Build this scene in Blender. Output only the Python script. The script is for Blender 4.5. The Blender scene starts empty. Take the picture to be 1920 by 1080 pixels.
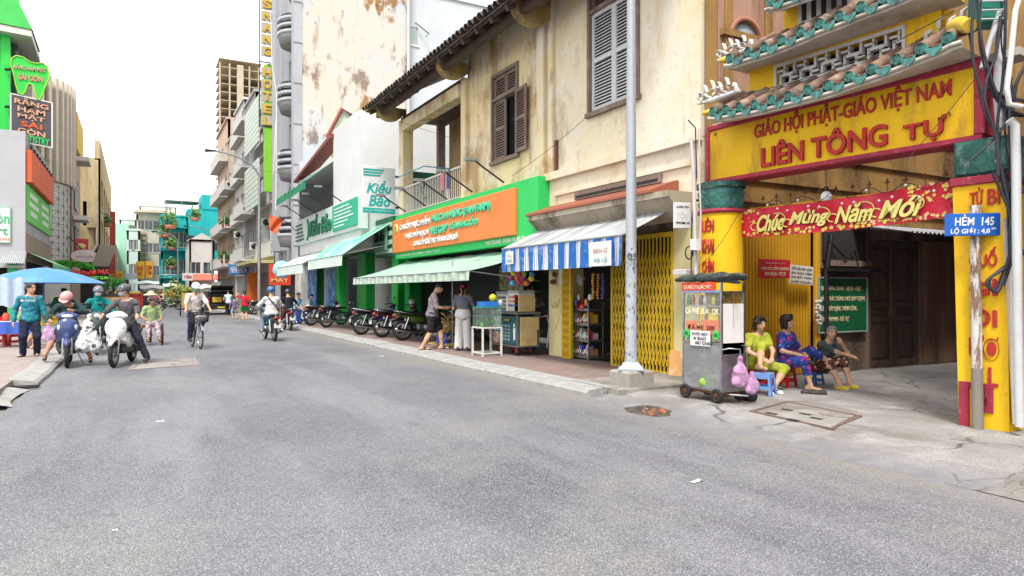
import bpy, math, random
import numpy as np
from mathutils import Vector, Matrix
random.seed(7); rs = np.random.RandomState(5)
SC = bpy.context.scene
COL = SC.collection
# ------------------------------------------------------------------ camera, light
F = 1280.0; HY = 548.0; CH = 1.5
TH = math.atan(705 / F); S_, C_ = math.sin(TH), math.cos(TH)
cd = bpy.data.cameras.new('camera'); cam = bpy.data.objects.new('camera', cd); COL.objects.link(cam)
cd.sensor_width = 36; cd.lens = 24; cd.shift_y = (HY - 540) / 1920; cd.clip_start = .05; cd.clip_end = 2000
cam.location = (0, 0, CH); cam.rotation_euler = (math.pi / 2, 0, -TH); SC.camera = cam
SUN_EL, SUN_AZ = math.radians(58), math.radians(215)      # azimuth clockwise from +Y
W = bpy.data.worlds.new('World'); SC.world = W; W.use_nodes = True
wn = W.node_tree; bg = wn.nodes['Background']
sky = wn.nodes.new('ShaderNodeTexSky'); sky.sky_type = 'NISHITA'; sky.sun_disc = False
sky.sun_elevation = SUN_EL; sky.sun_rotation = SUN_AZ; sky.air_density = 1; sky.dust_density = 4
mx = wn.nodes.new('ShaderNodeMix'); mx.data_type = 'RGBA'; mx.inputs[0].default_value = .88
mx.inputs[7].default_value = (9.4, 9.35, 9.3, 1)           # the closed white cloud deck over the thin blue
wn.links.new(sky.outputs[0], mx.inputs[6]); wn.links.new(mx.outputs[2], bg.inputs[0]); bg.inputs[1].default_value = .112
sl = bpy.data.lights.new('sun', 'SUN'); sl.energy = 2.1; sl.angle = math.radians(12); sl.color = (1, .965, .91)
so = bpy.data.objects.new('sun', sl); COL.objects.link(so)
_d = Vector((math.sin(SUN_AZ) * math.cos(SUN_EL), math.cos(SUN_AZ) * math.cos(SUN_EL), math.sin(SUN_EL)))
so.rotation_euler = _d.to_track_quat('Z', 'Y').to_euler(); so.location = (0, -5, 30)
SC.view_settings.view_transform = 'Standard'; SC.view_settings.look = 'None'
SC.view_settings.exposure = 1.12; SC.view_settings.gamma = 1; SC.view_settings.use_curve_mapping = False
try: SC.cycles.max_bounces = 6; SC.cycles.use_denoising = True; SC.cycles.transparent_max_bounces = 12
except Exception: pass

# ------------------------------------------------------------------ picture measurements -> places on real planes
def dirn(px):
    u = (px - 960) / F; return S_ + C_ * u, C_ - S_ * u
def onX(px, py, X):
    a, b = dirn(px); t = X / a; return Vector((X, t * b, CH + (HY - py) / F * t))
def onY(px, py, Y):
    a, b = dirn(px); t = Y / b; return Vector((t * a, Y, CH + (HY - py) / F * t))
def onZ(px, py, z=0.):
    a, b = dirn(px); t = (CH - z) * F / (py - HY); return Vector((t * a, t * b, z))
def at(px, py, t):
    a, b = dirn(px); return Vector((t * a, t * b, CH + (HY - py) / F * t))

# ------------------------------------------------------------------ objects
WM = {}
def tag(o, label=None, cat=None, group=None, kind=None):
    if label: o['label'] = label
    if cat: o['category'] = cat
    if group: o['group'] = group
    if kind: o['kind'] = kind
    return o
def thing(name, label, cat, loc=(0, 0, 0), rz=0., group=None):
    o = bpy.data.objects.new(name, None); COL.objects.link(o); o.empty_display_size = .2
    o.location = loc; o.rotation_euler = (0, 0, rz)
    WM[o.name] = Matrix.Translation(Vector(loc)) @ Matrix.Rotation(rz, 4, 'Z')
    return tag(o, label, cat, group)
def place(name, mesh, parent=None, M=None):
    """an object sharing a mesh; M is its world matrix"""
    o = bpy.data.objects.new(name, mesh); COL.objects.link(o); M = M or Matrix()
    if parent is not None:
        o.parent = parent; o.matrix_basis = WM[parent.name].inverted() @ M
    else: o.matrix_basis = M
    WM[o.name] = M.copy(); return o
def copy_tree(o, loc=None, rz=None, label=None, parent=None):
    c = o.copy(); COL.objects.link(c)
    if parent is not None: c.parent = parent
    else:
        if loc is not None: c.location = loc
        if rz is not None: c.rotation_euler = (0, 0, rz)
        if label: c['label'] = label
        WM[c.name] = Matrix.Translation(c.location) @ Matrix.Rotation(c.rotation_euler[2], 4, 'Z')
    for k in o.children: copy_tree(k, parent=c)
    return c
def frame(o, r, u=(0, 0, 1)):
    r = Vector(r).normalized(); u = Vector(u).normalized(); n = r.cross(u)
    return Matrix(((r.x, u.x, n.x, o[0]), (r.y, u.y, n.y, o[1]), (r.z, u.z, n.z, o[2]), (0, 0, 0, 1)))
def fR(X, Y=0., z=0.): return frame((X, Y, z), (0, -1, 0))     # faces of the right-hand houses: a to the right = -Y, b up, c out into the street
def fF(Y, X=0., z=0.): return frame((X, Y, z), (1, 0, 0))      # faces turned to the camera (-Y)
def fL(X, Y=0., z=0.): return frame((X, Y, z), (0, 1, 0))      # faces of the left-hand houses

class MB:
    def __init__(s, T=None): s.v = []; s.f = []; s.mi = []; s.sm = []; s.T = T or Matrix(); s.m = 0
    def add(s, vs, fs, smooth=False):
        n = len(s.v); T = s.T; s.v += [tuple(T @ Vector(p)) for p in vs]
        fl = T.determinant() < 0
        for f in fs:
            f = [n + i for i in f]; s.f.append(f[::-1] if fl else f); s.mi.append(s.m); s.sm.append(smooth)
        return s
    def box(s, a0, a1, b0, b1, c0, c1):
        if a0 > a1: a0, a1 = a1, a0
        if b0 > b1: b0, b1 = b1, b0
        if c0 > c1: c0, c1 = c1, c0
        return s.add([(a0, b0, c0), (a1, b0, c0), (a1, b1, c0), (a0, b1, c0), (a0, b0, c1), (a1, b0, c1), (a1, b1, c1), (a0, b1, c1)],
              [(3, 2, 1, 0), (4, 5, 6, 7), (0, 1, 5, 4), (1, 2, 6, 5), (2, 3, 7, 6), (3, 0, 4, 7)])
    def bbox(s, a0, a1, b0, b1, c0, c1, e=.01):
        """box with chamfered outline (in a,b) and front edge (c1)"""
        if a0 > a1: a0, a1 = a1, a0
        if b0 > b1: b0, b1 = b1, b0
        o = lambda d, c: [(a0 + d, b0 + d, c), (a1 - d, b0 + d, c), (a1 - d, b1 - d, c), (a0 + d, b1 - d, c)]
        vs = o(0, c0) + o(0, c1 - e) + o(e, c1)
        fs = [(3, 2, 1, 0), (8, 9, 10, 11)]
        for k in (0, 4):
            for i in range(4): j = (i + 1) % 4; fs.append((k + i, k + j, k + 4 + j, k + 4 + i))
        return s.add(vs, fs)
    def quad(s, *p): return s.add(p, [tuple(range(len(p)))])
    def prism(s, poly, c0, c1, smooth=False):
        """2D outline (a,b) pushed from c0 to c1"""
        n = len(poly); vs = [(a, b, c0) for a, b in poly] + [(a, b, c1) for a, b in poly]
        fs = [tuple(range(n))[::-1], tuple(range(n, 2 * n))]
        s.add(vs, fs)
        return s.add(vs, [(i, (i + 1) % n, n + (i + 1) % n, n + i) for i in range(n)], smooth)
    def cyl(s, p0, p1, r0, r1=None, n=10, caps=True, smooth=True):
        r1 = r0 if r1 is None else r1; p0 = Vector(p0); p1 = Vector(p1); d = p1 - p0
        if d.length < 1e-6: return s
        q = d.to_track_quat('Z', 'Y'); x = q @ Vector((1, 0, 0)); y = q @ Vector((0, 1, 0)); vs = []
        for p, r in ((p0, r0), (p1, r1)):
            for i in range(n):
                a = 2 * math.pi * i / n; vs.append(p + x * (r * math.cos(a)) + y * (r * math.sin(a)))
        s.add(vs, [(i, (i + 1) % n, n + (i + 1) % n, n + i) for i in range(n)], smooth)
        if caps: s.add(vs[:n], [tuple(range(n))[::-1]]); s.add(vs[n:], [tuple(range(n))])
        return s
    def tube(s, pts, r, n=6, caps=True):
        pts = [Vector(p) for p in pts]; R = r if isinstance(r, (list, tuple)) else [r] * len(pts); vs = []; ref = None
        for i, p in enumerate(pts):
            d = (pts[min(i + 1, len(pts) - 1)] - pts[max(i - 1, 0)])
            if d.length < 1e-9: d = Vector((0, 0, 1))
            d.normalize()
            if ref is None:
                ref = Vector((0, 0, 1)) if abs(d.z) < .9 else Vector((1, 0, 0))
            x = (ref - d * ref.dot(d)).normalized(); y = d.cross(x); ref = x
            for k in range(n):
                a = 2 * math.pi * k / n; vs.append(p + x * (R[i] * math.cos(a)) + y * (R[i] * math.sin(a)))
        fs = [(i * n + k, i * n + (k + 1) % n, (i + 1) * n + (k + 1) % n, (i + 1) * n + k) for i in range(len(pts) - 1) for k in range(n)]
        s.add(vs, fs, True)
        if caps: m = len(vs) - n; s.add(vs[:n], [tuple(range(n))[::-1]]); s.add(vs[m:], [tuple(range(n))])
        return s
    def lathe(s, prof, n=16, T=None, a0=0., a1=2 * math.pi):
        """profile (radius, height) turned about local z"""
        full = abs(a1 - a0 - 2 * math.pi) < 1e-6; k = n if full else n + 1; vs = []
        for r, h in prof:
            for i in range(k):
                a = a0 + (a1 - a0) * i / n; p = Vector((r * math.cos(a), r * math.sin(a), h)); vs.append(T @ p if T else p)
        fs = [(j * k + i, j * k + (i + 1) % k, (j + 1) * k + (i + 1) % k, (j + 1) * k + i) for j in range(len(prof) - 1) for i in range(n)]
        return s.add(vs, fs, True)
    def ball(s, c, r, n=8, m=6):
        r = r if isinstance(r, (tuple, list)) else (r, r, r)
        pr = [(max(1e-4, math.cos(math.pi * (j / m - .5))), math.sin(math.pi * (j / m - .5))) for j in range(m + 1)]
        return s.lathe(pr, n, Matrix.Translation(Vector(c)) @ Matrix.Diagonal((r[0], r[1], r[2], 1)))
    def grid(s, fn, nu, nv, smooth=True):
        vs = [fn(i / nu, j / nv) for j in range(nv + 1) for i in range(nu + 1)]; k = nu + 1
        return s.add(vs, [(j * k + i, j * k + i + 1, (j + 1) * k + i + 1, (j + 1) * k + i) for j in range(nv) for i in range(nu)], smooth)
    def mesh(s, name, mats, inv=None):
        me = bpy.data.meshes.new(name)
        vs = s.v if inv is None else [tuple(inv @ Vector(p)) for p in s.v]
        me.from_pydata(vs, [], s.f); mats = mats if isinstance(mats, (list, tuple)) else [mats]
        for m in mats: me.materials.append(m)
        me.polygons.foreach_set('material_index', s.mi); me.polygons.foreach_set('use_smooth', s.sm); me.update()
        return me
    def build(s, name, mats, parent=None, local=False, **kw):
        """ONE mesh object; vertices are in world space, or in the parent's space with local"""
        P = WM[parent.name] if parent is not None else Matrix()
        me = s.mesh(name, mats, None if (local or parent is None) else P.inverted())
        o = bpy.data.objects.new(name, me); COL.objects.link(o)
        if parent is not None: o.parent = parent
        WM[o.name] = P.copy()
        return tag(o, **kw) if kw else o

# ------------------------------------------------------------------ materials
def c8(r, g, b): return tuple(v * (1 - .33 * v) for v in (((x / 255) / 12.92 if x <= 10 else ((x / 255 + .055) / 1.055) ** 2.4) for x in (r, g, b)))
MATS = {}
def mat(name, col, rough=.7, metal=0., layers=(), bump=None, spec=.4, emit=0., trans=0., alpha=1., coat=0.):
    """layers: (kind, colour, scale xyz, lo, hi, strength); kind n noise, v voronoi cells, s hard speckle"""
    if name in MATS: return MATS[name]
    m = bpy.data.materials.new(name); m.use_nodes = True; nt = m.node_tree; N, L = nt.nodes, nt.links
    p = N['Principled BSDF']; col = col if len(col) == 4 else (*col, 1)
    p.inputs['Base Color'].default_value = col; p.inputs['Roughness'].default_value = rough
    p.inputs['Metallic'].default_value = metal; p.inputs['Specular IOR Level'].default_value = spec
    if trans: p.inputs['Transmission Weight'].default_value = trans
    if alpha < 1: p.inputs['Alpha'].default_value = alpha
    if coat: p.inputs['Coat Weight'].default_value = coat
    if emit: p.inputs['Emission Color'].default_value = col; p.inputs['Emission Strength'].default_value = emit
    tc = N.new('ShaderNodeTexCoord') if (layers or bump) else None
    cur = None
    for i, (k, c, sc, lo, hi, st) in enumerate(layers):
        mp = N.new('ShaderNodeMapping'); L.new(tc.outputs['Object'], mp.inputs[0])
        sc = sc if isinstance(sc, (tuple, list)) else (sc, sc, sc); mp.inputs['Scale'].default_value = sc
        mp.inputs['Location'].default_value = (i * 3.7, i * 1.3 + len(name) * .7, i * 2.1)
        if k == 'v':
            t = N.new('ShaderNodeTexVoronoi'); t.inputs['Scale'].default_value = 1; out = t.outputs['Distance']
        elif k == 'c':
            t = N.new('ShaderNodeTexVoronoi'); t.feature = 'DISTANCE_TO_EDGE'; t.inputs['Scale'].default_value = 1; out = t.outputs['Distance']
        else:
            t = N.new('ShaderNodeTexNoise'); t.inputs['Scale'].default_value = 1; t.inputs['Detail'].default_value = 6 if k == 'n' else 2
            t.inputs['Roughness'].default_value = .62; out = t.outputs[0]
        L.new(mp.outputs[0], t.inputs['Vector'])
        mr = N.new('ShaderNodeMapRange'); mr.inputs[1].default_value = lo; mr.inputs[2].default_value = hi; mr.inputs[4].default_value = st
        L.new(out, mr.inputs[0])
        mix = N.new('ShaderNodeMix'); mix.data_type = 'RGBA'; L.new(mr.outputs[0], mix.inputs[0])
        if cur is None: mix.inputs[6].default_value = col
        else: L.new(cur, mix.inputs[6])
        mix.inputs[7].default_value = (*c[:3], 1); cur = mix.outputs[2]
    if cur is not None: L.new(cur, p.inputs['Base Color'])
    if bump:
        t = N.new('ShaderNodeTexNoise'); t.inputs['Scale'].default_value = bump[0]; t.inputs['Detail'].default_value = 5
        L.new(tc.outputs['Object'], t.inputs['Vector']); b = N.new('ShaderNodeBump'); b.inputs['Strength'].default_value = bump[1]
        b.inputs['Distance'].default_value = bump[2] if len(bump) > 2 else .02
        L.new(t.outputs[0], b.inputs['Height']); L.new(b.outputs[0], p.inputs['Normal'])
    MATS[name] = m; return m
def plain(r, g, b, rough=.6, **k):
    return mat('paint_%d_%d_%d_%d' % (r, g, b, rough * 100), c8(r, g, b), rough, layers=[('n', tuple(x * .62 for x in c8(r, g, b)), 2.3, .48, .8, .55), ('s', tuple(min(1, x * 1.15 + .02) for x in c8(r, g, b)), 31, .45, .7, .4)], **k)
def cloth(r, g, b, rough=.9):
    return mat('cloth_%d_%d_%d' % (r, g, b), c8(r, g, b), rough, layers=[('n', tuple(x * .6 for x in c8(r, g, b)), 9, .45, .75, .5)], spec=.15, bump=(60, .25, .004))
def gloss(r, g, b): return mat('gloss_%d_%d_%d' % (r, g, b), c8(r, g, b), .28, spec=.5, coat=.4, layers=[('n', tuple(x * .7 + .01 for x in c8(r, g, b)), 5, .5, .8, .35)])
def wall(name, col, dirt=(.30, .22, .14), amt=.7, lo=.5, grain=.4, rough=.9):
    """old plaster: blotches, long vertical runs, fine grain"""
    return mat(name, col, rough, layers=[('n', tuple(x * .8 for x in col), .9, .35, .7, .5), ('n', dirt, (1.6, 1.6, .35), lo, lo + .22, amt),
        ('n', dirt, (3.2, 3.2, .5), lo + .08, lo + .28, amt * .6), ('s', tuple(min(1, x * 1.1 + .03) for x in col), 14, .5, .75, grain)], bump=(25, .3, .01), spec=.2)
STEEL = mat('steel', c8(150, 152, 155), .38, .85, layers=[('n', c8(95, 92, 88), 6, .5, .75, .5)])
CHROME = mat('chrome', c8(205, 205, 208), .16, 1.)
DARKM = mat('dark_metal', c8(48, 48, 50), .5, .6, layers=[('n', c8(80, 66, 52), 8, .55, .75, .5)])
RUBBER = mat('rubber', c8(38, 38, 40), .82, spec=.25, layers=[('n', c8(84, 80, 75), 9, .5, .8, .4)])
BLACKP = mat('black_plastic', c8(30, 30, 32), .45, layers=[('n', c8(62, 60, 58), 7, .5, .8, .4)])
GLASS = mat('window_glass', c8(52, 62, 68), .08, spec=.7, layers=[('n', c8(95, 108, 112), (1.2, 1.2, .6), .4, .7, .6)])
LAMPG = mat('lamp_glass', c8(205, 212, 215), .1, spec=.8, coat=.5)
RUST = mat('rust', c8(112, 66, 42), .85, layers=[('n', c8(62, 38, 28), 7, .4, .65, .8)], bump=(40, .4, .006))
CONC = wall('concrete', c8(150, 146, 138), c8(88, 82, 74), .7)
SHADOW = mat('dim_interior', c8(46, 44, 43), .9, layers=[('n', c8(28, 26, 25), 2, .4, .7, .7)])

def text(parent, s, T, w, h, m, depth=.01, name='lettering', bold=.0, shear=0., lift=.002, spacing=1., world=True):
    """raised lettering: T is a frame (a right, b up, c out) whose origin is the lower left corner; fitted to w x h"""
    cu = bpy.data.curves.new('t', 'FONT'); cu.body = s; cu.extrude = .02; cu.offset = bold; cu.shear = shear; cu.resolution_u = 3; cu.space_character = spacing
    cu.space_line = .92; cu.align_x = 'CENTER' if '\n' in s else 'LEFT'
    o = bpy.data.objects.new('t', cu); COL.objects.link(o)
    dg = bpy.context.evaluated_depsgraph_get(); me = bpy.data.meshes.new_from_object(o.evaluated_get(dg), depsgraph=dg)
    bpy.data.objects.remove(o); bpy.data.curves.remove(cu)
    n = len(me.vertices); a = np.empty(n * 3); me.vertices.foreach_get('co', a); a = a.reshape(-1, 3)
    if n == 0: return None
    lo, hi = a.min(0), a.max(0); d = np.maximum(hi - lo, 1e-6)
    b = np.ones((n, 4)); b[:, 0] = (a[:, 0] - lo[0]) / d[0] * w; b[:, 1] = (a[:, 1] - lo[1]) / d[1] * h; b[:, 2] = (a[:, 2] - lo[2]) / d[2] * depth + lift
    Mx = (WM[parent.name].inverted() if parent is not None else Matrix()) @ T
    b = (np.array(Mx) @ b.T).T[:, :3]; me.vertices.foreach_set('co', np.ascontiguousarray(b, dtype=np.float32).ravel())
    me.materials.clear(); me.materials.append(m); me.name = name; me.update()
    o = bpy.data.objects.new(name, me); COL.objects.link(o)
    if parent is not None: o.parent = parent
    WM[o.name] = WM[parent.name].copy() if parent is not None else Matrix()
    return o
def sub(T, a, b, c=0.): return T @ Matrix.Translation((a, b, c))
# ------------------------------------------------------------------ smooth solid modelling (signed distance -> one continuous mesh)
def v3(*a): return np.array(a, dtype=np.float32)
def cap(a, b, ra, rb=None, k=.03): return ('c', np.array(a, np.float32), np.array(b, np.float32), ra, ra if rb is None else rb, k)
def ell(c, r, R=None, k=.03): return ('e', np.array(c, np.float32), np.array(r, np.float32), None if R is None else np.array(R, np.float32), 0, k)
def rbx(c, h, rd=.02, R=None, k=.02): return ('b', np.array(c, np.float32), np.array(h, np.float32), None if R is None else np.array(R, np.float32), rd, k)
def cut(p): return ('-',) + p
def _dist(p, P):
    t = p[0]
    if t == 'c':
        a, b, ra, rb = p[1:5]; ba = b - a; l = float(ba @ ba) + 1e-9; pa = P - a
        h = np.clip((pa @ ba) / l, 0, 1); d = pa - h[..., None] * ba
        return np.sqrt((d * d).sum(-1)) - (ra + (rb - ra) * h)
    q = P - p[1]
    if p[3] is not None: q = q @ p[3]
    if t == 'e':
        r = p[2]; a = q / r; k0 = np.sqrt((a * a).sum(-1)); b = a / r; k1 = np.sqrt((b * b).sum(-1)) + 1e-6
        return k0 * (k0 - 1) / k1
    w = np.abs(q) - (p[2] - p[4]); return np.sqrt((np.maximum(w, 0) ** 2).sum(-1)) + np.minimum(w.max(-1), 0) - p[4]
def _ext(p):
    if p[0] == 'c': r = max(p[3], p[4]); return np.minimum(p[1], p[2]) - r, np.maximum(p[1], p[2]) + r
    r = p[2] if p[3] is None else np.full(3, float(np.linalg.norm(p[2])), np.float32)
    return p[1] - r, p[1] + r
def sdf(prims, vox=.012, wrinkle=0., inflate=0., floor=None):
    pos = [p for p in prims if p[0] != '-']
    lo = np.min([_ext(p)[0] for p in pos], 0) - 3 * vox - inflate - .012; hi = np.max([_ext(p)[1] for p in pos], 0) + 3 * vox + inflate + .012
    n = np.ceil((hi - lo) / vox).astype(int) + 1
    ax = [lo[i] + vox * np.arange(n[i], dtype=np.float32) for i in range(3)]; D = np.full(n, .5, np.float32)
    for p in prims:
        neg = p[0] == '-'; q = p[1:] if neg else p; a, b = _ext(q); k = q[5] if not neg else .008; mg = k + 3 * vox + inflate + .02
        i0 = np.maximum(((a - mg - lo) / vox).astype(int), 0); i1 = np.minimum(((b + mg - lo) / vox).astype(int) + 2, n)
        if (i1 <= i0).any(): continue
        sl = tuple(slice(i0[j], i1[j]) for j in range(3))
        G = np.stack(np.meshgrid(*[ax[j][sl[j]] for j in range(3)], indexing='ij'), -1); d = _dist(q, G); o = D[sl]
        if neg: D[sl] = np.maximum(o, -d)
        else:
            h = np.maximum(k - np.abs(o - d), 0) / max(k, 1e-5); D[sl] = np.minimum(o, d) - h * h * k * .25
    if inflate: D -= inflate
    if floor is not None:
        z = ax[2][None, None, :]; D = np.maximum(D, floor - z)
    if wrinkle:
        X, Y, Z = np.meshgrid(*ax, indexing='ij', sparse=True)
        D = D + wrinkle * (np.sin(31 * Z + 9 * np.sin(17 * X + 5 * Y)) * .5 + np.sin(23 * X + 27 * Y + 13 * Z + 3 * np.sin(19 * Z)) * .5)
    return nets(D.astype(np.float32), lo, vox)
def nets(D, lo, vox):
    s = D < 0; c = [(i, j, k) for i in (0, 1) for j in (0, 1) for k in (0, 1)]; n = np.array(D.shape) - 1
    cnt = np.zeros(n, np.int8)
    for i, j, k in c: cnt += s[i:i + n[0], j:j + n[1], k:k + n[2]]
    act = (cnt > 0) & (cnt < 8); idx = np.full(n, -1, np.int32); I = np.argwhere(act)
    if len(I) == 0: return np.zeros((0, 3)), np.zeros((0, 4), int)
    idx[act] = np.arange(len(I)); acc = np.zeros((len(I), 3), np.float32); w = np.zeros(len(I), np.float32)
    for a in c:
        for d in range(3):
            if a[d]: continue
            b = list(a); b[d] = 1; A = I + a; B = I + b; va = D[A[:, 0], A[:, 1], A[:, 2]]; vb = D[B[:, 0], B[:, 1], B[:, 2]]
            m = (va < 0) != (vb < 0); t = np.where(m, va / np.where(m, va - vb, 1), 0)
            q = np.array(a, np.float32)[None].repeat(len(I), 0); q[:, d] = t; acc += q * m[:, None]; w += m
    V = (I + acc / w[:, None]) * vox + lo; Q = []
    for d in range(3):
        e, f = [(1, 2), (2, 0), (0, 1)][d]; sl0 = [slice(1, -1)] * 3; sl0[d] = slice(0, -1); sl1 = list(sl0); sl1[d] = slice(1, None)
        a, b = s[tuple(sl0)], s[tuple(sl1)]; off = np.array([1, 1, 1]); off[d] = 0
        for m, rev in ((a & ~b, False), (~a & b, True)):
            p = np.argwhere(m) + off
            if not len(p): continue
            ee = np.eye(3, dtype=int)[e]; ff = np.eye(3, dtype=int)[f]
            g = [idx[tuple((p - x).T)] for x in (ee + ff, ff, 0 * ee, ee)]
            qd = np.stack(g, 1); Q.append(qd[:, ::-1] if rev else qd)
    return V, np.concatenate(Q)
def sdf_obj(name, prims, m, parent, vox=.012, wrinkle=0., inflate=0., floor=None, **kw):
    V, Q = sdf(prims, vox, wrinkle, inflate, floor); me = bpy.data.meshes.new(name)
    if len(Q) == 0: return None
    me.vertices.add(len(V)); me.vertices.foreach_set('co', V.astype(np.float32).ravel())
    me.loops.add(Q.size); me.loops.foreach_set('vertex_index', Q.astype(np.int32).ravel())
    me.polygons.add(len(Q)); me.polygons.foreach_set('loop_start', np.arange(0, Q.size, 4, dtype=np.int32))
    me.polygons.foreach_set('use_smooth', np.ones(len(Q), bool)); me.materials.append(m); me.update(calc_edges=True); me.validate()
    o = bpy.data.objects.new(name, me); COL.objects.link(o)
    if parent is not None: o.parent = parent; WM[o.name] = WM[parent.name].copy()
    return tag(o, **kw) if kw else o

# ------------------------------------------------------------------ people. Local frame: x right-hand side, y forward, z up
SKIN = mat('skin', c8(206, 158, 126), .55, layers=[('n', c8(180, 122, 96), 14, .45, .75, .5)], spec=.3)
SKIN2 = mat('tanned_skin', c8(186, 132, 100), .55, layers=[('n', c8(136, 84, 60), 14, .45, .75, .5)], spec=.3)
HAIR = mat('black_hair', c8(26, 22, 21), .5, layers=[('n', c8(48, 42, 40), (40, 40, 8), .5, .75, .6)])
GREYHAIR = mat('grey_hair', c8(132, 126, 120), .6, layers=[('n', c8(74, 68, 64), (40, 40, 8), .45, .7, .8)])
EYE = mat('dark_eye', c8(24, 18, 16), .2)
LIP = mat('lip', c8(150, 78, 72), .5)
def nrm(a): a = np.asarray(a, float); return a / (np.linalg.norm(a) + 1e-9)
def ik(a, c, l1, l2, pole):
    a, c = np.asarray(a, float), np.asarray(c, float); d = c - a; L = np.linalg.norm(d); u = d / (L + 1e-9)
    if L > (l1 + l2) * .995: L = (l1 + l2) * .995; c = a + u * L
    x = (l1 * l1 - l2 * l2 + L * L) / (2 * L); h = math.sqrt(max(l1 * l1 - x * x, 0)); p = np.asarray(pole, float); p = nrm(p - u * (p @ u))
    return a + u * x + p * h, c
def rot(yaw=0, pitch=0, roll=0):
    """columns: right, forward, up; pitch > 0 leans forward, roll > 0 leans right"""
    cy, sy, cp, sp, cr, sr = math.cos(yaw), math.sin(yaw), math.cos(pitch), math.sin(pitch), math.cos(roll), math.sin(roll)
    Z = np.array([[cy, -sy, 0], [sy, cy, 0], [0, 0, 1]]); X = np.array([[1, 0, 0], [0, cp, sp], [0, -sp, cp]]); Y = np.array([[cr, 0, sr], [0, 1, 0], [-sr, 0, cr]])
    return Z @ X @ Y
def person(label, loc, rz, H=1.6, pelvis=None, lean=0., roll=0., twist=0., head=(0, 0, 0), hands=None, feet=None, elbow=None, knee=None,
           top=None, sleeve=.5, bottom=None, leg=1., skirt=False, hair=None, hairstyle='short', shoes=None, skin=SKIN, vox=.02, fat=1., helmet=None, mask=None,
           group=None, cat='person', face=True, extra=None, fingers=True, topname='shirt', botname='trousers', female=False, hood=None, curl=.6):
    root = thing('person', label, cat, loc, rz, group); s = H / 1.65
    pel = np.array(pelvis if pelvis is not None else (0, 0, .5 * H)); R = rot(0, lean, roll); Rt = R @ rot(twist)
    T = lambda x, y, z: pel + R @ np.array((x, y, z)) * s
    sw = .16 if female else .178; shc = T(0, 0, .46); nb = T(0, .005, .52)
    sh = [shc + Rt @ np.array((q * sw, 0, 0)) * s for q in (-1, 1)]; hp = [pel + rot(0, 0, roll) @ np.array((q * .09, 0, 0)) * s for q in (-1, 1)]
    Rh = Rt @ rot(head[0], head[1], head[2]); hc = nb + R @ np.array((0, .01, .05)) * s + Rh @ np.array((0, .025, .13)) * s
    ua, fa, th_, sn = .285 * s, .255 * s, .405 * s, .40 * s
    hands = hands or ((-.25, .05, .78 * s), (.25, .05, .78 * s)); feet = feet or ((-.1, 0, 0), (.1, 0, 0))
    elbow = elbow or ((-.5, -1, -.2), (.5, -1, -.2)); knee = knee or ((-.1, 1, .1), (.1, 1, .1))
    el, wr, kn, an, ft = [], [], [], [], []
    for i in (0, 1):
        e, w = ik(sh[i], np.array(hands[i][:3]), ua, fa, elbow[i]); el.append(e); wr.append(w)
        f = np.array(feet[i][:3]); k, a = ik(hp[i], f + np.array((0, -.03, .075)), th_, sn, knee[i]); kn.append(k); an.append(a)
        fd = nrm(feet[i][3]) if len(feet[i]) > 3 else np.array((0., 1, 0)); ft.append((a + np.array((0, 0, -.045)) - fd * .05, a + np.array((0, 0, -.05)) + fd * .16 * s, fd))
    f = fat; body = [ell(T(0, -.01, .03), np.array((.165 * f, .115 * f, .12)) * s, R), ell(T(0, 0, .16), np.array((.135 * f, .1 * f, .15)) * s, R, .06),
        ell(T(0, .0, .33), np.array((.155 * f, .108 * f, .17)) * s, Rt, .06), cap(nb - R @ np.array((0, 0, .03)) * s, hc + Rh @ np.array((0, -.03, -.06)) * s, .052 * s, .05 * s, .04)]
    if female: body += [ell(T(q * .07, .09, .33), np.array((.06, .05, .06)) * s, Rt, .05) for q in (-1, 1)]
    for i in (0, 1):
        body += [cap(shc + (sh[i] - shc) * .35 + R @ np.array((0, 0, .02)) * s, sh[i], .062 * s, .056 * s, .05), cap(sh[i], el[i], .05 * s * f, .04 * s, .03), cap(el[i], wr[i], .04 * s, .027 * s, .02),
            cap(hp[i], kn[i], .088 * s * f, .058 * s, .05), cap(kn[i], kn[i] * .55 + an[i] * .45 + (an[i] - kn[i])[[1, 0, 2]] * 0, .056 * s, .055 * s, .02), cap(kn[i] * .6 + an[i] * .4, an[i], .053 * s, .036 * s, .03),
            cap(ft[i][0], ft[i][1], .036 * s, .028 * s, .03), cap(an[i], ft[i][0], .036 * s, .036 * s, .02)]
        # hand: palm, four fingers, thumb
        fd = nrm(wr[i] - el[i]); pn = np.array(hands[i][3] if len(hands[i]) > 3 else (-1. if i else 1., 0, -.3), float); pn = nrm(pn - fd * (pn @ fd)); sd = np.cross(fd, pn)
        if i: sd = -sd                                     # sd points to the thumb side
        pc = wr[i] + fd * .05 * s; body.append(cap(wr[i], pc, .024 * s, .026 * s, .02))
        for q in ((-.024, .005, .03, .024) if fingers else (0.,)):
            body.append(cap(pc + sd * q * .5, pc + sd * q + fd * .03 * s, .015 * s, .013 * s, .012))
        if fingers:
            for q, ln in ((.028, .068), (.01, .076), (-.009, .07), (-.027, .054)):
                b0 = pc + fd * .034 * s + sd * q * s; d1 = nrm(fd + pn * curl); m1 = b0 + d1 * ln * .55 * s; d2 = nrm(fd + pn * curl * 2.6)
                body += [cap(b0, m1, .0095 * s, .0088 * s, .006), cap(m1, m1 + d2 * ln * .5 * s, .0088 * s, .0075 * s, .004)]
            b0 = wr[i] + fd * .03 * s + sd * .024 * s; m1 = b0 + nrm(fd + sd * 1.1 + pn * .5) * .034 * s
            body += [cap(b0, m1, .012 * s, .0105 * s, .008), cap(m1, m1 + nrm(fd + sd * .4 + pn * .6) * .03 * s, .0105 * s, .008 * s, .005)]
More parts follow.
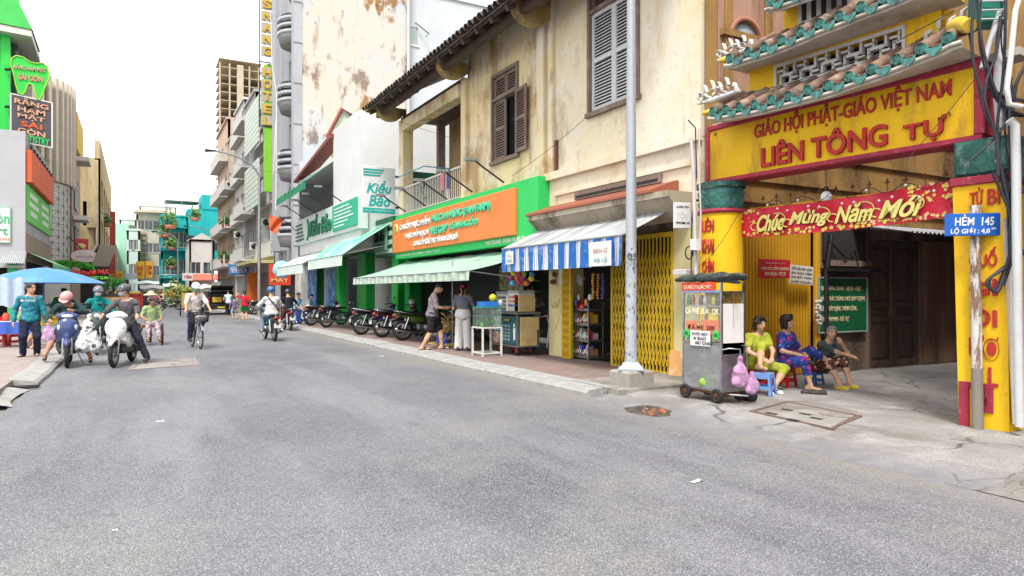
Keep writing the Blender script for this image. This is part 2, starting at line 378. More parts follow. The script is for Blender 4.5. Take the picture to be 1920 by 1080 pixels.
    hd = lambda x, y, z: hc + Rh @ np.array((x, y, z)) * s
    body += [ell(hd(0, -.01, .025), np.array((.076, .095, .092)) * s, Rh, .02), ell(hd(0, .022, -.045), np.array((.058, .066, .068)) * s, Rh, .04)]
    if face:
        body += [cap(hd(0, .088, .01), hd(0, .108, -.024), .009 * s, .014 * s, .014), cap(hd(-.03, .076, .03), hd(.03, .076, .03), .013 * s, .013 * s, .02), cap(hd(-.014, .083, -.066), hd(.014, .083, -.066), .012 * s, .012 * s, .012),
                 ell(hd(0, .07, -.1), np.array((.02, .02, .016)) * s, Rh, .02)] + [ell(hd(q * .078, -.01, -.005), np.array((.012, .022, .032)) * s, Rh, .008) for q in (-1, 1)]
    sdf_obj('body', body, skin, root, vox)
    if face and vox < .019:
        for q in (-1, 1):
            e = MB(); e.T = Matrix.Translation(hd(q * .031, .077, .008)) ; e.ball((0, 0, 0), (.0125 * s, .011 * s, .008 * s)); e.build('eye', EYE, root, local=True)
            e = MB(); e.tube([hd(q * .014, .089, .032), hd(q * .034, .089, .039), hd(q * .055, .074, .03)], .0045 * s); e.build('eyebrow', HAIR, root, local=True)
        e = MB(); e.tube([hd(-.026, .086, -.066), hd(-.01, .096, -.063), hd(.01, .096, -.063), hd(.026, .086, -.066)], .005 * s); e.build('mouth', LIP, root, local=True)
    if top is not None:
        c = [ell(T(0, -.005, .0), np.array((.192 * f, .138 * f, .105)) * s, R, .05), ell(T(0, 0, .045), np.array((.168 * f, .12 * f, .11)) * s, R), ell(T(0, .0, .16), np.array((.15 * f, .112 * f, .16)) * s, R, .06), ell(T(0, .0, .33), np.array((.162 * f, .116 * f, .165)) * s, Rt, .06)]
        if female: c += [ell(T(q * .07, .09, .33), np.array((.064, .056, .064)) * s, Rt, .05) for q in (-1, 1)]
        for i in (0, 1):
            c.append(cap(shc + (sh[i] - shc) * .3 + R @ np.array((0, 0, .012)) * s, sh[i], .062 * s, .059 * s, .05))
            u1 = min(sleeve / .55, 1.)
            if sleeve > 0: c.append(cap(sh[i], sh[i] + (el[i] - sh[i]) * u1, .06 * s * f, .053 * s, .03))
            if sleeve > .55: c.append(cap(el[i], el[i] + (wr[i] - el[i]) * (sleeve - .55) / .45, .055 * s, .041 * s, .02))
        sdf_obj(topname, c, top, root, max(vox, .0105), .0095 * s, .006)
    if bottom is not None:
        c = [ell(T(0, -.01, .02), np.array((.172 * f, .122 * f, .115)) * s, R), ell(T(0, -.005, .09), np.array((.152 * f, .112 * f, .08)) * s, R)]
        if skirt:
            for i in (0, 1): c.append(cap(hp[i], hp[i] + (kn[i] - hp[i]) * min(1, leg * 1.8), .105 * s, .1 * s, .12))
            if leg > .56:
                for i in (0, 1): c.append(cap(kn[i], kn[i] + (an[i] - kn[i]) * (leg - .56) / .44, .095 * s, .085 * s, .12))
        else:
            for i in (0, 1):
                c.append(cap(hp[i], hp[i] + (kn[i] - hp[i]) * min(1, leg / .5), .098 * s * f, .078 * s if leg > .5 else .09 * s, .04))
                if leg > .5: c.append(cap(kn[i], kn[i] + (an[i] - kn[i]) * (leg - .5) / .5, .074 * s, .062 * s, .03))
        sdf_obj(botname, c, bottom, root, max(vox, .0105), .009 * s, .004)
    if shoes is not None:
        for i in (0, 1):
            a, b, fd = ft[i]; sdf_obj('sandal' if shoes[1] == 's' else 'shoe', [cap(a + (0, 0, -.022), b + (0, 0, -.02), .034 * s, .036 * s, .01)] + ([cap(a + fd * .1 + (0, 0, .012), a + fd * .12 + (0, 0, .012), .038 * s, .038 * s, .01)] if shoes[1] == 's' else [cap(a, b + (0, 0, -.006), .042 * s, .036 * s, .01), cap(a, a + (0, 0, .03), .04 * s, .04 * s)]), shoes[0], root, max(vox * .8, .01))
    if hair is not None:
        c = [ell(hd(0, -.018, .035), np.array((.088, .1, .092)) * s, Rh), cut(rbx(hd(0, .145, -.03), np.array((.12, .075, .085)) * s, .03, Rh))]
        if hairstyle == 'bob': c = [ell(hd(0, -.02, .04), np.array((.094, .106, .096)) * s, Rh), c[1], ell(hd(0, -.07, -.035), np.array((.082, .052, .1)) * s, Rh, .03)] + [cap(hd(q * .076, -.03, .03), hd(q * .08, -.035 + .02 * q, -.105), .034 * s, .024 * s, .03) for q in (-1, 1)] + [cap(hd(q * .015 + .02, .07, .115), hd(q * .078, .052, .03), .022 * s, .018 * s, .02) for q in (-1, 1)]
        if hairstyle == 'tail': c = c + [cap(hd(0, -.095, .0), hd(0, -.13, -.2), .04 * s, .022 * s), cap(hd(0, -.06, -.02), hd(0, -.1, 0), .06 * s, .04 * s)]
        if hairstyle == 'bun': c = c + [ell(hd(0, -.12, -.01), np.array((.045, .04, .045)) * s, Rh)]
        if hairstyle == 'short': c = c + [cut(rbx(hd(0, .03, -.13), np.array((.12, .14, .09)) * s, .02, Rh))]
        sdf_obj('hair', c, hair, root, max(vox * .7, .008), .007 * s)
    if helmet is not None:
        c = [ell(hd(0, -.012, .045), np.array((.115, .135, .115)) * s, Rh), cut(rbx(hd(0, .1, -.06), np.array((.15, .12, .075)) * s, .03, Rh)), cut(rbx(hd(0, 0, -.12), np.array((.2, .2, .075)) * s, .01, Rh))]
        sdf_obj('helmet', c, helmet, root, max(vox * .8, .01))
        v = MB(); v.grid(lambda a, b: hd(.1 * math.cos(math.pi * a), .085 + .075 * math.sin(math.pi * a) * b, .06 - .02 * b), 10, 2); v.build('visor', helmet, root, local=True)
    if mask is not None:
        sdf_obj('face_mask', [ell(hd(0, .048, -.045), np.array((.066, .066, .058)) * s, Rh), cut(rbx(hd(0, -.02, -.04), np.array((.12, .05, .1)) * s, .01, Rh))], mask, root, max(vox * .7, .009))
    if hood is not None:
        sdf_obj('hood', [ell(hd(0, -.02, .02), np.array((.1, .115, .125)) * s, Rh), cap(hd(0, -.03, -.08), nb, .085 * s, .1 * s), cut(rbx(hd(0, .14, 0), np.array((.07, .09, .085)) * s, .03, Rh))], hood, root, max(vox * .8, .01))
    return root, dict(hd=hd, sh=sh, wr=wr, T=T, kn=kn, pel=pel, Rh=Rh)
# ------------------------------------------------------------------ ground
def groundmat(name, col, layers, rough=.85, bumps=(), brick=None, crack=None):
    m = mat(name, col, rough, layers=layers); nt = m.node_tree; N, L = nt.nodes, nt.links; p = N['Principled BSDF']
    tc = N.new('ShaderNodeTexCoord'); h = None
    def colour_mix(fac, c):
        mix = N.new('ShaderNodeMix'); mix.data_type = 'RGBA'; src = p.inputs['Base Color'].links[0].from_socket if p.inputs['Base Color'].links else None
        if src: L.new(src, mix.inputs[6])
        else: mix.inputs[6].default_value = (*col, 1)
        mix.inputs[7].default_value = (*c, 1); L.new(fac, mix.inputs[0]); L.new(mix.outputs[2], p.inputs['Base Color'])
    if brick:
        b = N.new('ShaderNodeTexBrick'); b.inputs['Scale'].default_value = 1; b.inputs['Brick Width'].default_value = brick[0]; b.inputs['Row Height'].default_value = brick[1]
        b.inputs['Mortar Size'].default_value = brick[2]; b.inputs['Mortar Smooth'].default_value = .3; L.new(tc.outputs['Object'], b.inputs[0]); b.inputs['Color1'].default_value = (0, 0, 0, 1); b.inputs['Color2'].default_value = (1, 1, 1, 1)
        mm = N.new('ShaderNodeMath'); mm.operation = 'MULTIPLY'; mm.inputs[1].default_value = .35; L.new(b.outputs['Color'], mm.inputs[0]); colour_mix(mm.outputs[0], tuple(x * .6 for x in col))
        mm = N.new('ShaderNodeMath'); mm.operation = 'MULTIPLY'; mm.inputs[1].default_value = .55; L.new(b.outputs['Fac'], mm.inputs[0]); colour_mix(mm.outputs[0], brick[3])
    if crack:
        nz = N.new('ShaderNodeTexNoise'); nz.inputs['Scale'].default_value = 2.2; nz.inputs['Detail'].default_value = 6; L.new(tc.outputs['Object'], nz.inputs[0])
        va = N.new('ShaderNodeVectorMath'); va.operation = 'MULTIPLY_ADD'; va.inputs[1].default_value = (.55, .55, .2); L.new(nz.outputs['Color'], va.inputs[0]); L.new(tc.outputs['Object'], va.inputs[2])
        v = N.new('ShaderNodeTexVoronoi'); v.feature = 'DISTANCE_TO_EDGE'; v.inputs['Scale'].default_value = crack[0]; L.new(va.outputs[0], v.inputs['Vector'])
        r = N.new('ShaderNodeMapRange'); r.inputs[1].default_value = crack[1]; r.inputs[2].default_value = crack[1] * .25; r.inputs[4].default_value = .85; L.new(v.outputs['Distance'], r.inputs[0])
        # cracks fade in and out along their length
        n2 = N.new('ShaderNodeTexNoise'); n2.inputs['Scale'].default_value = .9; L.new(tc.outputs['Object'], n2.inputs[0])
        r2 = N.new('ShaderNodeMapRange'); r2.inputs[1].default_value = .42; r2.inputs[2].default_value = .58; L.new(n2.outputs[0], r2.inputs[0])
        mu = N.new('ShaderNodeMath'); mu.operation = 'MULTIPLY'; L.new(r.outputs[0], mu.inputs[0]); L.new(r2.outputs[0], mu.inputs[1]); colour_mix(mu.outputs[0], crack[2])
    nrmo = None
    for sc, st, di in bumps:
        t = N.new('ShaderNodeTexNoise'); t.inputs['Scale'].default_value = sc; t.inputs['Detail'].default_value = 4; L.new(tc.outputs['Object'], t.inputs[0])
        b = N.new('ShaderNodeBump'); b.inputs['Strength'].default_value = st; b.inputs['Distance'].default_value = di; L.new(t.outputs[0], b.inputs['Height'])
        if nrmo: L.new(nrmo, b.inputs['Normal'])
        nrmo = b.outputs[0]
    if nrmo: L.new(nrmo, p.inputs['Normal'])
    return m
ASPH = groundmat('asphalt', c8(104, 105, 110), [('n', c8(76, 76, 85), .19, .42, .6, .9), ('n', c8(122, 122, 126), (.9, .13, 1), .47, .62, .75), ('n', c8(92, 93, 98), 2.6, .5, .7, .5), ('n', c8(120, 120, 112), .55, .52, .66, .7), ('n', c8(134, 133, 133), 7, .55, .75, .35), ('s', c8(66, 66, 74), 70, .5, .62, .6), ('s', c8(182, 182, 190), 80, .56, .66, .6), ('s', c8(206, 206, 212), 150, .56, .66, .65), ('s', c8(42, 42, 48), 170, .54, .64, .75), ('n', c8(64, 62, 62), 1.7, .68, .74, .6)],
                 .8, bumps=((60, .6, .008), (160, .5, .004), (2, .25, .03)))
ASPH.node_tree.nodes['Principled BSDF'].inputs['Specular IOR Level'].default_value = .25
PAVR = groundmat('red_pavers', c8(146, 118, 112), [('n', c8(120, 112, 108), 1.1, .4, .65, .8), ('n', c8(160, 146, 138), 4, .5, .75, .5), ('s', c8(92, 84, 80), 40, .52, .7, .5)], .88, ((18, .5, .006),), brick=(.30, .15, .012, c8(84, 76, 72)))
PAVL = groundmat('pale_pavers', c8(156, 138, 133), [('n', c8(150, 145, 141), 1.0, .4, .62, .8), ('n', c8(128, 108, 104), 3, .5, .75, .5), ('s', c8(110, 100, 96), 36, .52, .7, .45)], .88, ((18, .5, .006),), brick=(.32, .32, .012, c8(120, 108, 102)))
KERBM = groundmat('kerb_concrete', c8(158, 157, 154), [('n', c8(124, 122, 118), 1.7, .42, .7, .7), ('n', c8(190, 189, 186), 7, .5, .7, .5), ('s', c8(118, 116, 110), 48, .53, .7, .5)], .9, ((30, .5, .008),))
APRON = groundmat('worn_concrete', c8(142, 138, 132), [('n', c8(112, 105, 97), .8, .4, .65, .85), ('n', c8(168, 165, 160), 2.4, .5, .7, .7), ('n', c8(92, 84, 76), (5, 1.2, 3), .56, .74, .6), ('s', c8(84, 80, 74), 45, .53, .7, .55)], .9, ((3.5, .35, .05), (26, .6, .012)), crack=(.5, .011, c8(70, 66, 62)))
def fade_to(m, col, x0, x1, am=.95):
    nt = m.node_tree; N, L_ = nt.nodes, nt.links; p = N['Principled BSDF']; tc = N.new('ShaderNodeTexCoord'); sp = N.new('ShaderNodeSeparateXYZ'); L_.new(tc.outputs['Object'], sp.inputs[0])
    nz = N.new('ShaderNodeTexNoise'); nz.inputs['Scale'].default_value = 3.2; nz.inputs['Detail'].default_value = 8; nz.inputs['Roughness'].default_value = .75; L_.new(tc.outputs['Object'], nz.inputs[0])
    a = N.new('ShaderNodeMath'); a.operation = 'MULTIPLY_ADD'; a.inputs[1].default_value = 1.5; L_.new(nz.outputs[0], a.inputs[0]); L_.new(sp.outputs['X'], a.inputs[2])
    r = N.new('ShaderNodeMapRange'); r.inputs[1].default_value = x0 + .75; r.inputs[2].default_value = x1 + .75; r.inputs[3].default_value = am; r.inputs[4].default_value = 0; L_.new(a.outputs[0], r.inputs[0])
    mix = N.new('ShaderNodeMix'); mix.data_type = 'RGBA'; L_.new(r.outputs[0], mix.inputs[0]); L_.new(p.inputs['Base Color'].links[0].from_socket, mix.inputs[6]); mix.inputs[7].default_value = (*col, 1); L_.new(mix.outputs[2], p.inputs['Base Color'])
APRONL = groundmat('lane_concrete', c8(146, 143, 140), [('n', c8(116, 111, 106), .8, .4, .65, .85), ('n', c8(172, 170, 168), 2.4, .5, .7, .7), ('n', c8(98, 92, 86), (5, 1.2, 3), .56, .74, .6), ('s', c8(84, 82, 80), 60, .53, .66, .6)], .9, ((3.5, .35, .05), (26, .6, .012)), crack=(.5, .011, c8(66, 62, 58)))
fade_to(APRONL, c8(108, 108, 113), 5.45, 6.15); fade_to(ASPH, c8(134, 128, 118), 5.7, 4.9, .65)
DIRTM = groundmat('dusty_ground', c8(120, 114, 106), [('n', c8(96, 90, 82), .3, .4, .7, .8)])
b = MB(); b.quad((-700, -400, -.03), (700, -400, -.03), (700, 900, -.03), (-700, 900, -.03)); b.build('ground', DIRTM, kind='structure')
b = MB(); b.quad((-1.45, -30, 0), (5.75, -30, 0), (5.75, 130, 0), (-1.45, 130, 0)); b.quad((-1.45, 130, 0), (5.75, 130, 0), (40, 260, 0), (28, 260, 0))
b.quad((-80, -30, -.004), (-1.3, -30, -.004), (-1.3, 10.6, -.004), (-80, 10.6, -.004)); b.build('road', ASPH, kind='structure')
b = MB(); b.box(6.05, 8.2, 7.75, 135, -.02, .12); b.build('pavement_right', PAVR, kind='structure')
b = MB(); b.box(5.95, 8.1, 7.68, 8.95, .0, .124); b.build('pavement_patch', APRON, kind='structure')
b = MB(); b.box(-12, -1.7, 10.8, 135, -.02, .12); b.build('pavement_left', PAVL, kind='structure')
# sloping kerb stones, one by one
def kerb(name, x0, sgn, ys, w=.45):
    k = bpy.data.objects.new(name, None); COL.objects.link(k); k['kind'] = 'structure'; WM[k.name] = Matrix()
    L_ = ys[1] - ys[0]; m = MB(); pr = [(0, -.02), (0, .05), (.05, .085), (w - .03, .128), (w, .122), (w, -.02)]
    vs = [(sgn * a, .006, z) for a, z in pr] + [(sgn * a, L_ - .006, z) for a, z in pr]; n = len(pr)
    m.add(vs, [tuple(range(n))] + [tuple(range(n, 2 * n))[::-1]] + [(i, n + i, n + (i + 1) % n, (i + 1) % n) for i in range(n)]); me = m.mesh('kerb_stone', KERBM)
    for i, y in enumerate(ys[:-1]):
        place('kerb_stone', me, k, Matrix.Translation((x0 + rs.uniform(-.012, .012), y, rs.uniform(-.008, .006))) @ Matrix.Rotation(rs.uniform(-.008, .008), 4, 'Z'))
kerb('kerb_right', 5.66, 1, [8.05 + 1.1 * i for i in range(100)])
kerb('kerb_left', -1.37, -1, [13.15 + 1.1 * i for i in range(95)], .38)
b = MB()
def swoop(u, v):
    y = 10.9 + v * 1.75; x = -1.40 - u * .6 - .12 * math.sin(v * 3.1); return (x, y, .005 + .12 * (u ** .8) + .01 * math.sin(9 * v))
b.grid(swoop, 8, 12); b.build('kerb_ramp_left', KERBM, kind='structure')
t = thing('storm_drain', 'open street drain gap in the left kerb below the standing man', 'drain', (-1.5, 12.9, .0))
b = MB(); b.box(-1.78, -1.36, 12.68, 13.12, -.12, -.1); b.box(-1.8, -1.74, 12.68, 13.12, -.1, .11); b.build('pit', RUST, t)
b = MB(); b.box(-1.75, -1.32, 12.8, 12.86, .02, .05); b.box(-1.75, -1.32, 12.95, 13., .02, .05); b.build('grate_bar', DARKM, t)
# worn apron of the lane mouth, running under the gate and into the lane
def apron(u, v):
    x = 5.2 + 13 * u ** 2.2; y = 2.6 + (7.9 - 2.6) * v
    z = .1 * min(1, max(0, (x - 5.45 + .06 * math.sin(y * 2.3) + .03 * math.sin(9.1 * y + x) + .02 * math.sin(31 * y)) / .9)) - .012 + .008 * math.sin(3.1 * x + 2.2 * y) * math.sin(2.1 * y)
    return (x, y, z)
b = MB(); b.grid(apron, 90, 60); b.build('lane_ground', APRONL, kind='structure')
b = MB(); b.grid(lambda u, v: (5.55 + 2.4 * u, -6 + 9.2 * v - .5 * max(0, .3 - u) * (v > .9), .008 + .135 * min(1, u * 3.2) * (1 if v < .93 else max(0, (1 - v) / .07))), 20, 40)
b.build('pavement_corner', groundmat('hex_pavers', c8(136, 132, 128), [('n', c8(112, 107, 102), 1.4, .4, .65, .8), ('s', c8(110, 104, 98), 40, .5, .7, .5)], .9, ((20, .5, .008),), crack=(3.6, .05, c8(90, 84, 78))), kind='structure')
# cover slab in the lane mouth
def slab(name, label, cat, corners, z, fm, cm, wdt=.09, slots=()):
    c = [onZ(x, y, z) for x, y in corners]; ce = sum(c, Vector()) / 4; t = thing(name, label, cat, (ce.x, ce.y, z - .03)); f = MB()
    inn = [p + (ce - p).normalized() * wdt * 1.3 for p in c]
    for i in range(4):
        j = (i + 1) % 4; q = [c[i], c[j], inn[j], inn[i]]; top = [p + Vector((0, 0, .006)) for p in q]; bot = [p - Vector((0, 0, .05)) for p in q]
        f.add(bot + top, [(4, 5, 6, 7), (0, 1, 5, 4), (1, 2, 6, 5), (2, 3, 7, 6), (3, 0, 4, 7)])
    f.build('frame', fm, t); f = MB(); i2 = [p + (ce - p).normalized() * .015 for p in inn]
    f.add([p - Vector((0, 0, .05)) for p in i2] + [p + Vector((0, 0, .004)) for p in i2], [(4, 5, 6, 7), (0, 1, 5, 4), (1, 2, 6, 5), (2, 3, 7, 6), (3, 0, 4, 7)])
    f.build('cover', cm, t)
    for (x, y) in slots:
        p = onZ(x, y, z + .009); m = MB(); m.box(p.x - .03, p.x + .03, p.y - .07, p.y + .07, z - .01, z + .0105); m.build('lifting_slot', SHADOW, t)
    return t
slab('manhole_cover', 'square concrete manhole cover in a rusty steel frame before the gate', 'manhole', [(1404, 771), (1562, 805), (1617, 780), (1474, 753)], .090, mat('worn_steel', c8(118, 98, 88), .7, .3, layers=[('n', c8(84, 62, 52), 5, .45, .7, .8)]), APRON, .05, [(1447, 775), (1475, 768), (1488, 787), (1530, 784), (1510, 776)])
slab('manhole_cover', 'long concrete drain slab set in the road before the white scooter', 'manhole', [(238, 694), (374, 684), (366, 670), (252, 680)], .008, plain(130, 122, 120, .9), APRON, .12)
b = MB(); t = thing('broken_drain', 'broken drain hole with orange brick rubble at the kerb end', 'drain', onZ(1222, 772, .01))
p = onZ(1222, 772, .0); b.grid(lambda u, v: (p.x + (u - .5) * .6, p.y + (v - .5) * .9, .066 - .30 * ((u - .5) ** 2 + (v - .5) ** 2) - .03 * math.exp(-((u - .5) ** 2 + (v - .5) ** 2) * 30) + .006 * math.sin(u * 17 + v * 11)), 14, 16); b.build('hollow', mat('wet_dirt', c8(84, 76, 66), .9, layers=[('n', c8(46, 42, 38), 8, .4, .6, .8)], bump=(30, .6)), t)  # raised patch, its dark colour stands for the shade inside the hole
for i in range(9):
    b = MB(Matrix.Translation((p.x - .08 + rs.uniform(-.13, .13), p.y - .2 + rs.uniform(-.14, .14), .035)) @ Matrix.Rotation(rs.uniform(0, 6), 4, (rs.uniform(-1, 1), rs.uniform(-1, 1), 1)))
    b.box(-.036, .036, -.026, .026, -.016, .016); b.build('brick', mat('orange_brick', c8(176, 100, 64), .9, layers=[('n', c8(120, 72, 52), 20, .4, .65, .8), ('n', c8(120, 112, 104), 9, .5, .6, .7)], bump=(60, .6)), t)
b = MB(Matrix.Translation(onZ(1851, 803, .04)) @ Matrix.Rotation(.4, 4, 'Z')); b.prism([(-.1, -.03), (.1, -.04), (.11, .03), (-.02, .05), (-.1, .04)], -.03, .05)
b.build('brick', MATS['orange_brick'], label='broken red brick lying at the foot of the street sign post', cat='brick')
for x, y, w in ((1305, 902, .05), (700, 603 + 40, .1), (715, 668, .05), (215, 994, .014), (300, 790, .04)):
    q = onZ(x, y, .006); b = MB(); b.grid(lambda u, v: (q.x + (u - .5) * w * 2.2, q.y + (v - .5) * w, .006 + .01 * math.sin(u * 5) * math.sin(v * 4)), 5, 4); b.build('paper_scrap', plain(235, 232, 225, .9), label=['pale paper scrap lying on the near asphalt', 'white paper scrap by the right kerb near the parked bikes', 'small torn paper scrap on the road beside the kerb', 'tiny litter scrap on the asphalt bottom left', 'small pale litter scrap on the road below the long drain slab'][[1305, 700, 715, 215, 300].index(x)], cat='litter')

# ------------------------------------------------------------------ building helpers
def holed(m, a0, a1, b0, b1, holes, th, c1=0.):
    """wall slab in the current frame with rectangular openings"""
    A = sorted({a0, a1} | {min(max(x, a0), a1) for h in holes for x in h[:2]}); B = sorted({b0, b1} | {min(max(x, b0), b1) for h in holes for x in h[2:4]})
    for j in range(len(B) - 1):
        run = None
        for i in range(len(A)):
            solid = i < len(A) - 1 and not any(h[0] < (A[i] + A[i + 1]) / 2 < h[1] and h[2] < (B[j] + B[j + 1]) / 2 < h[3] for h in holes)
            if solid and run is None: run = A[i]
            if not solid and run is not None: m.box(run, A[i], B[j], B[j + 1], c1 - th, c1); run = None
def wallp(parent, T, a0, a1, b0, b1, m, holes=(), th=.22, name='wall'):
    k = MB(T); holed(k, a0, a1, b0, b1, list(holes), th); return k.build(name, m, parent)
WHITEF = plain(232, 232, 228, .5); ALU = mat('aluminium', c8(176, 178, 180), .35, .8)
def window(parent, T, a0, a1, b0, b1, fm=None, gm=GLASS, bars=1, hb=0, c=-.1, fw=.05, sill=True):
    fm = fm or WHITEF; k = MB(T)
    k.box(a0, a0 + fw, b0, b1, c - .03, c + .03); k.box(a1 - fw, a1, b0, b1, c - .03, c + .03); k.box(a0 + fw, a1 - fw, b0, b0 + fw, c - .03, c + .03); k.box(a0 + fw, a1 - fw, b1 - fw, b1, c - .03, c + .03)
    for i in range(bars): x = a0 + (a1 - a0) * (i + 1) / (bars + 1); k.box(x - fw * .4, x + fw * .4, b0 + fw, b1 - fw, c - .02, c + .025)
    for i in range(hb): x = b0 + (b1 - b0) * (i + 1) / (hb + 1); k.box(a0 + fw, a1 - fw, x - fw * .4, x + fw * .4, c - .015, c + .02)
    w = k.build('window', fm, parent); k = MB(T); k.box(a0 + fw * .5, a1 - fw * .5, b0 + fw * .5, b1 - fw * .5, c - .012, c - .004); k.build('pane', gm, w)
    if sill: k = MB(T); k.box(a0 - .06, a1 + .06, b0 - .08, b0 - .002, c, .06); k.build('sill', fm, w)
    return w
def core(parent, x0, x1, y0, y1, z0, z1, m, name='core'):
    k = MB(); k.box(x0, x1, y0, y1, z0, z1); return k.build(name, m, parent)
def balcony(parent, T, a0, a1, b, dep, slabm, railm, h=.95, solid=False, n=None):
    k = MB(T); k.box(a0, a1, b - .14, b, .002, dep); w = k.build('balcony', slabm, parent); k = MB(T)
    if solid: k.box(a0 + .02, a1 - .02, b, b + h, dep - .1, dep - .02); k.build('parapet', railm, w)
    else:
        k.box(a0, a1, b + h - .04, b + h, dep - .06, dep - .02); k.build('rail', railm, w); n = n or max(4, int((a1 - a0) / .18)); k = MB(T)
        for i in range(n + 1): x = a0 + .02 + (a1 - a0 - .04) * i / n; k.box(x - .012, x + .012, b, b + h - .04, dep - .052, dep - .028)
        k.build('balusters', railm, w)
    return w
def board(name, label, cat, T, w, h, d, m, border=None, bw=.05, group=None, root=None):
    """flat sign board; T is the frame at its lower left front corner"""
    t = root or thing(name, label, cat, T.translation, 0, group); k = MB(T); k.bbox(0, w, 0, h, -d, 0, min(.01, d * .3)); k.build('panel', m, t)
    if border:
        k = MB(T); k.box(-.005, w + .005, -.005, bw, -d * .9, .012); k.box(-.005, w + .005, h - bw, h + .005, -d * .9, .012); k.box(-.005, bw, bw, h - bw, -d * .9, .012); k.box(w - bw, w + .005, bw, h - bw, -d * .9, .012); k.build('border', border, t)
    return t
RED = plain(196, 32, 30); TEAL = plain(38, 160, 160)

# ------------------------------------------------------------------ far end of the street
OFFW = wall('offwhite_plaster', c8(214, 212, 206), c8(150, 142, 130), .5, .52); GREYW = wall('grey_plaster', c8(170, 170, 172), c8(110, 108, 106), .6)
t = thing('tower_frame', 'bare concrete tower skeleton under construction behind the shophouses', 'building', at(450, 548, 270) * 1)
TT = fF(0) ; p0 = at(411, 548, 270); x0 = p0.x; y0 = p0.y; TC = wall('bare_concrete', c8(196, 178, 152), c8(120, 100, 78), .5)
TG = plain(120, 104, 88); k = MB()
for i in range(29):
    z = 2 + i * 3.3; w = 28 if i < 27 else 16
    k2 = MB(); k2.box(x0, x0 + w, y0, y0 + 14, z - .25, z); k2.build('floor_slab', TC, t)
for i, (cx, w) in enumerate(((0, .5), (3.6, .5), (6.6, 2.4), (11, .5), (14.6, .6), (19, .6), (24, .6))):
    k2 = MB(); k2.box(x0 + cx, x0 + cx + w, y0 - .3, y0 + 1, 0, 91 + (1.5 if i < 5 else -3)); k2.build('column', TC, t)
k2 = MB(); k2.box(x0 + .4, x0 + 27, y0 + 7, y0 + 7.4, 0, 88); k2.build('rear_wall', TG, t)
k2 = MB(); k2.box(x0 + 9.4, x0 + 13, y0 - .1, y0, 20, 80); k2.build('safety_net', mat('green_net', c8(86, 120, 104), .9, layers=[('n', c8(52, 84, 76), (.2, .2, 1.2), .4, .7, .8)]), t)
k2 = MB()
for i in range(7):
    k2.box(x0 - .8, x0 + 9, y0 - .9, y0 - .8, 44 + i * 2.2, 44.14 + i * 2.2)
for i in range(8): k2.box(x0 - .6 + i * 1.3, x0 - .46 + i * 1.3, y0 - .9, y0 - .8, 40, 58)
k2.build('scaffold', plain(206, 106, 74), t)

def simple_block(name, label, x0, x1, y0, y1, h, m, fronts, cols=3, rows=3, roofm=None, fm=None, wh=1.4, ww=1.1, z0=3.6, pitch=3.3, group=None, gm=GLASS, mat_core=None):
    t = thing(name, label, 'building', ((x0 + x1) / 2, y0, 0), 0, group); core(t, x0 + .25, x1 - .25, y0 + .25, y1 - .25, 0, h - .1, SHADOW if mat_core is None else mat_core)
    faces = dict(F=(fF(y0), x0, x1), R=(fR(x0), -y1, -y0), L=(fL(x1), y0, y1))
    for k, (T, a, b_) in faces.items():
        if k not in fronts: wallp(t, T, a, b_, 0, h, m); continue
        cs = fronts[k] or cols; hs = []
        for r in range(rows):
            for c in range(cs):
                xc = a + (b_ - a) * (c + .5) / cs; z = z0 + r * pitch
                if z + wh < h: hs.append((xc - ww / 2, xc + ww / 2, z + .3, z + .3 + wh))
        wallp(t, T, a, b_, 0, h, m, hs)
        for hh in hs: window(t, T, *hh, fm=fm, gm=gm)
    k = MB(); k.box(x0 - .1, x1 + .1, y0 - .1, y1 + .1, h, h + .25); k.build('roof', roofm or m, t)
    return t
def blk(name, label, px0, px1, t_, ytop, depth, m, fronts=None, **kw):
    a = at(px0, 548, t_); h = CH + (HY - ytop) / F * t_; x1 = onY(px1, 548, a.y).x
    return simple_block(name, label, a.x, x1, a.y, a.y + depth, h, m, fronts or {'F': None}, **kw), a, x1, h
blk('apartment_block', 'long white apartment block far behind the street end', 205, 300, 150, 420, 14, OFFW, cols=6, rows=4)
blk('apartment_block', 'plain white block far beyond with a rooftop water tank hut', 262, 330, 165, 386, 14, OFFW, cols=5, rows=5)
tb, a, x1, h = blk('narrow_house', 'narrow pale mint house at the street end', 224, 256, 105, 412, 12, plain(186, 226, 206), {'F': 2, 'L': 2}, rows=4, ww=.8); 
k = MB(); k.box(a.x - .5, a.x + 1.2, a.y - .6, a.y - .1, 3.4, 12); k.build('stair_tower', plain(150, 214, 186), tb)
blk('narrow_house', 'small mint house with a pale blue balcony beside the cream house', 238, 262, 92, 432, 10, plain(196, 232, 216), {'F': 2}, rows=3, ww=.9)
tb, a, x1, h = blk('narrow_house', 'cream house with a flat overhanging roof beside the teal house', 256, 302, 98, 402, 12, wall('cream_plaster', c8(226, 214, 190), c8(160, 140, 116), .4), {'F': 3}, rows=3, ww=1.0)
k = MB(); k.box(a.x - .4, x1 + .8, a.y - 1.3, a.y + 2, h + .26, h + .6); k.build('roof_slab', plain(206, 190, 160), tb); 
for i in range(9): k = MB(); k.box(a.x + .2, a.x + 1.2, a.y - .35, a.y - .01, 3.8 + i * .75, 4.15 + i * .75); k.build('slat', plain(178, 140, 104), tb)
TEALW = wall('teal_plaster', c8(40, 172, 176), c8(30, 120, 130), .4, .5, .2)
tb, a, x1, h = blk('corner_house', 'bright teal corner house with planted balconies', 302, 352, 96, 405, 12, TEALW, {'F': 3, 'R': 2}, rows=2, ww=1.1, wh=2.1, z0=3.7, pitch=3.9)
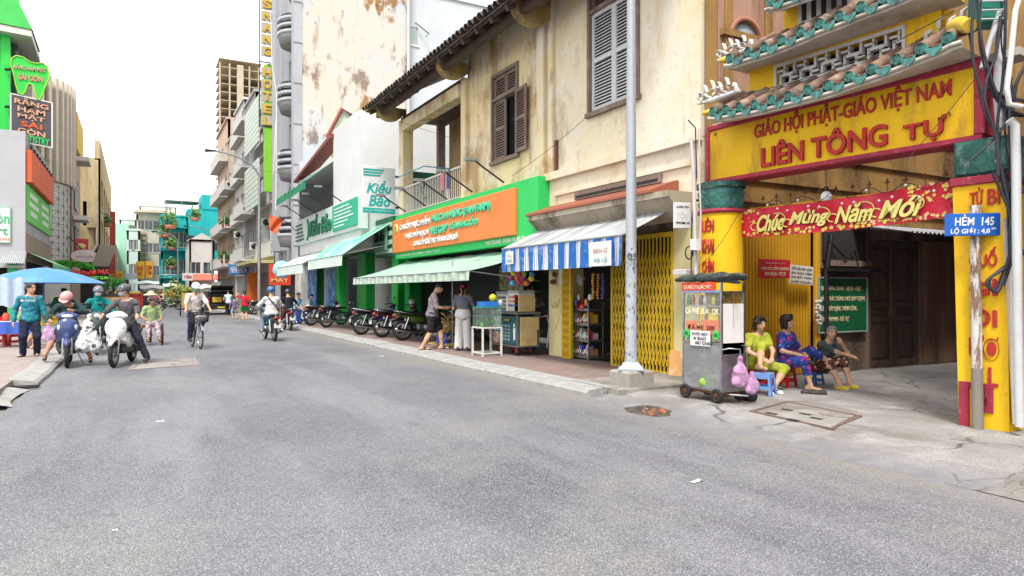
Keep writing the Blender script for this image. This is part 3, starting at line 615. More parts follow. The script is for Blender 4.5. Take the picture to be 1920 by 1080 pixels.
for z in (3.6, 7.5, 10.7): balcony(tb, fF(a.y), a.x - .2, a.x + 3.2, z, 1.1, TEALW, TEALW if z > 8 else plain(120, 190, 190), solid=z > 8)
k = MB(); k.box(a.x + 3.4, x1 + 6, a.y - .6, a.y + 6, 6, h + 1.2); k.build('rear_wing', TEALW, tb); k = MB(); k.box(x1 + 1.8, x1 + 6, a.y - .7, a.y + 5.5, h + 1.2, h + 3.3); k.build('tall_parapet', TEALW, tb)
for (wa, wb) in ((x1 - .2, 8.0), (x1 + 2.9, 7.6)): window(tb, fF(a.y - .6), wa, wa + 1., wb, wb + 1.6, fm=plain(80, 60, 50), c=.04)
k = MB(); k.box(a.x + .5, x1 + 1.5, a.y - .3, a.y + 4, h + 2.2, h + 2.3); [k.box(x - .05, x + .05, a.y - .3, a.y - .2, h, h + 2.2) for x in (a.x + .6, a.x + 2.6, x1 + 1.4)]; k.build('pergola', plain(120, 112, 104), tb)
tb, a, x1, h = blk('small_house', 'low white house with a red tiled porch before the teal wall', 355, 402, 88, 452, 8, OFFW, {'F': 2}, rows=1, ww=1.2, wh=1.5)
k = MB(); k.add([(a.x - .3, a.y - .1, h), (x1 + .3, a.y - .1, h), ((a.x + x1) / 2, a.y - .1, h + 1.1), (a.x - .3, a.y + 8, h), (x1 + .3, a.y + 8, h), ((a.x + x1) / 2, a.y + 8, h + 1.1)], [(0, 1, 2), (3, 5, 4), (0, 2, 5, 3), (1, 4, 5, 2)]); k.build('gable', OFFW, tb)
k = MB(); k.add([(a.x - .6, a.y - 1.6, 3.1), (x1 + 1, a.y - 1.6, 3.1), (x1 + 1, a.y, 3.9), (a.x - .6, a.y, 3.9), (a.x - .6, a.y - 1.6, 3.0), (x1 + 1, a.y - 1.6, 3.0), (x1 + 1, a.y, 3.8), (a.x - .6, a.y, 3.8)], [(0, 1, 2, 3), (7, 6, 5, 4), (0, 4, 5, 1), (1, 5, 6, 2), (2, 6, 7, 3), (3, 7, 4, 0)]); k.build('porch_roof', plain(184, 92, 74), tb)
LEAF = mat('leaf', c8(84, 124, 52), .6, layers=[('n', c8(52, 92, 36), 1.5, .4, .65, .9), ('s', c8(148, 168, 70), 6, .5, .7, .5)])
def bush(name, label, c, r, n, cat='plant', parent=None, m=None, ls=.12, part=None, rest=True):
    k = MB(); c = Vector(c)
    for i in range(n):
        d = Vector(rs.normal(size=3)); d.normalize(); p = c + Vector((d.x * r[0], d.y * r[1], d.z * r[2])) * (rs.uniform(.35, 1) * (1 + .3 * math.sin(5 * d.x + 3 * d.z))); s = ls * rs.uniform(.6, 1.4)
        u = Vector(rs.normal(size=3)).normalized(); w = u.orthogonal().normalized(); k.add([p - u * s, p + w * s * .45, p + u * s, p - w * s * .45], [(0, 1, 2, 3)])
    o = k.build(part or name, m or LEAF, parent); 
    return tag(o, label, cat) if parent is None else o
def potted(name, label, p, r, h, n=160, m=None, ls=.12, potm=None):
    t = thing(name, label, 'plant', p); k = MB(); k.lathe([(r * .55, 0), (r * .7, .3 * r + .15), (r * .6, .3 * r + .15)], 10, Matrix.Translation(p)); k.build('pot', potm or plain(150, 90, 66), t)
    bush('foliage', '', (p[0], p[1], p[2] + h * .6), (r, r, h * .5), n, parent=t, m=m, ls=ls); k = MB(); k.cyl((p[0], p[1], p[2] + .1), (p[0], p[1], p[2] + h * .6), .02); k.build('stem', RUST, t); return t
for px, py, r, lab in ((318, 412, 1.3, 'leafy planter on the teal house roof corner'), (308, 432, 1.0, 'trailing creeper on the teal house upper balcony'), (322, 458, .8, 'potted shrub on the teal house middle balcony'), (322, 494, .7, 'potted shrub on the lowest teal balcony'), (366, 402, .9, 'green shrub under the teal roof pergola')):
    p = at(px, py, 94.5); potted('potted_shrub', lab, (p.x, p.y, p.z - r), r, r * 2, 220, ls=.22)
# street lamps
LAMPM = mat('galvanised', c8(168, 172, 176), .45, .6, layers=[('n', c8(128, 130, 132), 3, .4, .7, .7), ('s', c8(206, 206, 206), 30, .55, .72, .5)])
def lamp(label, x, y, h, arm, r=.085):
    t = thing('street_lamp', label, 'street lamp', (x, y, .12), 0, 'curved street lamps'); k = MB(); k.cyl((x, y, .12), (x, y, h * .86), r, r * .6, 10); k.build('pole', LAMPM, t)
    k = MB(); pts = [Vector((x, y, h * .86)) + Vector((arm[0] * (1 - math.cos(s * 1.45)), arm[1] * (1 - math.cos(s * 1.45)), h * .14 * math.sin(s * 1.5))) for s in [i / 8 for i in range(9)]]; k.tube(pts, r * .45, 6); k.build('arm', LAMPM, t)
    e = pts[-1]; d = Vector((arm[0], arm[1], 0)).normalized(); k = MB(); k.cyl(e, e + d * .55 + Vector((0, 0, -.04)), .05, .09, 8); k.build('lamp_head', DARKM, t)
q = onX(486, 548, 6.1); lamp('tall grey lamp post on the right pavement before the hotel', q.x, q.y, 9.2, (-2.6, -.4), .11)
q = at(398, 548, 70); lamp('far white lamp post before the small white house', q.x, q.y, 8.2, (-2.4, 0))
q = at(333, 548, 74); lamp('far white lamp post before the teal house', q.x, q.y, 8.0, (-2.2, 0))
q = at(219, 548, 78); lamp('far grey lamp post beside the red banner', q.x, q.y, 7.6, (-1.6, 0))
# ------------------------------------------------------------------ right-hand side, far to near
XF = 7.9
def facade_house(name, label, y0, y1, h, m, rows, cols, z0=4.0, pitch=3.5, ww=1.4, wh=1.6, bal=None, xf=XF, side=True, gm=GLASS, railm=None, group=None, ground=None, depth=9, bcols=None):
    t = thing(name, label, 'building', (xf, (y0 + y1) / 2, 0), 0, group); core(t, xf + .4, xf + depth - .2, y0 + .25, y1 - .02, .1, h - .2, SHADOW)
    T = fR(xf); hs = []
    for r in range(rows):
        for c in range(cols):
            yc = y1 + (y0 - y1) * (c + .5) / cols; z = z0 + r * pitch + .35
            if z + wh < h: hs.append((-yc - ww / 2, -yc + ww / 2, z, z + wh))
    hs2 = hs + [(-y1 + .35, -y0 - .35, .1, 2.9)]
    wallp(t, T, -y1, -y0, 0, h, m, hs2)
    for q in hs: window(t, T, *q, gm=gm)
    k = MB(T); k.box(-y1 + .35, -y0 - .35, .12, 2.9, -.2, -.14); s_ = k.build('shutter', ground or plain(150, 150, 150), t)
    for i in range(12): k = MB(T); k.box(-y1 + .35, -y0 - .35, .2 + i * .22, .26 + i * .22, -.14, -.115); k.build('slat', ground or plain(150, 150, 150), s_)
    if side: k = MB(); k.box(xf, xf + depth, y0, y0 + .2, 0, h); k.build('side_wall', m, t)
    if bal:
        for r in range(rows): balcony(t, T, -y1 + .2, -y0 - .2, z0 + r * pitch, bal, OFFW, railm or plain(206, 204, 200))
    k = MB(); k.box(xf - .15, xf + depth, y0, y1, h, h + .2); k.build('roof', m, t)
    return t
PINK = wall('pinkish_plaster', c8(206, 176, 156), c8(130, 96, 76), .6)
t = facade_house('shophouse', 'tall pinkish shophouse with stacked balconies at the far right row end', 72, 82, 18.5, PINK, 4, 3, bal=.8)
t = facade_house('shophouse', 'brown stained shophouse with hanging plants and iron balconies', 66.6, 71.9, 16, wall('brown_plaster', c8(190, 172, 150), c8(110, 86, 66), .7), 3, 2, bal=.9)
for z, o in ((7.6, 0), (4.4, .8)): potted('potted_shrub', ['hanging green plant on the upper brown balcony', 'bushy yellow green plant low on the brown balcony'][o > 0], (XF - .7, 67.5 + o, z - .2), .55, 1.1, 150, ls=.16)
t = facade_house('shophouse', 'white panelled shophouse with dark balcony openings', 60.2, 66.5, 17.5, OFFW, 4, 2, bal=.5, ww=2.0, wh=2.0)
t = facade_house('shophouse', 'grey white shophouse with strip balconies behind the lamp post', 54.2, 60.1, 16.6, GREYW, 4, 2, bal=1.0, ww=1.8, wh=2.0)
t = facade_house('shophouse', 'white shophouse with louvred panels and a lime green fin', 46.3, 54.1, 15.6, OFFW, 4, 2, ww=2.2, wh=1.9, bal=.25)
LIME = plain(128, 206, 44)
k = MB(); k.box(7.25, 9, 46.2, 46.6, 8, 16.2); k.build('green_fin', LIME, t)
LOUV = plain(206, 222, 204)
for z in (7.3, 11.4):
    for i in range(9): k = MB(); k.box(7.0, 7.1, 47.2, 53.5, z + i * .34, z + .3 + i * .34); k.build('louvre', LOUV, t)
k = MB(); k.box(6.5, 7.88, 46.4, 54, 3.4, 3.6); k.build('canopy', plain(196, 186, 120), t)
# --- the hotel with curved balconies
t = thing('hotel', 'tall pale hotel with curved striped balconies and a peeling side wall', 'building', (9, 42, 0))
HOTW = wall('hotel_grey', c8(176, 178, 186), c8(130, 130, 132), .4, .55)
PEEL = mat('peeling_wall', c8(214, 204, 192), .92, layers=[('n', c8(190, 202, 214), .28, .47, .57, .85), ('n', c8(222, 204, 182), .5, .48, .6, .85), ('n', c8(150, 112, 70), (.22, .22, .16), .525, .555, .97), ('n', c8(96, 68, 44), (1.1, 1.1, .6), .555, .64, .7), ('n', c8(124, 94, 64), (2.6, 2.6, .45), .57, .72, .65)], bump=(4, .35, .05), spec=.1)
k = MB(fF(38)); k.box(7.6, 13.9, 0, 25, -.3, 0); k.build('side_wall', PEEL, t)
k = MB(fF(37.98)); k.box(7.45, 7.9, 3, 25, -.6, .02)
for z in range(8): pass
k.build('corner_pilaster', HOTW, t)
for i in range(10): k = MB(); k.box(7.42, 7.92, 37.93, 37.96, 4 + i * 2.2, 4.05 + i * 2.2); k.build('joint_strip', plain(130, 132, 136), t)
T = fR(XF); hs = [(-41.6, -39.2, z, z + 2.6) for z in (5.0, 8.7, 12.4, 16.1, 19.8)]
wallp(t, T, -46.2, -38.3, 0, 25, HOTW, hs + [(-45.5, -39, .1, 3.2)])
GG = mat('green_glass', c8(70, 104, 88), .1, spec=.7, layers=[('n', c8(140, 168, 150), .8, .45, .65, .6)])
for q in hs: window(t, T, *q, gm=GG, bars=2, hb=1, sill=False)
core(t, 8.4, 13.7, 38.4, 46, .1, 24.8, SHADOW)
k = MB(T); k.box(-44.3, -43.2, 4, 25, 0, .5); k.box(-42.6, -42.2, 4, 25, 0, .35); k.build('pilaster', HOTW, t)
STRIPE = plain(164, 166, 172); DKS = plain(58, 60, 64)
for z in (4.1, 7.9, 11.7, 15.5):
    cx, cy = XF + .25, 40.2; arc = lambda r0, z0_, z1_, m, nm, pa: None
    k = MB(Matrix.Translation((cx, cy, 0))); k.lathe([(0, z), (.98, z), (1.12, z + .5)], 14, a0=math.pi / 2, a1=1.5 * math.pi); bl = k.build('balcony', GREYW, t)
    for i in range(3):
        k = MB(Matrix.Translation((cx, cy, 0))); k.lathe([(1.06, z + .5 + i * .38), (1.14, z + .5 + i * .38), (1.14, z + .7 + i * .38), (1.06, z + .7 + i * .38)], 14, a0=math.pi / 2, a1=1.5 * math.pi); k.build('band', STRIPE, bl)
        k = MB(Matrix.Translation((cx, cy, 0))); k.lathe([(1.0, z + .7 + i * .38), (1.0, z + .88 + i * .38)], 14, a0=math.pi / 2, a1=1.5 * math.pi); k.build('gap', DKS, bl)
k = MB(); k.tube([(6.5, 39.3, 17), (6.55, 39.2, 14), (6.8, 39.1, 12.2), (6.6, 39.1, 8)], .03, 6); k.tube([(6.75, 39.0, 12.4), (6.7, 38.9, 6)], .035, 6); k.build('drain_pipe', plain(226, 226, 224), t)
# bent neighbour behind it
t = simple_block('apartment_block', 'pale blue grey block with one small window beside the peeling wall', 14.0, 30, 38.6, 50, 19.5, wall('pale_blue_plaster', c8(206, 214, 220), c8(168, 172, 174), .35, .55), {}, cols=1, rows=0)
p = onY(768, 65, 38.6); window(t, fF(38.6), p.x - .45, p.x + .55, p.z - .6, p.z + .55, gm=mat('pale_glass', c8(150, 168, 170), .1, spec=.7), c=.03)
k = MB(); k.cyl((13.95, 37.9, 0), (13.95, 37.9, 25), .09, n=8); k.build('drain_pipe', OFFW, t)
k = MB(); k.tube([(14.6, 38.5, 17.6), (15.3, 38, 16.9), (15.3, 38.5, 16.9)], .03); k.build('bracket', DARKM, t)
# vertical hotel sign
p = at(501, 548, 44.0); T = fF(p.y, p.x); t = thing('hotel_sign', 'tall vertical sign with yellow letters spelling NANG HOTEL', 'sign', (p.x, p.y, 3.4))
zt = lambda py: CH + (HY - py) / F * 44.0
YEL = plain(222, 172, 40); PALE = plain(180, 174, 162)
k = MB(T); k.box(-.5, -.44, zt(238), zt(-20), -.06, 0); k.box(.44, .5, zt(238), zt(-20), -.06, 0)
for y in (238, 118, -15): k.box(-.44, .44, zt(y), zt(y) + .07, -.06, 0)
k.build('frame', DARKM, t)
for ch, y in zip('SNANGHOTEL', (18, 40, 62, 84, 106, 146, 168, 190, 214, 236)):
    k = MB(T); k.box(-.36, .36, zt(y), zt(y - 19.5), -.1, -.02); bx = k.build('letter_box', PALE, t); text(bx, ch, sub(T, -.26, zt(y - 2)), .52, zt(y - 18) - zt(y - 2), YEL, .06, bold=.03, lift=-.01)
k = MB(); [k.cyl((p.x, p.y, zt(y)), (p.x + .6, p.y, zt(y)), .025, n=6) for y in (30, 120, 200)]; k.build('bracket', DARKM, t)
# --- Kieu Bao shop
KBW = wall('kb_white', c8(228, 229, 226), c8(150, 146, 138), .35, .56); KBG = plain(52, 152, 92); PG = plain(198, 226, 186)
t = thing('shophouse', 'white corner shophouse with red trimmed gable and green awnings', 'building', (XF, 30, 0))
k = MB(); k.box(7.1, 16, 24.2, 24.45, 3.3, 7.95); k.build('side_wall', KBW, t)
wallp(t, fR(7.1), -28.1, -24.46, 3.3, 8.15, KBW); k = MB(); k.box(7.1, 7.35, 28.1, 35, 3.3, 4.9); k.build('balcony_wall', KBW, t)
k = MB(); k.box(8.6, 8.8, 28.1, 36, 3.3, 8.0); k.build('rear_wall', plain(226, 226, 222), t); k = MB(); k.box(7.1, 8.6, 34.7, 35, 3.3, 8.0); k.build('end_wall', plain(190, 196, 200), t)
k = MB(); k.box(7.2, 10, 24.5, 35, 3.1, 3.3); k.build('floor_slab', KBW, t); k = MB(); k.box(7.12, 8.6, 28.1, 34.7, 6.9, 7.0); k.build('ceiling', KBW, t)
window(t, fR(8.58), -31.6, -29.6, 4.0, 6.2, fm=plain(120, 100, 60), c=.03)
k = MB(fR(8.55)); [k.box(-31.7, -29.5, 6.2 + i * .1, 6.27 + i * .1, 0, .12 - i * .012) for i in range(5)]; k.build('rolled_blind', plain(196, 168, 84), t)
TRIM = plain(126, 56, 44)
k = MB(fR(7.06)); k.prism([(-35.4, 7.0), (-28.0, 7.82), (-28.0, 7.99), (-35.4, 7.12)], -.5, .12); k.build('roof_trim', TRIM, t)
k = MB(fF(30.2)); p0 = onY(612, 258, 30.2); p1 = onY(640, 205, 30.2); p2 = onY(672, 212, 30.2); p3 = onY(700, 212, 30.2)
k.prism([(p0.x, 7.6), (p0.x, p0.z), (p1.x, p1.z), (p2.x - .25, p2.z - .2), (p2.x, p2.z + .1), (p2.x + 2, p2.z), (p2.x + 2, 7.6)], -.3, 0); k.build('gable_wall', PG, t)
k = MB(fF(30.1)); k.tube([(p0.x, p0.z, 0), (p1.x, p1.z, 0), (p2.x - .25, p2.z - .2, 0), (p2.x, p2.z + .1, 0)], .08, 4); k.build('gable_trim', TRIM, t)
GAW = mat('green_awning', c8(38, 128, 92), .75, layers=[('n', c8(24, 92, 66), 2, .4, .7, .6)], bump=(9, .3, .02))
k = MB(); k.grid(lambda u, v: (7.2 - 1.2 * v, 28.2 + 6.5 * u, 6.9 - .9 * v + .05 * math.sin(u * 40) * v), 40, 6); aw = k.build('upper_awning', GAW, t)
k = MB(); k.grid(lambda u, v: (6.0 + .03 * math.sin(u * 50), 28.2 + 6.5 * u, 6.0 - .3 * v), 40, 2); k.build('valance', GAW, aw)
# ground floor: green posts, white walls
for ya, yb in ((22.1, 22.7), (25.8, 26.9), (29.8, 30.4), (34, 34.6)): k = MB(fR(7.75)); k.bbox(-yb, -ya, .12, 3.3, -.38, 0, .02); k.build('column', plain(12, 142, 52, .35), t)
k = MB(); k.box(8.9, 9.1, 22.4, 37, .12, 3.3); k.build('shop_wall', plain(198, 200, 196), t); k = MB(); k.box(7.9, 9, 22.4, 37, 3.0, 3.1); k.build('shop_ceiling', plain(170, 172, 170), t)
k = MB(); k.box(7.6, 9, 36.8, 37.2, .12, 3.3); k.build('end_wall', KBW, t)
k = MB(fR(7.6)); k.box(-24.2, -22.3, 2.75, 4.1, -.4, -.05); k.box(-37, -24.2, 3.0, 3.32, -.4, -.05); k.build('fascia', plain(20, 96, 60), t)
for i in range(4): k = MB(fR(7.6)); k.box(-24.1, -22.35, 2.85 + i * .3, 3.0 + i * .3, -.05, -.02); k.build('slat', plain(170, 206, 176), t)
b = board('shop_sign', 'dark green shop sign reading Kiều Bảo under the eaves', 'sign', fR(7.52, 24.0, 2.95), 1.35, .85, .06, plain(96, 146, 116)); text(b, 'Kiều Bảo', sub(fR(7.52, 24.0, 2.95), .1, .32), 1.1, .45, plain(18, 30, 24), .02, bold=.01, shear=.3); text(b, 'ĐT: 38 366 168', sub(fR(7.52, 24.0, 2.95), .35, .12), .8, .13, plain(18, 30, 24), .01)
# projecting sign box
T = fR(7.0, 34.8, 3.8); b = board('shop_sign', 'long white and green sign box reading Kiều Bảo with striped lines', 'sign', T, 10.8, 1.22, .3, plain(214, 232, 222))
k = MB(T); k.box(7.1, 10.6, .15, 1.14, .004, .05); gp = k.build('green_panel', plain(40, 170, 130), b)
for i, w in enumerate((2.2, 2.6, 2.4, 2.8, 2.0, 1.5)): k = MB(T); k.box(7.4, 7.4 + w, .96 - i * .14, 1.02 - i * .14, .052, .06); k.build('text_line', plain(206, 236, 224), gp)
text(b, 'Kiều Bảo', sub(T, 2.9, .22), 4.0, .92, plain(26, 110, 74), .07, bold=.02, shear=.25)
k = MB(T); pts = [(2.3 + .35 * math.cos(a), .6 + .48 * math.sin(a), .01) for a in [i * .2 - 1.3 for i in range(14)]]; k.tube(pts, .06, 4); k.build('logo', plain(30, 120, 84), b)
for i in range(5): k = MB(T); k.box(-.2, 1.6 - .1 * i, .2 + i * .18, .28 + i * .18, .002, .04); k.build('stripe', plain(70, 96, 88), b)
p = onY(680, 398, 22.7); p1 = onY(741, 316, 22.7); T = fF(22.7, p.x, p.z); w, h = p1.x - p.x, p1.z - p.z
b = board('hanging_sign', 'white hanging sign with turquoise script reading Kiều Bảo', 'sign', T, w, h, .12, plain(238, 242, 242))
TQ = plain(20, 164, 158); text(b, 'Kiều', sub(T, w * .12, h * .43), w * .76, h * .28, TQ, .012, shear=.25, bold=.025); text(b, 'Bảo', sub(T, w * .18, h * .145), w * .66, h * .27, TQ, .012, shear=.25, bold=.025)
k = MB(T); [k.prism([(.02, h * (.95 - i * .06)), (w * (.66 - i * .05), h * (.95 - i * .06)), (w * (.62 - i * .05), h * (.915 - i * .06)), (.02, h * (.915 - i * .06))], .001, .012) for i in range(3)]; k.box(.0, w, .0, h * .11, .001, .01); k.build('stripe', TQ, b); text(b, 'ĐC: 157 TRẦN HƯNG ĐẠO', sub(T, .08, h * .035), w * .86, h * .045, plain(240, 250, 250), .006, lift=.011)
k = MB(T); k.box(w - .2, w + .2, .2, .26, -.1, -.05); k.box(w - .2, w + .2, h - .3, h - .24, -.1, -.05); k.build('bracket', DARKM, b)
# gooseneck lamps over the signs
def gooseneck(label, p, out, z):
    t = thing('sign_lamp', label, 'lamp', p, 0, 'gooseneck lamps over the shop signs'); k = MB(); p = Vector(p); k.tube([p, p + Vector((-out * .7, .1, z * .7)), p + Vector((-out, .1, z))], .022, 6); k.build('arm', DARKM, t)
    e = p + Vector((-out, .1, z)); k = MB(); k.box(e.x - .18, e.x + .1, e.y - .08, e.y + .08, e.z - .05, e.z + .02); k.build('lamp_head', plain(120, 120, 120), t)
for i, y in enumerate((26.4, 28.6, 30.8, 33.2)): gooseneck('black arm lamp over the white and green box sign, number %s along' % ('one two three four'.split()[i]) if 0 else ['arm lamp over the green panel of the box sign', 'arm lamp above the letter B of the box sign', 'arm lamp above the letter K of the box sign', 'arm lamp over the striped end of the box sign'][i], (7.0, y, 5.02), .85, .55)
for i, (x, y, z) in enumerate(((7.4, 58, 7.9), (7.4, 63, 6.2), (7.5, 49, 6.0), (7.4, 69, 11.4), (7.4, 76, 8.2), (7.3, 53, 4.6))):
    t = thing('air_conditioner', 'white air conditioner box on the ' + ['strip balcony house, upper', 'white panelled house, low', 'louvred house below its panels', 'brown stained house, high', 'pinkish house, middle', 'canopy by the orange panel'][i], 'air conditioner', (x, y, z)); k = MB(fF(y, x, z)); k.bbox(0, .75, 0, .55, -.3, 0, .02); k.build('case', plain(206, 206, 202), t); k = MB(fF(y, x + .3, z + .28)); k.lathe([(.2, .004), (.22, .004), (.22, .02), (.0, .02)], 14); k.build('fan_grille', DARKM, t)
# --- orange and green grocery sign
SGR = plain(36, 196, 88, .5); ORG = plain(236, 122, 58, .5)
T = fR(7.6, 21.9, 2.6); b = board('grocery_sign', 'big green sign box with an orange panel of white and green raised letters', 'sign', T, 9.25, 1.42, .3, SGR)
k = MB(T); k.bbox(-.02, 8.35, .2, 1.28, .004, .09, .02); op = k.build('orange_panel', ORG, b)
LW = plain(244, 242, 236, .4); LG = plain(70, 206, 150, .4); q = 9.0 / 9.25
text(op, 'CHUỖI THỰC PHẨM', sub(T, .75, .86, .09), 2.55, .30, LW, .03, bold=.035); text(op, 'PHÚC AN HƯNG (PAN FARM)', sub(T, 3.45, .86, .09), 3.75, .30, LG, .03, bold=.035)
text(op, 'THỰC PHẨM SẠCH', sub(T, 1.25, .56, .09), 1.95, .26, LW, .03, bold=.035); text(op, '"VIETGAP"', sub(T, 3.3, .56, .09), 1.35, .23, LG, .03, bold=.035); text(op, '| CỬA HÀNG SỐ 21', sub(T, 4.75, .56, .09), 1.75, .28, LG, .03, bold=.035)
text(op, 'CUNG CẤP SỈ-LẺ THỊT VÀ RAU CỦ QUẢ', sub(T, 2.0, .29, .09), 3.3, .25, LW, .03, bold=.035)
text(b, 'ĐC: 145 TRẦN HƯNG ĐẠO, PHƯỜNG 2, QUẬN 5, TP.HCM', sub(T, .2, .06), 3.6, .09, LW, .012); text(b, 'HOTLINE: 0938.18.10.21', sub(T, 6.8, .06), 1.9, .1, LW, .012)
k = MB(T @ Matrix.Translation((.38, .98, .09))); k.lathe([(0, .02), (.16, .02), (.16, 0)], 18); lg = k.build('logo', plain(220, 214, 120), op); k = MB(T @ Matrix.Translation((.38, .98, .115))); [k.ball((.045 * math.cos(a), .05 * math.sin(a) + .02, 0), (.025, .06, .012)) for a in (.6, 1.57, 2.5)]; k.build('sprout', plain(66, 150, 60), lg)
for i, y in enumerate((20.6, 18.9, 17.3, 15.7, 14.0)): gooseneck('black arm lamp over the orange sign, ' + ['at its far left end', 'in front of the balcony plant', 'before the balcony railing end', 'below the open window', 'nearest the tall green sign end'][i], (7.5, y, 4.05), .75, .5)
# --- yellow colonial house
YW = mat('yellow_wall', c8(248, 226, 186), .92, spec=.15, bump=(22, .3, .012), layers=[('n', c8(250, 236, 210), .55, .45, .6, .85), ('n', c8(224, 186, 122), (.9, .9, .6), .54, .68, .6), ('n', c8(156, 126, 92), (.9, .9, .6), .555, .68, .7), ('n', c8(214, 160, 84), (2.2, 2.2, .5), .6, .72, .55), ('n', c8(88, 68, 50), (6, 6, .5), .63, .78, .55), ('s', c8(200, 170, 124), 9, .56, .72, .4)])
YWD = mat('yellow_wall_upper', c8(246, 214, 158), .92, spec=.15, bump=(22, .3, .012), layers=[('n', c8(248, 232, 204), .7, .45, .6, .85), ('n', c8(162, 124, 78), (1.0, 1.0, .7), .485, .61, .75), ('n', c8(92, 70, 50), (3.2, 3.2, 1.0), .56, .72, .6), ('n', c8(222, 170, 76), (1.3, 1.3, .6), .6, .7, .6), ('n', c8(60, 48, 38), (9, 9, .5), .66, .78, .5)])
WOOD = mat('grey_wood', c8(128, 108, 96), .85, layers=[('n', c8(82, 66, 58), (30, 30, 1.5), .4, .7, .7), ('n', c8(160, 142, 130), (3, 3, 2), .5, .7, .6)], bump=(60, .3, .004))
WOODW = mat('white_shutter_wood', c8(214, 214, 216), .75, layers=[('n', c8(170, 168, 168), (20, 20, 1.5), .45, .7, .6)])
DW = mat('dark_wood', c8(82, 66, 56), .8, layers=[('n', c8(48, 38, 32), (22, 22, 1.2), .4, .7, .8), ('n', c8(116, 100, 88), (3, 3, 1), .55, .75, .5)], bump=(60, .3, .004))
t = YH = thing('colonial_house', 'weathered yellow two storey shophouse with shutters and a long tiled eave', 'building', (XF, 15, 0))
T = fR(XF); WB = (-11.53, -9.78, 5.15, 7.9); WA = (-15.35, -13.3, 4.85, 7.15)
pa = onX(923, 290, XF); pb = onX(975, 270, XF); WA = (-pa.y, -onX(973, 200, XF).y, 4.78, 6.95)
pc = onX(1105, 215, XF); WBa = -onX(1104, 200, XF).y; WBb = -onX(1200, 200, XF).y
zb = onX(1105, 214, XF).z; WB = (WBa, WBb, zb, zb + 2.75)
wallp(t, T, -16.75, -12.66, 4.0, 8.2, YWD, [WA], .3); wallp(t, T, -12.66, -8.1, 4.0, 8.6, YW, [WB], .3)
k = MB(T); k.box(-12.66, -8.1, 3.0, 3.99, -.3, 0); k.build('lower_wall', YW, t)
k = MB(T); k.box(-12.72, -8.05, 3.92, 4.08, .001, .1); k.build('ledge', YW, t); k = MB(T); k.box(-12.4, -8.3, 3.56, 3.64, .001, .05); k.build('lower_ledge', YW, t)
k = MB(T); k.box(-11.6, -9.0, 3.38, 3.53, .001, .06); k.build('vent_strip', WOOD, t); k = MB(T); k.box(-11.55, -9.05, 3.41, 3.46, .05, .066); k.build('vent_gap', SHADOW, t)
for a in (-12.72, -16.75): k = MB(T); k.bbox(a - .28, a + .0, 4.0, 7.3, .001, .13, .02); k.build('pilaster', YWD, t)
k = MB(T); k.bbox(-12.60, -12.42, 4.05, 8.3, .001, .09, .02); k.build('pilaster', YWD, t); k = MB(T); k.box(-12.36, -12.28, 4.1, 4.75, .01, .06); k.build('iron_bracket', RUST, t)
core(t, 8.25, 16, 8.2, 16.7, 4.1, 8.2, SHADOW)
# shutters, louvre by louvre
SLM = MB(); SLM.add([(0, 0, 0), (1, 0, 0), (1, -.035, .03), (0, -.035, .03), (0, .008, 0), (1, .008, 0), (1, -.027, .03), (0, -.027, .03)], [(0, 1, 2, 3), (7, 6, 5, 4), (0, 4, 5, 1), (3, 2, 6, 7), (0, 3, 7, 4), (1, 5, 6, 2)])
SLW = SLM.mesh('slat', WOOD); SLWW = SLM.mesh('slat', WOODW)
def leaf(parent, T, w, h, fm, sl, rails=(.5,), th=.045, fw=.07, pitch=.062):
    k = MB(T); k.bbox(0, fw, 0, h, -th, 0); k.bbox(w - fw, w, 0, h, -th, 0); bs = [0] + [h * r for r in rails] + [h - fw]
    for b_ in bs: k.box(fw, w - fw, b_, b_ + fw, -th, -.003)
    o = k.build('shutter', fm, parent); k = MB(T); k.box(fw, w - fw, fw, h - fw, -th - .012, -th - .002); k.build('shutter_back', SHADOW, o)
    for i in range(len(bs) - 1):
        z = bs[i] + fw + .04
        while z < bs[i + 1] - .005: place('slat', sl, o, T @ Matrix.Translation((fw, z, -th + .006)) @ Matrix.Diagonal((w - 2 * fw, 1, 1, 1))); z += pitch
    return o
def cas(t, hole, lf, rf_open, transom=.62, fm=WOOD, lm=WOOD, ls=SLW):
    a0, a1, b0, b1 = hole; k = MB(T); f = .08; k.box(a0, a0 + f, b0, b1, -.2, .05); k.box(a1 - f, a1, b0, b1, -.2, .05); k.box(a0 + f, a1 - f, b1 - f, b1, -.2, .05); k.box(a0 - .04, a1 + .04, b0 - .09, b0, -.2, .08); zt = b1 - transom
    k.box(a0 + f, a1 - f, zt - .06, zt, -.2, .06); w = k.build('window', fm, t); m = (a0 + a1) / 2; hw = m - a0 - f
    for a in (a0 + f, m): leaf(w, sub(T, a, zt, -.02), hw, b1 - f - zt, fm, ls if 0 else SLW, ())
    leaf(w, sub(T, a0 + f, b0, -.01), hw, zt - .06 - b0, lm, ls)
    if not rf_open: leaf(w, sub(T, m, b0, -.01), hw, zt - .06 - b0, lm, ls)
    else:
        leaf(w, frame((XF - .07, -(a1 - f), b0), (-.1, -1, 0)), hw, zt - .06 - b0, lm, ls)
        for i in range(6): k = MB(T); x = m + .04 + (hw - .08) * i / 5; k.cyl((x, b0, -.12), (x, zt - .06, -.12), .012, n=6); k.build('bar', DARKM, w)
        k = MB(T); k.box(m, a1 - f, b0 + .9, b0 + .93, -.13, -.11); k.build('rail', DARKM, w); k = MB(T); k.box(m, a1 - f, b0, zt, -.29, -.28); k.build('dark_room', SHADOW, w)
cas(t, WA, 0, True); cas(t, WB, 0, False, .75, lm=WOODW, ls=SLWW)
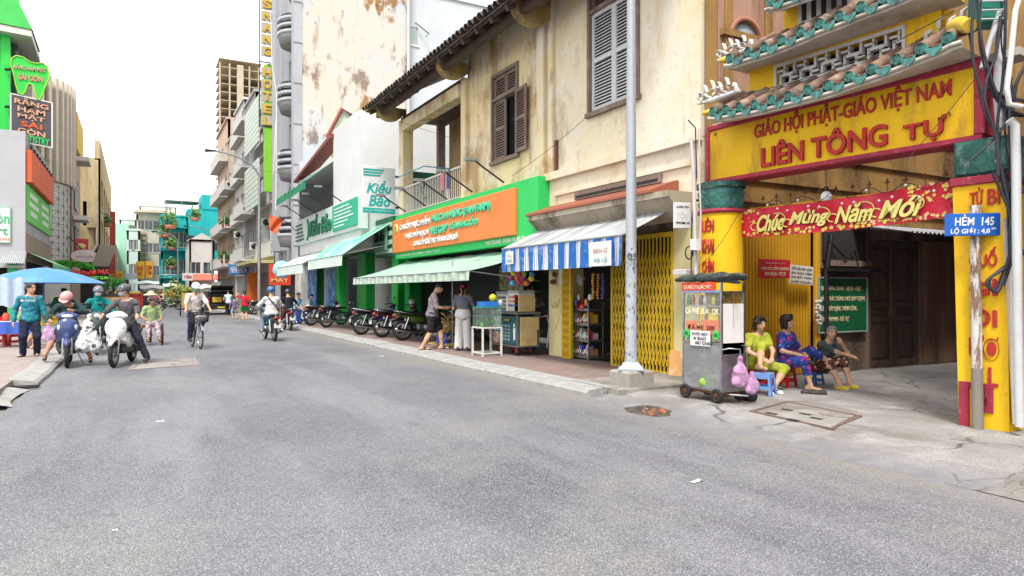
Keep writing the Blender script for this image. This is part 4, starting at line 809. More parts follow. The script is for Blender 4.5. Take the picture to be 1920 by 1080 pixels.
# eave: rafters, boards, tile courses
EX, EZ = 6.72, 7.5; RX, RZ = 12.5, 10.6; sl_ = (RZ - EZ) / (RX - EX); YA, YB = 22.3, 8.0
ROOFD = mat('dark_roof_tile', c8(84, 76, 70), .9, layers=[('n', c8(54, 48, 44), 2.2, .4, .65, .8), ('n', c8(124, 112, 100), 7, .55, .75, .6)], bump=(30, .5, .01))
k = MB(); k.add([(EX, YA, EZ), (EX, YB, EZ), (RX, YB, RZ), (RX, YA, RZ), (EX, YA, EZ + .05), (EX, YB, EZ + .05), (RX, YB, RZ + .05), (RX, YA, RZ + .05)], [(0, 1, 2, 3), (7, 6, 5, 4), (0, 4, 5, 1), (1, 5, 6, 2), (2, 6, 7, 3), (3, 7, 4, 0)]); rf = k.build('roof', ROOFD, t)
mt = MB(); mt.lathe([(.1, 0), (.088, .42), (.075, .42), (.087, 0)], 8, a0=-.2, a1=math.pi + .2); TL = mt.mesh('tile', ROOFD); ang = math.atan(sl_)
n = int((YA - YB) / .235)
for c in range(3):
    for i in range(n):
        y = YA - .1 - i * .235; x = EX - .09 + c * .38 * math.cos(ang); z = EZ + .055 + c * (.38 * math.sin(ang) + .012)
        # local z runs up the slope, x across
        M = Matrix(((0, -math.sin(ang), math.cos(ang), x + rs.uniform(-.02, .02)), (1, 0, 0, y), (0, math.cos(ang), math.sin(ang), z), (0, 0, 0, 1))); place('tile', TL, rf, M)
mt = MB(); mt.box(0, 1.6, -.045, .045, -.13, 0); RAF = mt.mesh('rafter', DW)
for i in range(20):
    y = YA - .25 - i * (YA - YB - .4) / 19; M = Matrix.Translation((EX + .02, y, EZ - .01)) @ Matrix.Rotation(-ang, 4, 'Y'); place('rafter', RAF, rf, M)
for c in range(7):
    x = EX + .04 + c * .26; k = MB(); k.box(x, x + .09, YB, YA, EZ - .025 + (x - EX) * sl_, EZ - .004 + (x - EX) * sl_); k.build('batten', DW, rf)
k = MB(); k.box(EX + .35, EX + .5, YB, YA, EZ - .14, EZ + .04); k.build('purlin', DW, rf)
BKT = wall('bracket_plaster', c8(176, 146, 96), c8(74, 56, 42), .85, .46)
for a, ysz in ((-12.6, .3), (-16.75, .3), (-21.9, .32)):          # half round plaster brackets
    k = MB(T); z = 7.22; pts = [(-.05, z + .42), (-.05, z - .05)] + [(.48 - .0 + .48 * math.cos(s), z + .40 + .42 * math.sin(s)) for s in [-math.pi * (.95 - .1 * i) for i in range(10)]] + [(.98, z + .44)]
    m2 = frame((XF, -a + ysz / 2 - .15, 0), (-1, 0, 0)); k = MB(m2); k.prism(pts, -.13, .13, False); k.build('bracket', BKT, t)
# loggia at the far corner
k = MB(); k.bbox(7.75, 8.1, 21.55, 21.95, 4.0, 7.25); k.build('corner_pillar', YWD, t); k = MB(); k.box(7.72, 8.05, 17.05, 21.9, 6.85, 7.2); k.build('beam', YWD, t)
BRW = wall('brown_loggia', c8(150, 122, 88), c8(62, 48, 36), .8, .46); k = MB(); k.box(9.3, 9.5, 17, 21.3, 4, 8.2); k.build('loggia_wall', BRW, t)
k = MB(); k.box(9.0, 9.25, 21.5, 21.7, 4, 7.6); k.build('rear_post', WOOD, t); k = MB(); k.box(7.8, 9.4, 16.9, 21.9, 7.25, 7.35); k.build('ceiling', DW, t); k = MB(); k.box(7.7, 9.6, 16.9, 21.95, 3.82, 4.0); k.build('loggia_floor', YW, t)
leaf(t, frame((9.27, 20.3, 4.05), (0, -1, 0)), .7, 2.1, plain(30, 110, 110), SLW); k = MB(); k.box(8.2, 9.2, 21.9, 22, 4.0, 5.6); k.build('green_screen', mat('green_shutter', c8(34, 108, 74), .7, layers=[('n', c8(20, 70, 50), (14, 14, .5), .4, .7, .7)]), t)
rl = MB(); rl.box(7.72, 7.78, 17.0, 21.9, 4.9, 4.95); rl.box(7.72, 7.78, 17, 21.9, 4.08, 4.11); rail = rl.build('railing', plain(206, 200, 190), t)
mt = MB(); mt.cyl((0, 0, 0), (0, 0, .8), .014, n=6); BAL = mt.mesh('baluster', plain(206, 200, 190))
for i in range(38): place('baluster', BAL, rail, Matrix.Translation((7.75, 17.05 + i * .13, 4.1)))
for i in range(8): place('baluster', BAL, rail, Matrix.Translation((7.8 + i * .13, 21.92, 4.1)))
k = MB(); k.box(7.75, 8.8, 21.9, 21.95, 4.9, 4.95); k.build('rail', plain(206, 200, 190), rail)
k = MB(); k.tube([(7.6, 21.8, 5.3), (7.6, 19.3, 5.3), (8.6, 19.3, 5.3)], .018); k.build('clothes_rail', plain(60, 150, 160), t)
potted('potted_plant', 'yellow green pot plant behind the balcony railing', (8.0, 19.7, 4.02), .3, .95, 120, ls=.08)
for i, (y, c, lab) in enumerate(((17.6, (80, 76, 120), 'dark violet cloth hung over the balcony railing'), (18.0, (206, 110, 120), 'pink cloth hung over the balcony railing'))):
    k = MB(); k.grid(lambda u, v: (7.7 - .02 * math.sin(u * 9), y + .22 * u, 4.97 - .55 * v), 8, 6); k.build('laundry', cloth(*c), label=lab, cat='laundry')
# canopy slab over the goods shop
CAN = wall('canopy_concrete', c8(176, 164, 142), c8(70, 58, 46), .85, .46); BRP = plain(152, 84, 62)
pr = [(-.02, 3.42), (.0, 2.72), (.14, 2.66), (.52, 3.02), (.55, 3.02), (.55, 3.12), (.50, 3.16), (.06, 3.42)]
t2 = thing('canopy', 'weathered concrete canopy with a brown painted top over the goods shop', 'canopy', (7.6, 10.3, 3.1)); k = MB(frame((XF, 12.66, 0), (-1, 0, 0))); k.prism(pr[:6] + [(.0, 3.12)], 0, -4.4) ; k.build('slab', CAN, t2)
k = MB(frame((XF, 12.7, 0), (-1, 0, 0))); k.prism([(-.01, 3.125), (.58, 3.125), (.58, 3.17), (.05, 3.36), (-.01, 3.36)], 0, -4.1); k.build('painted_top', BRP, t2)
# striped awning
def awning(label, T, a0, a1, ztop, zbot, out, val, m, vm, name='awning', ribs=0, scallop=0., sag=.03, poles=True, group='shop awnings'):
    t = thing(name, label, 'awning', (T @ Vector(((a0 + a1) / 2, zbot, out))), 0, group); w = a1 - a0; k = MB(T)
    k.grid(lambda u, v: (a0 + w * u, ztop + (zbot - ztop) * v - sag * math.sin(v * 3.14) + (.018 * math.sin(u * ribs * 6.283) if ribs else .012 * math.sin(u * 37 + v * 3)), out * v), max(24, ribs * 6), 6); k.build('canvas' if not ribs else 'corrugated_sheet', m, t)
    k = MB(T); k.grid(lambda u, v: (a0 + w * u, zbot - val * v * (1 + scallop * math.sin(u * 60)), out + .004 + .025 * v * math.sin(u * w * 16) + .01 * math.sin(u * 71)), int(w * 24), 5); k.build('valance', vm, t)
    k = MB(T); k.cyl((a0, zbot, out), (a1, zbot, out), .018, n=6); k.build('front_bar', ALU, t)
    for a in ((a0 + .05, a1 - .05) if poles else ()): k = MB(T); k.cyl((a, ztop - .75, .02), (a, zbot, out), .014, n=6); k.build('arm', ALU, t)
    return t
def stripes(name, cols, per):
    m = mat(name, (1, 1, 1), .8, bump=(8, .3, .02)); nt = m.node_tree; N, L = nt.nodes, nt.links; tc = N.new('ShaderNodeTexCoord'); sp = N.new('ShaderNodeSeparateXYZ'); L.new(tc.outputs['Object'], sp.inputs[0])
    a = N.new('ShaderNodeMath'); a.operation = 'DIVIDE'; a.inputs[1].default_value = per; L.new(sp.outputs['Y'], a.inputs[0]); f = N.new('ShaderNodeMath'); f.operation = 'FRACT'; L.new(a.outputs[0], f.inputs[0])
    r = N.new('ShaderNodeValToRGB'); r.color_ramp.interpolation = 'CONSTANT'; e = r.color_ramp.elements
    for i, (p_, c) in enumerate(cols):
        q_ = e[i] if i < 2 else e.new(p_); q_.position = p_; q_.color = (*c, 1)
    L.new(f.outputs[0], r.inputs[0]); nz = N.new('ShaderNodeTexNoise'); nz.inputs['Scale'].default_value = 4; mx_ = N.new('ShaderNodeMix'); mx_.data_type = 'RGBA'; mr = N.new('ShaderNodeMapRange'); mr.inputs[1].default_value = .5; mr.inputs[2].default_value = .8; mr.inputs[4].default_value = .45
    L.new(nz.outputs[0], mr.inputs[0]); L.new(mr.outputs[0], mx_.inputs[0]); L.new(r.outputs[0], mx_.inputs[6]); mx_.inputs[7].default_value = (.42, .42, .42, 1); L.new(mx_.outputs[2], N['Principled BSDF'].inputs['Base Color']); return m
BW = stripes('blue_white_stripes', [(0, c8(26, 92, 170)), (.55, c8(24, 60, 130)), (.60, c8(226, 230, 236)), (.72, c8(90, 140, 200)), (.76, c8(226, 230, 236)), (.88, c8(40, 70, 130)), (.93, c8(226, 230, 236))], .36)
SHEET = mat('pale_sheet', c8(176, 178, 180), .6, layers=[('n', c8(92, 100, 112), (.25, 13, .25), .5, .62, .75), ('n', c8(128, 124, 120), (1, 6, 1), .48, .7, .6)])
sa = awning('corrugated awning with a blue and white striped valance', T, -12.6, -8.55, 2.95, 2.4, 1.2, .48, SHEET, BW, ribs=26, sag=0, poles=False)
for a, w, h, tx in ((-9.4, .62, .40, ('BÁN SỈ', 'VÀ LẺ')), (-12.35, .34, .26, ('SỮA', 'CHUA'))):
    Tn = sub(T, a, 2.33 - h, 1.25); k = MB(Tn); k.grid(lambda u, v: (w * u, h * v, .006 * math.sin(u * 7)), 8, 4); nb_ = k.build('notice', plain(236, 236, 232, .8), label='white paper notice pinned on the striped valance, ' + ('the large one' if w > .5 else 'the small one at its far end'), cat='notice'); text(nb_, tx[0], sub(Tn, .08 * w / .34, h * .55, .01), w * .6, h * .22, plain(196, 120, 120), .003); text(nb_, tx[1], sub(Tn, .08 * w / .34, h * .16, .01), w * .6, h * .22, plain(70, 140, 150), .003)
# pale green awnings
PGA = mat('pale_green_canvas', c8(150, 184, 166), .8, layers=[('n', c8(122, 160, 142), (1, 4, 1), .45, .68, .6), ('n', c8(206, 222, 210), (.6, 9, .6), .5, .7, .6)], bump=(6, .3, .02)); PGV = mat('flowered_valance', c8(186, 206, 188), .85, layers=[('n', c8(120, 150, 118), 16, .5, .62, .8), ('n', c8(206, 170, 160), 8, .58, .7, .5)])
awning('pale green canvas awning under the orange sign', T, -21.8, -13.0, 2.5, 1.95, 1.75, .2, PGA, PGV, sag=.06); MGA = mat('mint_canvas', c8(92, 196, 150), .75, layers=[('n', c8(178, 224, 202), (.8, .8, 1.6), .4, .66, .9)], bump=(6, .3, .02)); MGV = mat('mint_valance', c8(206, 226, 214), .85, layers=[('n', c8(226, 180, 176), 5, .56, .7, .6)])
awning('steep mint green folding awning with a pale flowered valance', fR(7.7), -27.7, -22.5, 3.9, 2.75, 1.7, .36, MGA, MGV, sag=-.02); awning('pale folding awning further along beyond the mint green one', fR(7.7), -35, -29.2, 3.6, 2.7, 1.6, .4, plain(206, 220, 214), MGV, sag=0)
# grocery interior
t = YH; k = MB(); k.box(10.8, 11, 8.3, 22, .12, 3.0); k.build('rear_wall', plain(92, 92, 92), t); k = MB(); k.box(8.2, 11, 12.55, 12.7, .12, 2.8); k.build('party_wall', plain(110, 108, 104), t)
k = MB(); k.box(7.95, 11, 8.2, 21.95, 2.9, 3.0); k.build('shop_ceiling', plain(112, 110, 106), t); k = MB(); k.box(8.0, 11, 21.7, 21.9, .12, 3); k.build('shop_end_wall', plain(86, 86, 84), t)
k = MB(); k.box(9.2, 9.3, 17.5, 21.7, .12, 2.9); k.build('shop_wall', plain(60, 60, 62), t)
for ya, yb, c in ((21.45, 21.9, 0),): k = MB(fR(XF)); k.bbox(-yb, -ya, .12, 2.6, -.45, -.02, .02); k.build('column', plain(12, 150, 60, .35), t)
CRM = mat('cream_pillar', c8(236, 218, 152), .7, layers=[('n', c8(200, 176, 110), 1.5, .5, .7, .5), ('n', c8(120, 104, 80), (2, 2, 4), .62, .75, .5)])
k = MB(fR(XF)); k.bbox(-12.66, -12.08, .12, 2.75, -.5, .02, .02); pil = k.build('pillar', CRM, t); k = MB(fR(XF)); k.bbox(-8.72, -8.1, .12, 2.95, -.3, .03, .02); k.build('pillar', CRM, t)
k = MB(fR(XF)); hx = [(-12.37 + .2 * x, 1.12 + .42 * y, .025) for x, y in ((-.9, .6), (0, .2), (.9, .6), (.9, -.2), (0, -1), (-.9, -.2), (-.9, .6))]; k.tube(hx, .012, 4); k.build('relief', CRM, pil); text(pil, 'PHỐ CỔ', sub(fR(XF), -12.5, 1.16, .02), .26, .14, CRM, .015)
k = MB(fR(XF)); k.box(-12.06, -8.74, 2.6, 2.98, -.4, -.1); k.build('lintel', CAN, t)
# goods shop interior panels
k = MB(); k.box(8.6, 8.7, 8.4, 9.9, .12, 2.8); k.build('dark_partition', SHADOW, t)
# folding gates, bar by bar
GY = mat('yellow_gate_paint', c8(222, 176, 34), .5, layers=[('n', c8(176, 128, 26), 3, .45, .7, .6), ('n', c8(120, 84, 30), 9, .6, .75, .6)])
def folding_gate(label, y1, y0, n, h=2.3, x=XF - .02):
    t = thing('folding_gate', label, 'gate', (x, (y0 + y1) / 2, .12)); w = (y1 - y0) / n; mt = MB(); mt.box(-.011, .011, 0, h, -.012, .012); vb = mt.mesh('upright', GY); mt = MB(); L_ = .32; mt.box(-.009, .009, 0, math.hypot(w, L_) * 1.02, .013, .019); db = mt.mesh('lattice_bar', GY)
    for i in range(n + 1): place('upright', vb, t, fR(x, y1 - i * w, .14))
    a = math.atan2(w, L_)
    for i in range(n):
        for j in range(int((h - .2) / L_)):
            z = .24 + j * L_; place('lattice_bar', db, t, fR(x, y1 - i * w, z) @ Matrix.Rotation(-a, 4, 'Z')); place('lattice_bar', db, t, fR(x, y1 - (i + 1) * w, z) @ Matrix.Translation((0, 0, .007)) @ Matrix.Rotation(a, 4, 'Z'))
    k = MB(fR(x)); k.box(-y1 - .03, -y0 + .03, h + .14, h + .22, -.05, .03); k.build('rail', GY, t); k = MB(fR(x)); k.box(-y1, -y0, .125, .14, -.03, .03); k.build('rail', GY, t)
    k = MB(fR(x)); k.box(-y1 - .04, -y1, .13, h + .14, -.03, .03); k.box(-y0, -y0 + .05, .13, h + .14, -.03, .03); k.build('stile', GY, t); return t
folding_gate('long yellow folding lattice gate drawn across behind the lamp pole', 10.35, 8.74, 17)
folding_gate('short folded yellow lattice gate stacked against the cream pillar', 12.05, 11.8, 5)
# small extras on the pillar
tt = thing('trinket', 'small brown incense shelf fixed on the cream pillar', 'shelf', (7.8, 12.4, 2.0)); k = MB(fR(XF)); k.box(-12.85, -12.3, 2.02, 2.05, .03, .2); k.box(-12.42, -12.3, 2.05, 2.2, .05, .15); k.build('shelf', DW, tt); k = MB(fR(XF)); k.ball((-12.35, 1.72, .1), (.1, .06, .06)); k.ball((-12.33, 1.88, .08), (.06, .06, .05)); k.tube([(-12.4, 2, .1), (-12.2, 1.9, .12), (-12.3, 1.7, .1)], .01); k.build('ornament', RUST, tt)
k = MB(fR(XF)); k.box(-12.22, -12.04, 1.68, 2.0, .03, .045); k.build('notice', plain(236, 230, 210), label='small cream paper notice with a dark square on the pillar corner', cat='notice')
# ------------------------------------------------------------------ temple gate over the lane mouth
PL, PR = Vector((7.51, 7.57, 0)), Vector((7.83, 3.93, 0)); GT = frame(PL, PR - PL); GN = Vector(GT.col[2][:3]); GRV = (PR - PL).normalized()
def onG(px, py, c=0.):
    a, b = dirn(px); t = (PL + GN * c).dot(GN) / Vector((a, b, 0)).dot(GN); p = Vector((t * a, t * b, 0)); return (p - PL).dot(GRV), CH + (HY - py) / F * t
GYW = mat('temple_yellow', c8(255, 186, 6), .75, layers=[('n', c8(244, 160, 12), .9, .42, .68, .7), ('n', c8(255, 200, 50), 2.2, .55, .72, .4), ('n', c8(130, 96, 44), (2.4, 2.4, .5), .55, .7, .7), ('s', c8(150, 110, 40), 20, .6, .74, .4)], bump=(20, .25, .008))
MAG = mat('magenta_paint', c8(158, 36, 60), .7, layers=[('n', c8(120, 30, 52), 1.4, .45, .7, .7), ('s', c8(206, 110, 120), 14, .58, .74, .5)], bump=(22, .3, .006))
LRED = mat('letter_red', c8(178, 42, 36), .75, layers=[('n', c8(128, 34, 30), 4, .45, .7, .6)])
CERA = mat('teal_ceramic', c8(40, 122, 112), .3, layers=[('n', c8(16, 66, 64), 14, .4, .6, .9), ('s', c8(96, 158, 146), 30, .55, .7, .6)], spec=.6, bump=(30, .6, .01))
GTILE = mat('brown_roof_tile', c8(126, 98, 82), .8, layers=[('n', c8(70, 56, 50), 3, .4, .62, .85), ('n', c8(196, 170, 150), 5, .52, .72, .6), ('n', c8(206, 160, 60), 2.2, .6, .75, .5)], bump=(30, .5, .008))
SOFF = wall('gate_soffit', c8(212, 202, 186), c8(120, 104, 88), .6, .52)
SCUL = wall('white_ornament', c8(214, 212, 206), c8(110, 106, 102), .7, .52)
TCAP = mat('green_capital', c8(46, 106, 96), .7, layers=[('n', c8(28, 70, 66), 3, .4, .6, .9), ('n', c8(150, 170, 160), (9, 9, 4), .55, .7, .6)], bump=(18, .9, .03))
t = GATE = thing('temple_gate', 'yellow temple gate with tiled roof tiers and red raised lettering over the lane', 'gate', (7.7, 5.8, 0))
s0, z0 = onG(1325, 345, .12); s1, z1 = onG(1840, 260, .12); _, zt0 = onG(1325, 245, .12); zb, ztp = 3.1, 3.92
k = MB(GT); k.box(s0, s1, zb, ztp, -.18, .1); beam = k.build('sign_beam', GYW, t)
k = MB(GT)
for q in ((s0 - .01, s1 + .01, zb - .01, zb + .055), (s0 - .01, s1 + .01, ztp - .05, ztp + .03)): k.bbox(*q, -.2, .125, .012)
k.bbox(s0 - .02, s0 + .045, zb + .05, ztp - .04, -.2, .13, .012); k.bbox(s1 - .07, s1 + .03, zb + .05, ztp - .04, -.2, .13, .012); k.build('border', MAG, beam)
a, _ = onG(1413, 250, .12); b_, _ = onG(1783, 160, .12); text(beam, 'GIÁO HỘI PHẬT-GIÁO VIỆT NAM', sub(GT, a, 3.575, .1), b_ - a, .295, LRED, .014, bold=.02)
a, _ = onG(1428, 300, .12); b_, _ = onG(1560 - 10 + 118, 300, .12); text(beam, 'LIÊN TÔNG', sub(GT, a, 3.2, .1), onG(1664, 280, .12)[0] - a, .33, LRED, .04, bold=.022)
a, _ = onG(1694, 260, .12); text(beam, 'TỰ', sub(GT, a, 3.165, .1), onG(1774, 240, .12)[0] - a, .265, LRED, .04, bold=.022)
for sx, zz in ((3.35, 3.42), (.22, 3.8)): k = MB(GT); k.tube([(sx, zz, .105), (sx + .04, zz + .03, .115), (sx + .05, zz - .02, .11)], .006, 4); k.build('nail', DARKM, beam)
# columns
sc = onG(1352, 548)[0]; LCm = GT @ Matrix.Translation((sc, 0, .0)); rot_up = Matrix.Rotation(-math.pi / 2, 4, 'X'); LC = LCm @ rot_up
ccx = LCm.translation
k = MB(Matrix.Translation((ccx.x, ccx.y, 0))); k.lathe([(.31, .05), (.31, 2.64)], 28); lc = k.build('column', GYW, t)
k = MB(Matrix.Translation((ccx.x, ccx.y, 0))); k.lathe([(.31, 2.64), (.335, 2.64), (.335, 2.70), (.31, 2.70)], 28); k.build('band', MAG, lc)
k = MB(Matrix.Translation((ccx.x, ccx.y, 0))); k.lathe([(.30, 2.70), (.33, 2.78), (.31, 2.86), (.34, 2.95), (.30, 3.02)], 24); k.lathe([(.35, 3.02), (.35, 3.09)], 24); k.build('capital', TCAP, lc)
for i, (w, y0_, y1_, c) in enumerate((('LIÊN', 436, 408, .2), ('KHAI', 476, 449, .2), ('CHÍN', 512, 484, .2))):
    z0_, z1_ = onG(1332, y0_, .2)[1], onG(1332, y1_, .2)[1]; ad = math.atan2(-ccx.y, -ccx.x) - .62; d = Vector((math.cos(ad), math.sin(ad), 0)); r_ = Vector((0, 0, 1)).cross(d)
    text(lc, w, frame(Vector((ccx.x, ccx.y, z0_)) + d * .3 - r_ * .1, r_), .2, z1_ - z0_, LRED, .018, bold=.02)
sa_, sb_ = onG(1788, 600, .18)[0], onG(1892, 600, .18)[0]
k = MB(GT); k.add([(sa_ + .05, 0, .17), (sb_, 0, .17), (sb_, 0, -.4), (sa_ + .05, 0, -.4), (sa_ - .015, 2.62, .17), (sb_ - .03, 2.62, .17), (sb_ - .03, 2.62, -.4), (sa_ - .015, 2.62, -.4)], [(0, 1, 5, 4), (1, 2, 6, 5), (2, 3, 7, 6), (3, 0, 4, 7), (4, 5, 6, 7)]); rc = k.build('column', GYW, t)
k = MB(GT); k.bbox(sa_ - .04, sb_ + .06, 2.62, 2.71, -.42, .2, .012); k.build('band', MAG, rc); k = MB(GT); k.bbox(sa_ - .02, sb_ + .02, 2.71, 3.1, -.4, .16, .04); k.build('capital', TCAP, rc)
k = MB(GT); w = sb_ - sa_; ml = [(sa_ + .05, sa_ + .15, .06, .56), (sa_ + .15, sb_ - .14, .50, .56), (sb_ - .22, sb_ - .14, .26, .5), (sa_ + .26, sb_ - .22, .26, .32), (sa_ + .26, sa_ + .32, .32, .42)]
for q in ml: k.bbox(*q, .168, .188, .005)
k.build('meander_relief', MAG, rc)
for s_t, x0_, y0_, x1_, y1_ in (('TỪ', 1818, 386, 1842, 350), ('BI', 1850, 384, 1874, 352), ('QUỐ', 1816, 505, 1868, 462), ('GÌ', 1816, 555, 1870, 522), ('ĐI', 1818, 612, 1868, 580), ('ƯƠ', 1816, 672, 1872, 630), ('L', 1852, 725, 1870, 690)):
    a, z_ = onG(x0_, y0_, .19); b_, z2 = onG(x1_, y1_, .19); text(rc, s_t, sub(GT, a, z_, .168), b_ - a, z2 - z_, LRED, .015, bold=.025)
# roof tiers
def tier(discs, c, back, rise, wallz, drips=True, soff=None):
    rt = None; P = [(*onG(x, y, c), c) for x, y in discs]; S = [p[0] for p in P]; n = len(P)
    zf = lambda s: float(np.interp(s, S, [p[1] for p in P])); e0, e1 = S[0] - .09, S[-1] + .12
    zq = lambda s: zf(s) + (.0 if S[0] < s < S[-1] else .02)
    k = MB(GT); k.grid(lambda u, v: (e0 + (e1 - e0) * u, zq(e0 + (e1 - e0) * u) - .015 + rise * v, c - .03 - (c + back) * v), 40, 4); rt = k.build('roof_tier', GTILE, t)
    k = MB(GT)
    for i in range(40):
        u0, u1 = i / 40, (i + 1) / 40; a0, a1 = e0 + (e1 - e0) * u0, e0 + (e1 - e0) * u1; za, zb_ = zq(a0), zq(a1)
        k.add([(a0, za - .12, c - .04), (a1, zb_ - .12, c - .04), (a1, zb_ - .045, c - .02), (a0, za - .045, c - .02), (a0, wallz, -.05), (a1, wallz, -.05)], [(0, 1, 2, 3), (5, 4, 0, 1)[::-1]])
    k.build('soffit', SOFF, rt)
    k = MB(GT); k.tube([(e0 + (e1 - e0) * i / 30, zq(e0 + (e1 - e0) * i / 30) - .075, c - .005) for i in range(31)], .022, 6); k.build('eave_rib', SOFF, rt)
    for i in range(n):
        s, z, _ = P[i]; L_ = math.hypot(rise, c + back) * .97; vv = Vector((0, rise, -(c + back))).normalized(); x = Vector((1, 0, 0)); y = vv.cross(x)
        M = GT @ Matrix(((x.x, y.x, vv.x, s), (x.y, y.y, vv.y, z + .02), (x.z, y.z, vv.z, c + .0), (0, 0, 0, 1)))
        k = MB(M); r = .068; k.lathe([(r * .96, 0), (r, .04), (r * .93, L_ * .5), (r, L_ * .5), (r * .92, L_)], 12); k.build('tile', GTILE, rt)
        k = MB(GT @ Matrix.Translation((s, z + .02, c + .0))); k.lathe([(0, .012), (.06, .012), (.068, .006), (.069, -.004)], 18); dk = k.build('end_disc', CERA, rt)
        k = MB(GT @ Matrix.Translation((s, z + .02, c + .011))); k.lathe([(.056, 0), (.056, .009), (.048, .009), (.048, 0)], 16); [k.box(-.026 + .018 * j, -.02 + .018 * j, -.035, .035, 0, .006) for j in range(4)]; k.box(-.034, .034, -.004, .004, 0, .007); k.build('relief', CERA, dk)
        if i < n - 1:
            sm = (s + P[i + 1][0]) / 2; zm = (z + P[i + 1][1]) / 2; hw = (P[i + 1][0] - s) / 2 * .82
            for j in range(4): k = MB(GT @ Matrix.Translation((sm - hw * .7 + hw * .47 * j, zm + .0, c - .02))); k.box(-.022, .022, 0, .016, -.25, 0); k.build('under_tile', GTILE, rt)
            k = MB(GT @ Matrix.Translation((sm, zm - .035, c + .016))); hw *= .8; k.prism([(-hw, .03), (-hw * .9, -.02), (-hw * .5, -.055), (0, -.085), (hw * .5, -.055), (hw * .9, -.02), (hw, .03), (hw * .5, .01), (-hw * .5, .01)], 0, .016); k.build('drip_tile', CERA, rt)
    return P
D1 = [(1337, 212), (1362, 208), (1387, 203), (1416, 199), (1447, 190), (1479, 183), (1515, 172), (1553, 163), (1593, 147), (1635, 133), (1682, 115), (1728, 95), (1778, 75)]
P1 = tier(D1, .55, .12, .35, 3.95); D2 = [(1368, 112), (1403, 100), (1434, 91), (1467, 78), (1502, 63), (1537, 47), (1575, 33), (1615, 16), (1657, 0), (1700, -18), (1746, -38)]
a = onG(1405, 150)[0]; b_ = onG(1765, 60)[0]; w0, w1 = onG(1452, 140)[0], onG(1699, 70)[0]
P2 = tier(D2, .45, .12, .33, 4.62); k = MB(GT); holed(k, a, b_, 3.95, 4.66, [(w0 + .04, w1 - .04, 4.30, 4.54)], .25); k.build('middle_wall', GYW, t)
k = MB(GT); k.box(w0, w1, 4.26, 4.30, .001, .02); k.box(w0, w1, 4.54, 4.585, .001, .02); k.box(w0, w0 + .04, 4.3, 4.54, .001, .02); k.box(w1 - .04, w1, 4.3, 4.54, .001, .02); pf = k.build('lattice_panel', SCUL, t)
k = MB(GT); k.box(w0 + .02, w1 - .02, 4.28, 4.56, -.2, -.18); k.build('dark_back', SHADOW, pf); n = 11; cw = (w1 - w0 - .08) / n
for i in range(n):
    x = w0 + .04 + cw * i; f = i % 2
    for q in (((0, cw * .7, .1, .14), (cw * .58, cw * .78, .1, .24), (cw * .2, cw * .38, .0, .1), (cw * .2, cw, .045, .075)) if f else ((cw * .3, cw, .1, .14), (cw * .22, cw * .42, .0, .14), (cw * .62, cw * .8, .14, .24), (0, cw * .8, .17, .2))): k = MB(GT); k.box(x + q[0], x + q[1], 4.30 + q[2], 4.30 + q[3], -.09, -.005); k.build('fret', SCUL, pf)
a3 = onG(1467, 40)[0]; k = MB(GT); k.box(a3, b_ + .1, 4.72, 5.7, -.3, -.02); k.build('upper_wall', GYW, t); q0 = onG(1497, 30)[0]; q1 = onG(1600, 0)[0]; k = MB(GT); k.box(q0, q1, 5.0, 5.3, -.02, .02); up = k.build('slot_panel', SCUL, t)
for i in range(5): x = q0 + .06 + (q1 - q0 - .06) * i / 5; k = MB(GT); k.box(x, x + .07, 5.04, 5.26, .012, .022); k.build('slot', SHADOW, up)
P3 = tier([(1445, 6), (1478, -5), (1515, -18), (1560, -34)], .42, .1, .22, 5.3)
GYB = mat('temple_ridge', c8(226, 180, 50), .8, layers=[('n', c8(150, 120, 60), 3, .45, .65, .8)])
for P in (P1, P2):
    k = MB(GT); s, z, c = P[0]; k.tube([(s - .2, z + .04, c - .02), (s - .02, z + .07, c - .12), (s + .25, z + .19, 0)], [.03, .055, .05], 8); k.build('ridge', GYB, t)
s, z, c = P1[-1]; k = MB(GT); k.tube([(s + .2, z + .08, c), (s + .02, z + .18, c - .2), (s - .2, z + .3, 0)], [.07, .1, .08], 8); k.build('ridge', GYB, t)
def phoenix(s, z, c, sc_, sg=1):
    o = None; k = MB(GT)
    def sp(x, y, r, turns, a0, th):
        k.tube([(s + sg * (x + r * (1 - i / 26) * math.cos(a0 + turns * i * .24)) * sc_, z + (y + r * (1 - i / 26) * math.sin(a0 + turns * i * .24)) * sc_, c + .03 * math.sin(i)) for i in range(22)], [th * sc_ * (1 - i / 30) for i in range(22)], 6)
    sp(0, .12, .12, 1, 3.4, .028); sp(.16, .06, .09, -1, 2.2, .026); sp(-.14, .0, .09, 1, 1.2, .024); sp(.3, .1, .1, 1, 2.6, .024); sp(.42, .03, .08, -1, 1.5, .022); sp(-.22, .1, .07, -1, 4, .02)
    for x, y, h in ((-.1, .22, .12), (.05, .26, .14), (.2, .2, .13), (.34, .24, .1), (.5, .12, .09)): k.tube([(s + sg * x * sc_, z + (y - .1) * sc_, c), (s + sg * (x - .02) * sc_, z + y * sc_, c + .02), (s + sg * (x - .07) * sc_, z + (y + h * .28) * sc_, c)], [.034 * sc_, .03 * sc_, .016 * sc_], 6)
    k.tube([(s - sg * .3 * sc_, z - .02 * sc_, c), (s + sg * .1 * sc_, z - .03 * sc_, c), (s + sg * .55 * sc_, z + .0, c)], [.02 * sc_, .05 * sc_, .03 * sc_], 6); return k.build('dragon_ornament', SCUL, t)
a, z_ = onG(1328, 183, .5); phoenix(a, z_, .42, .85); a, z_ = onG(1360, 100, .4); phoenix(a, z_, .3, .75); a, z_ = onG(1795, 40, .3); phoenix(a, z_ - .05, .1, .8, -1)
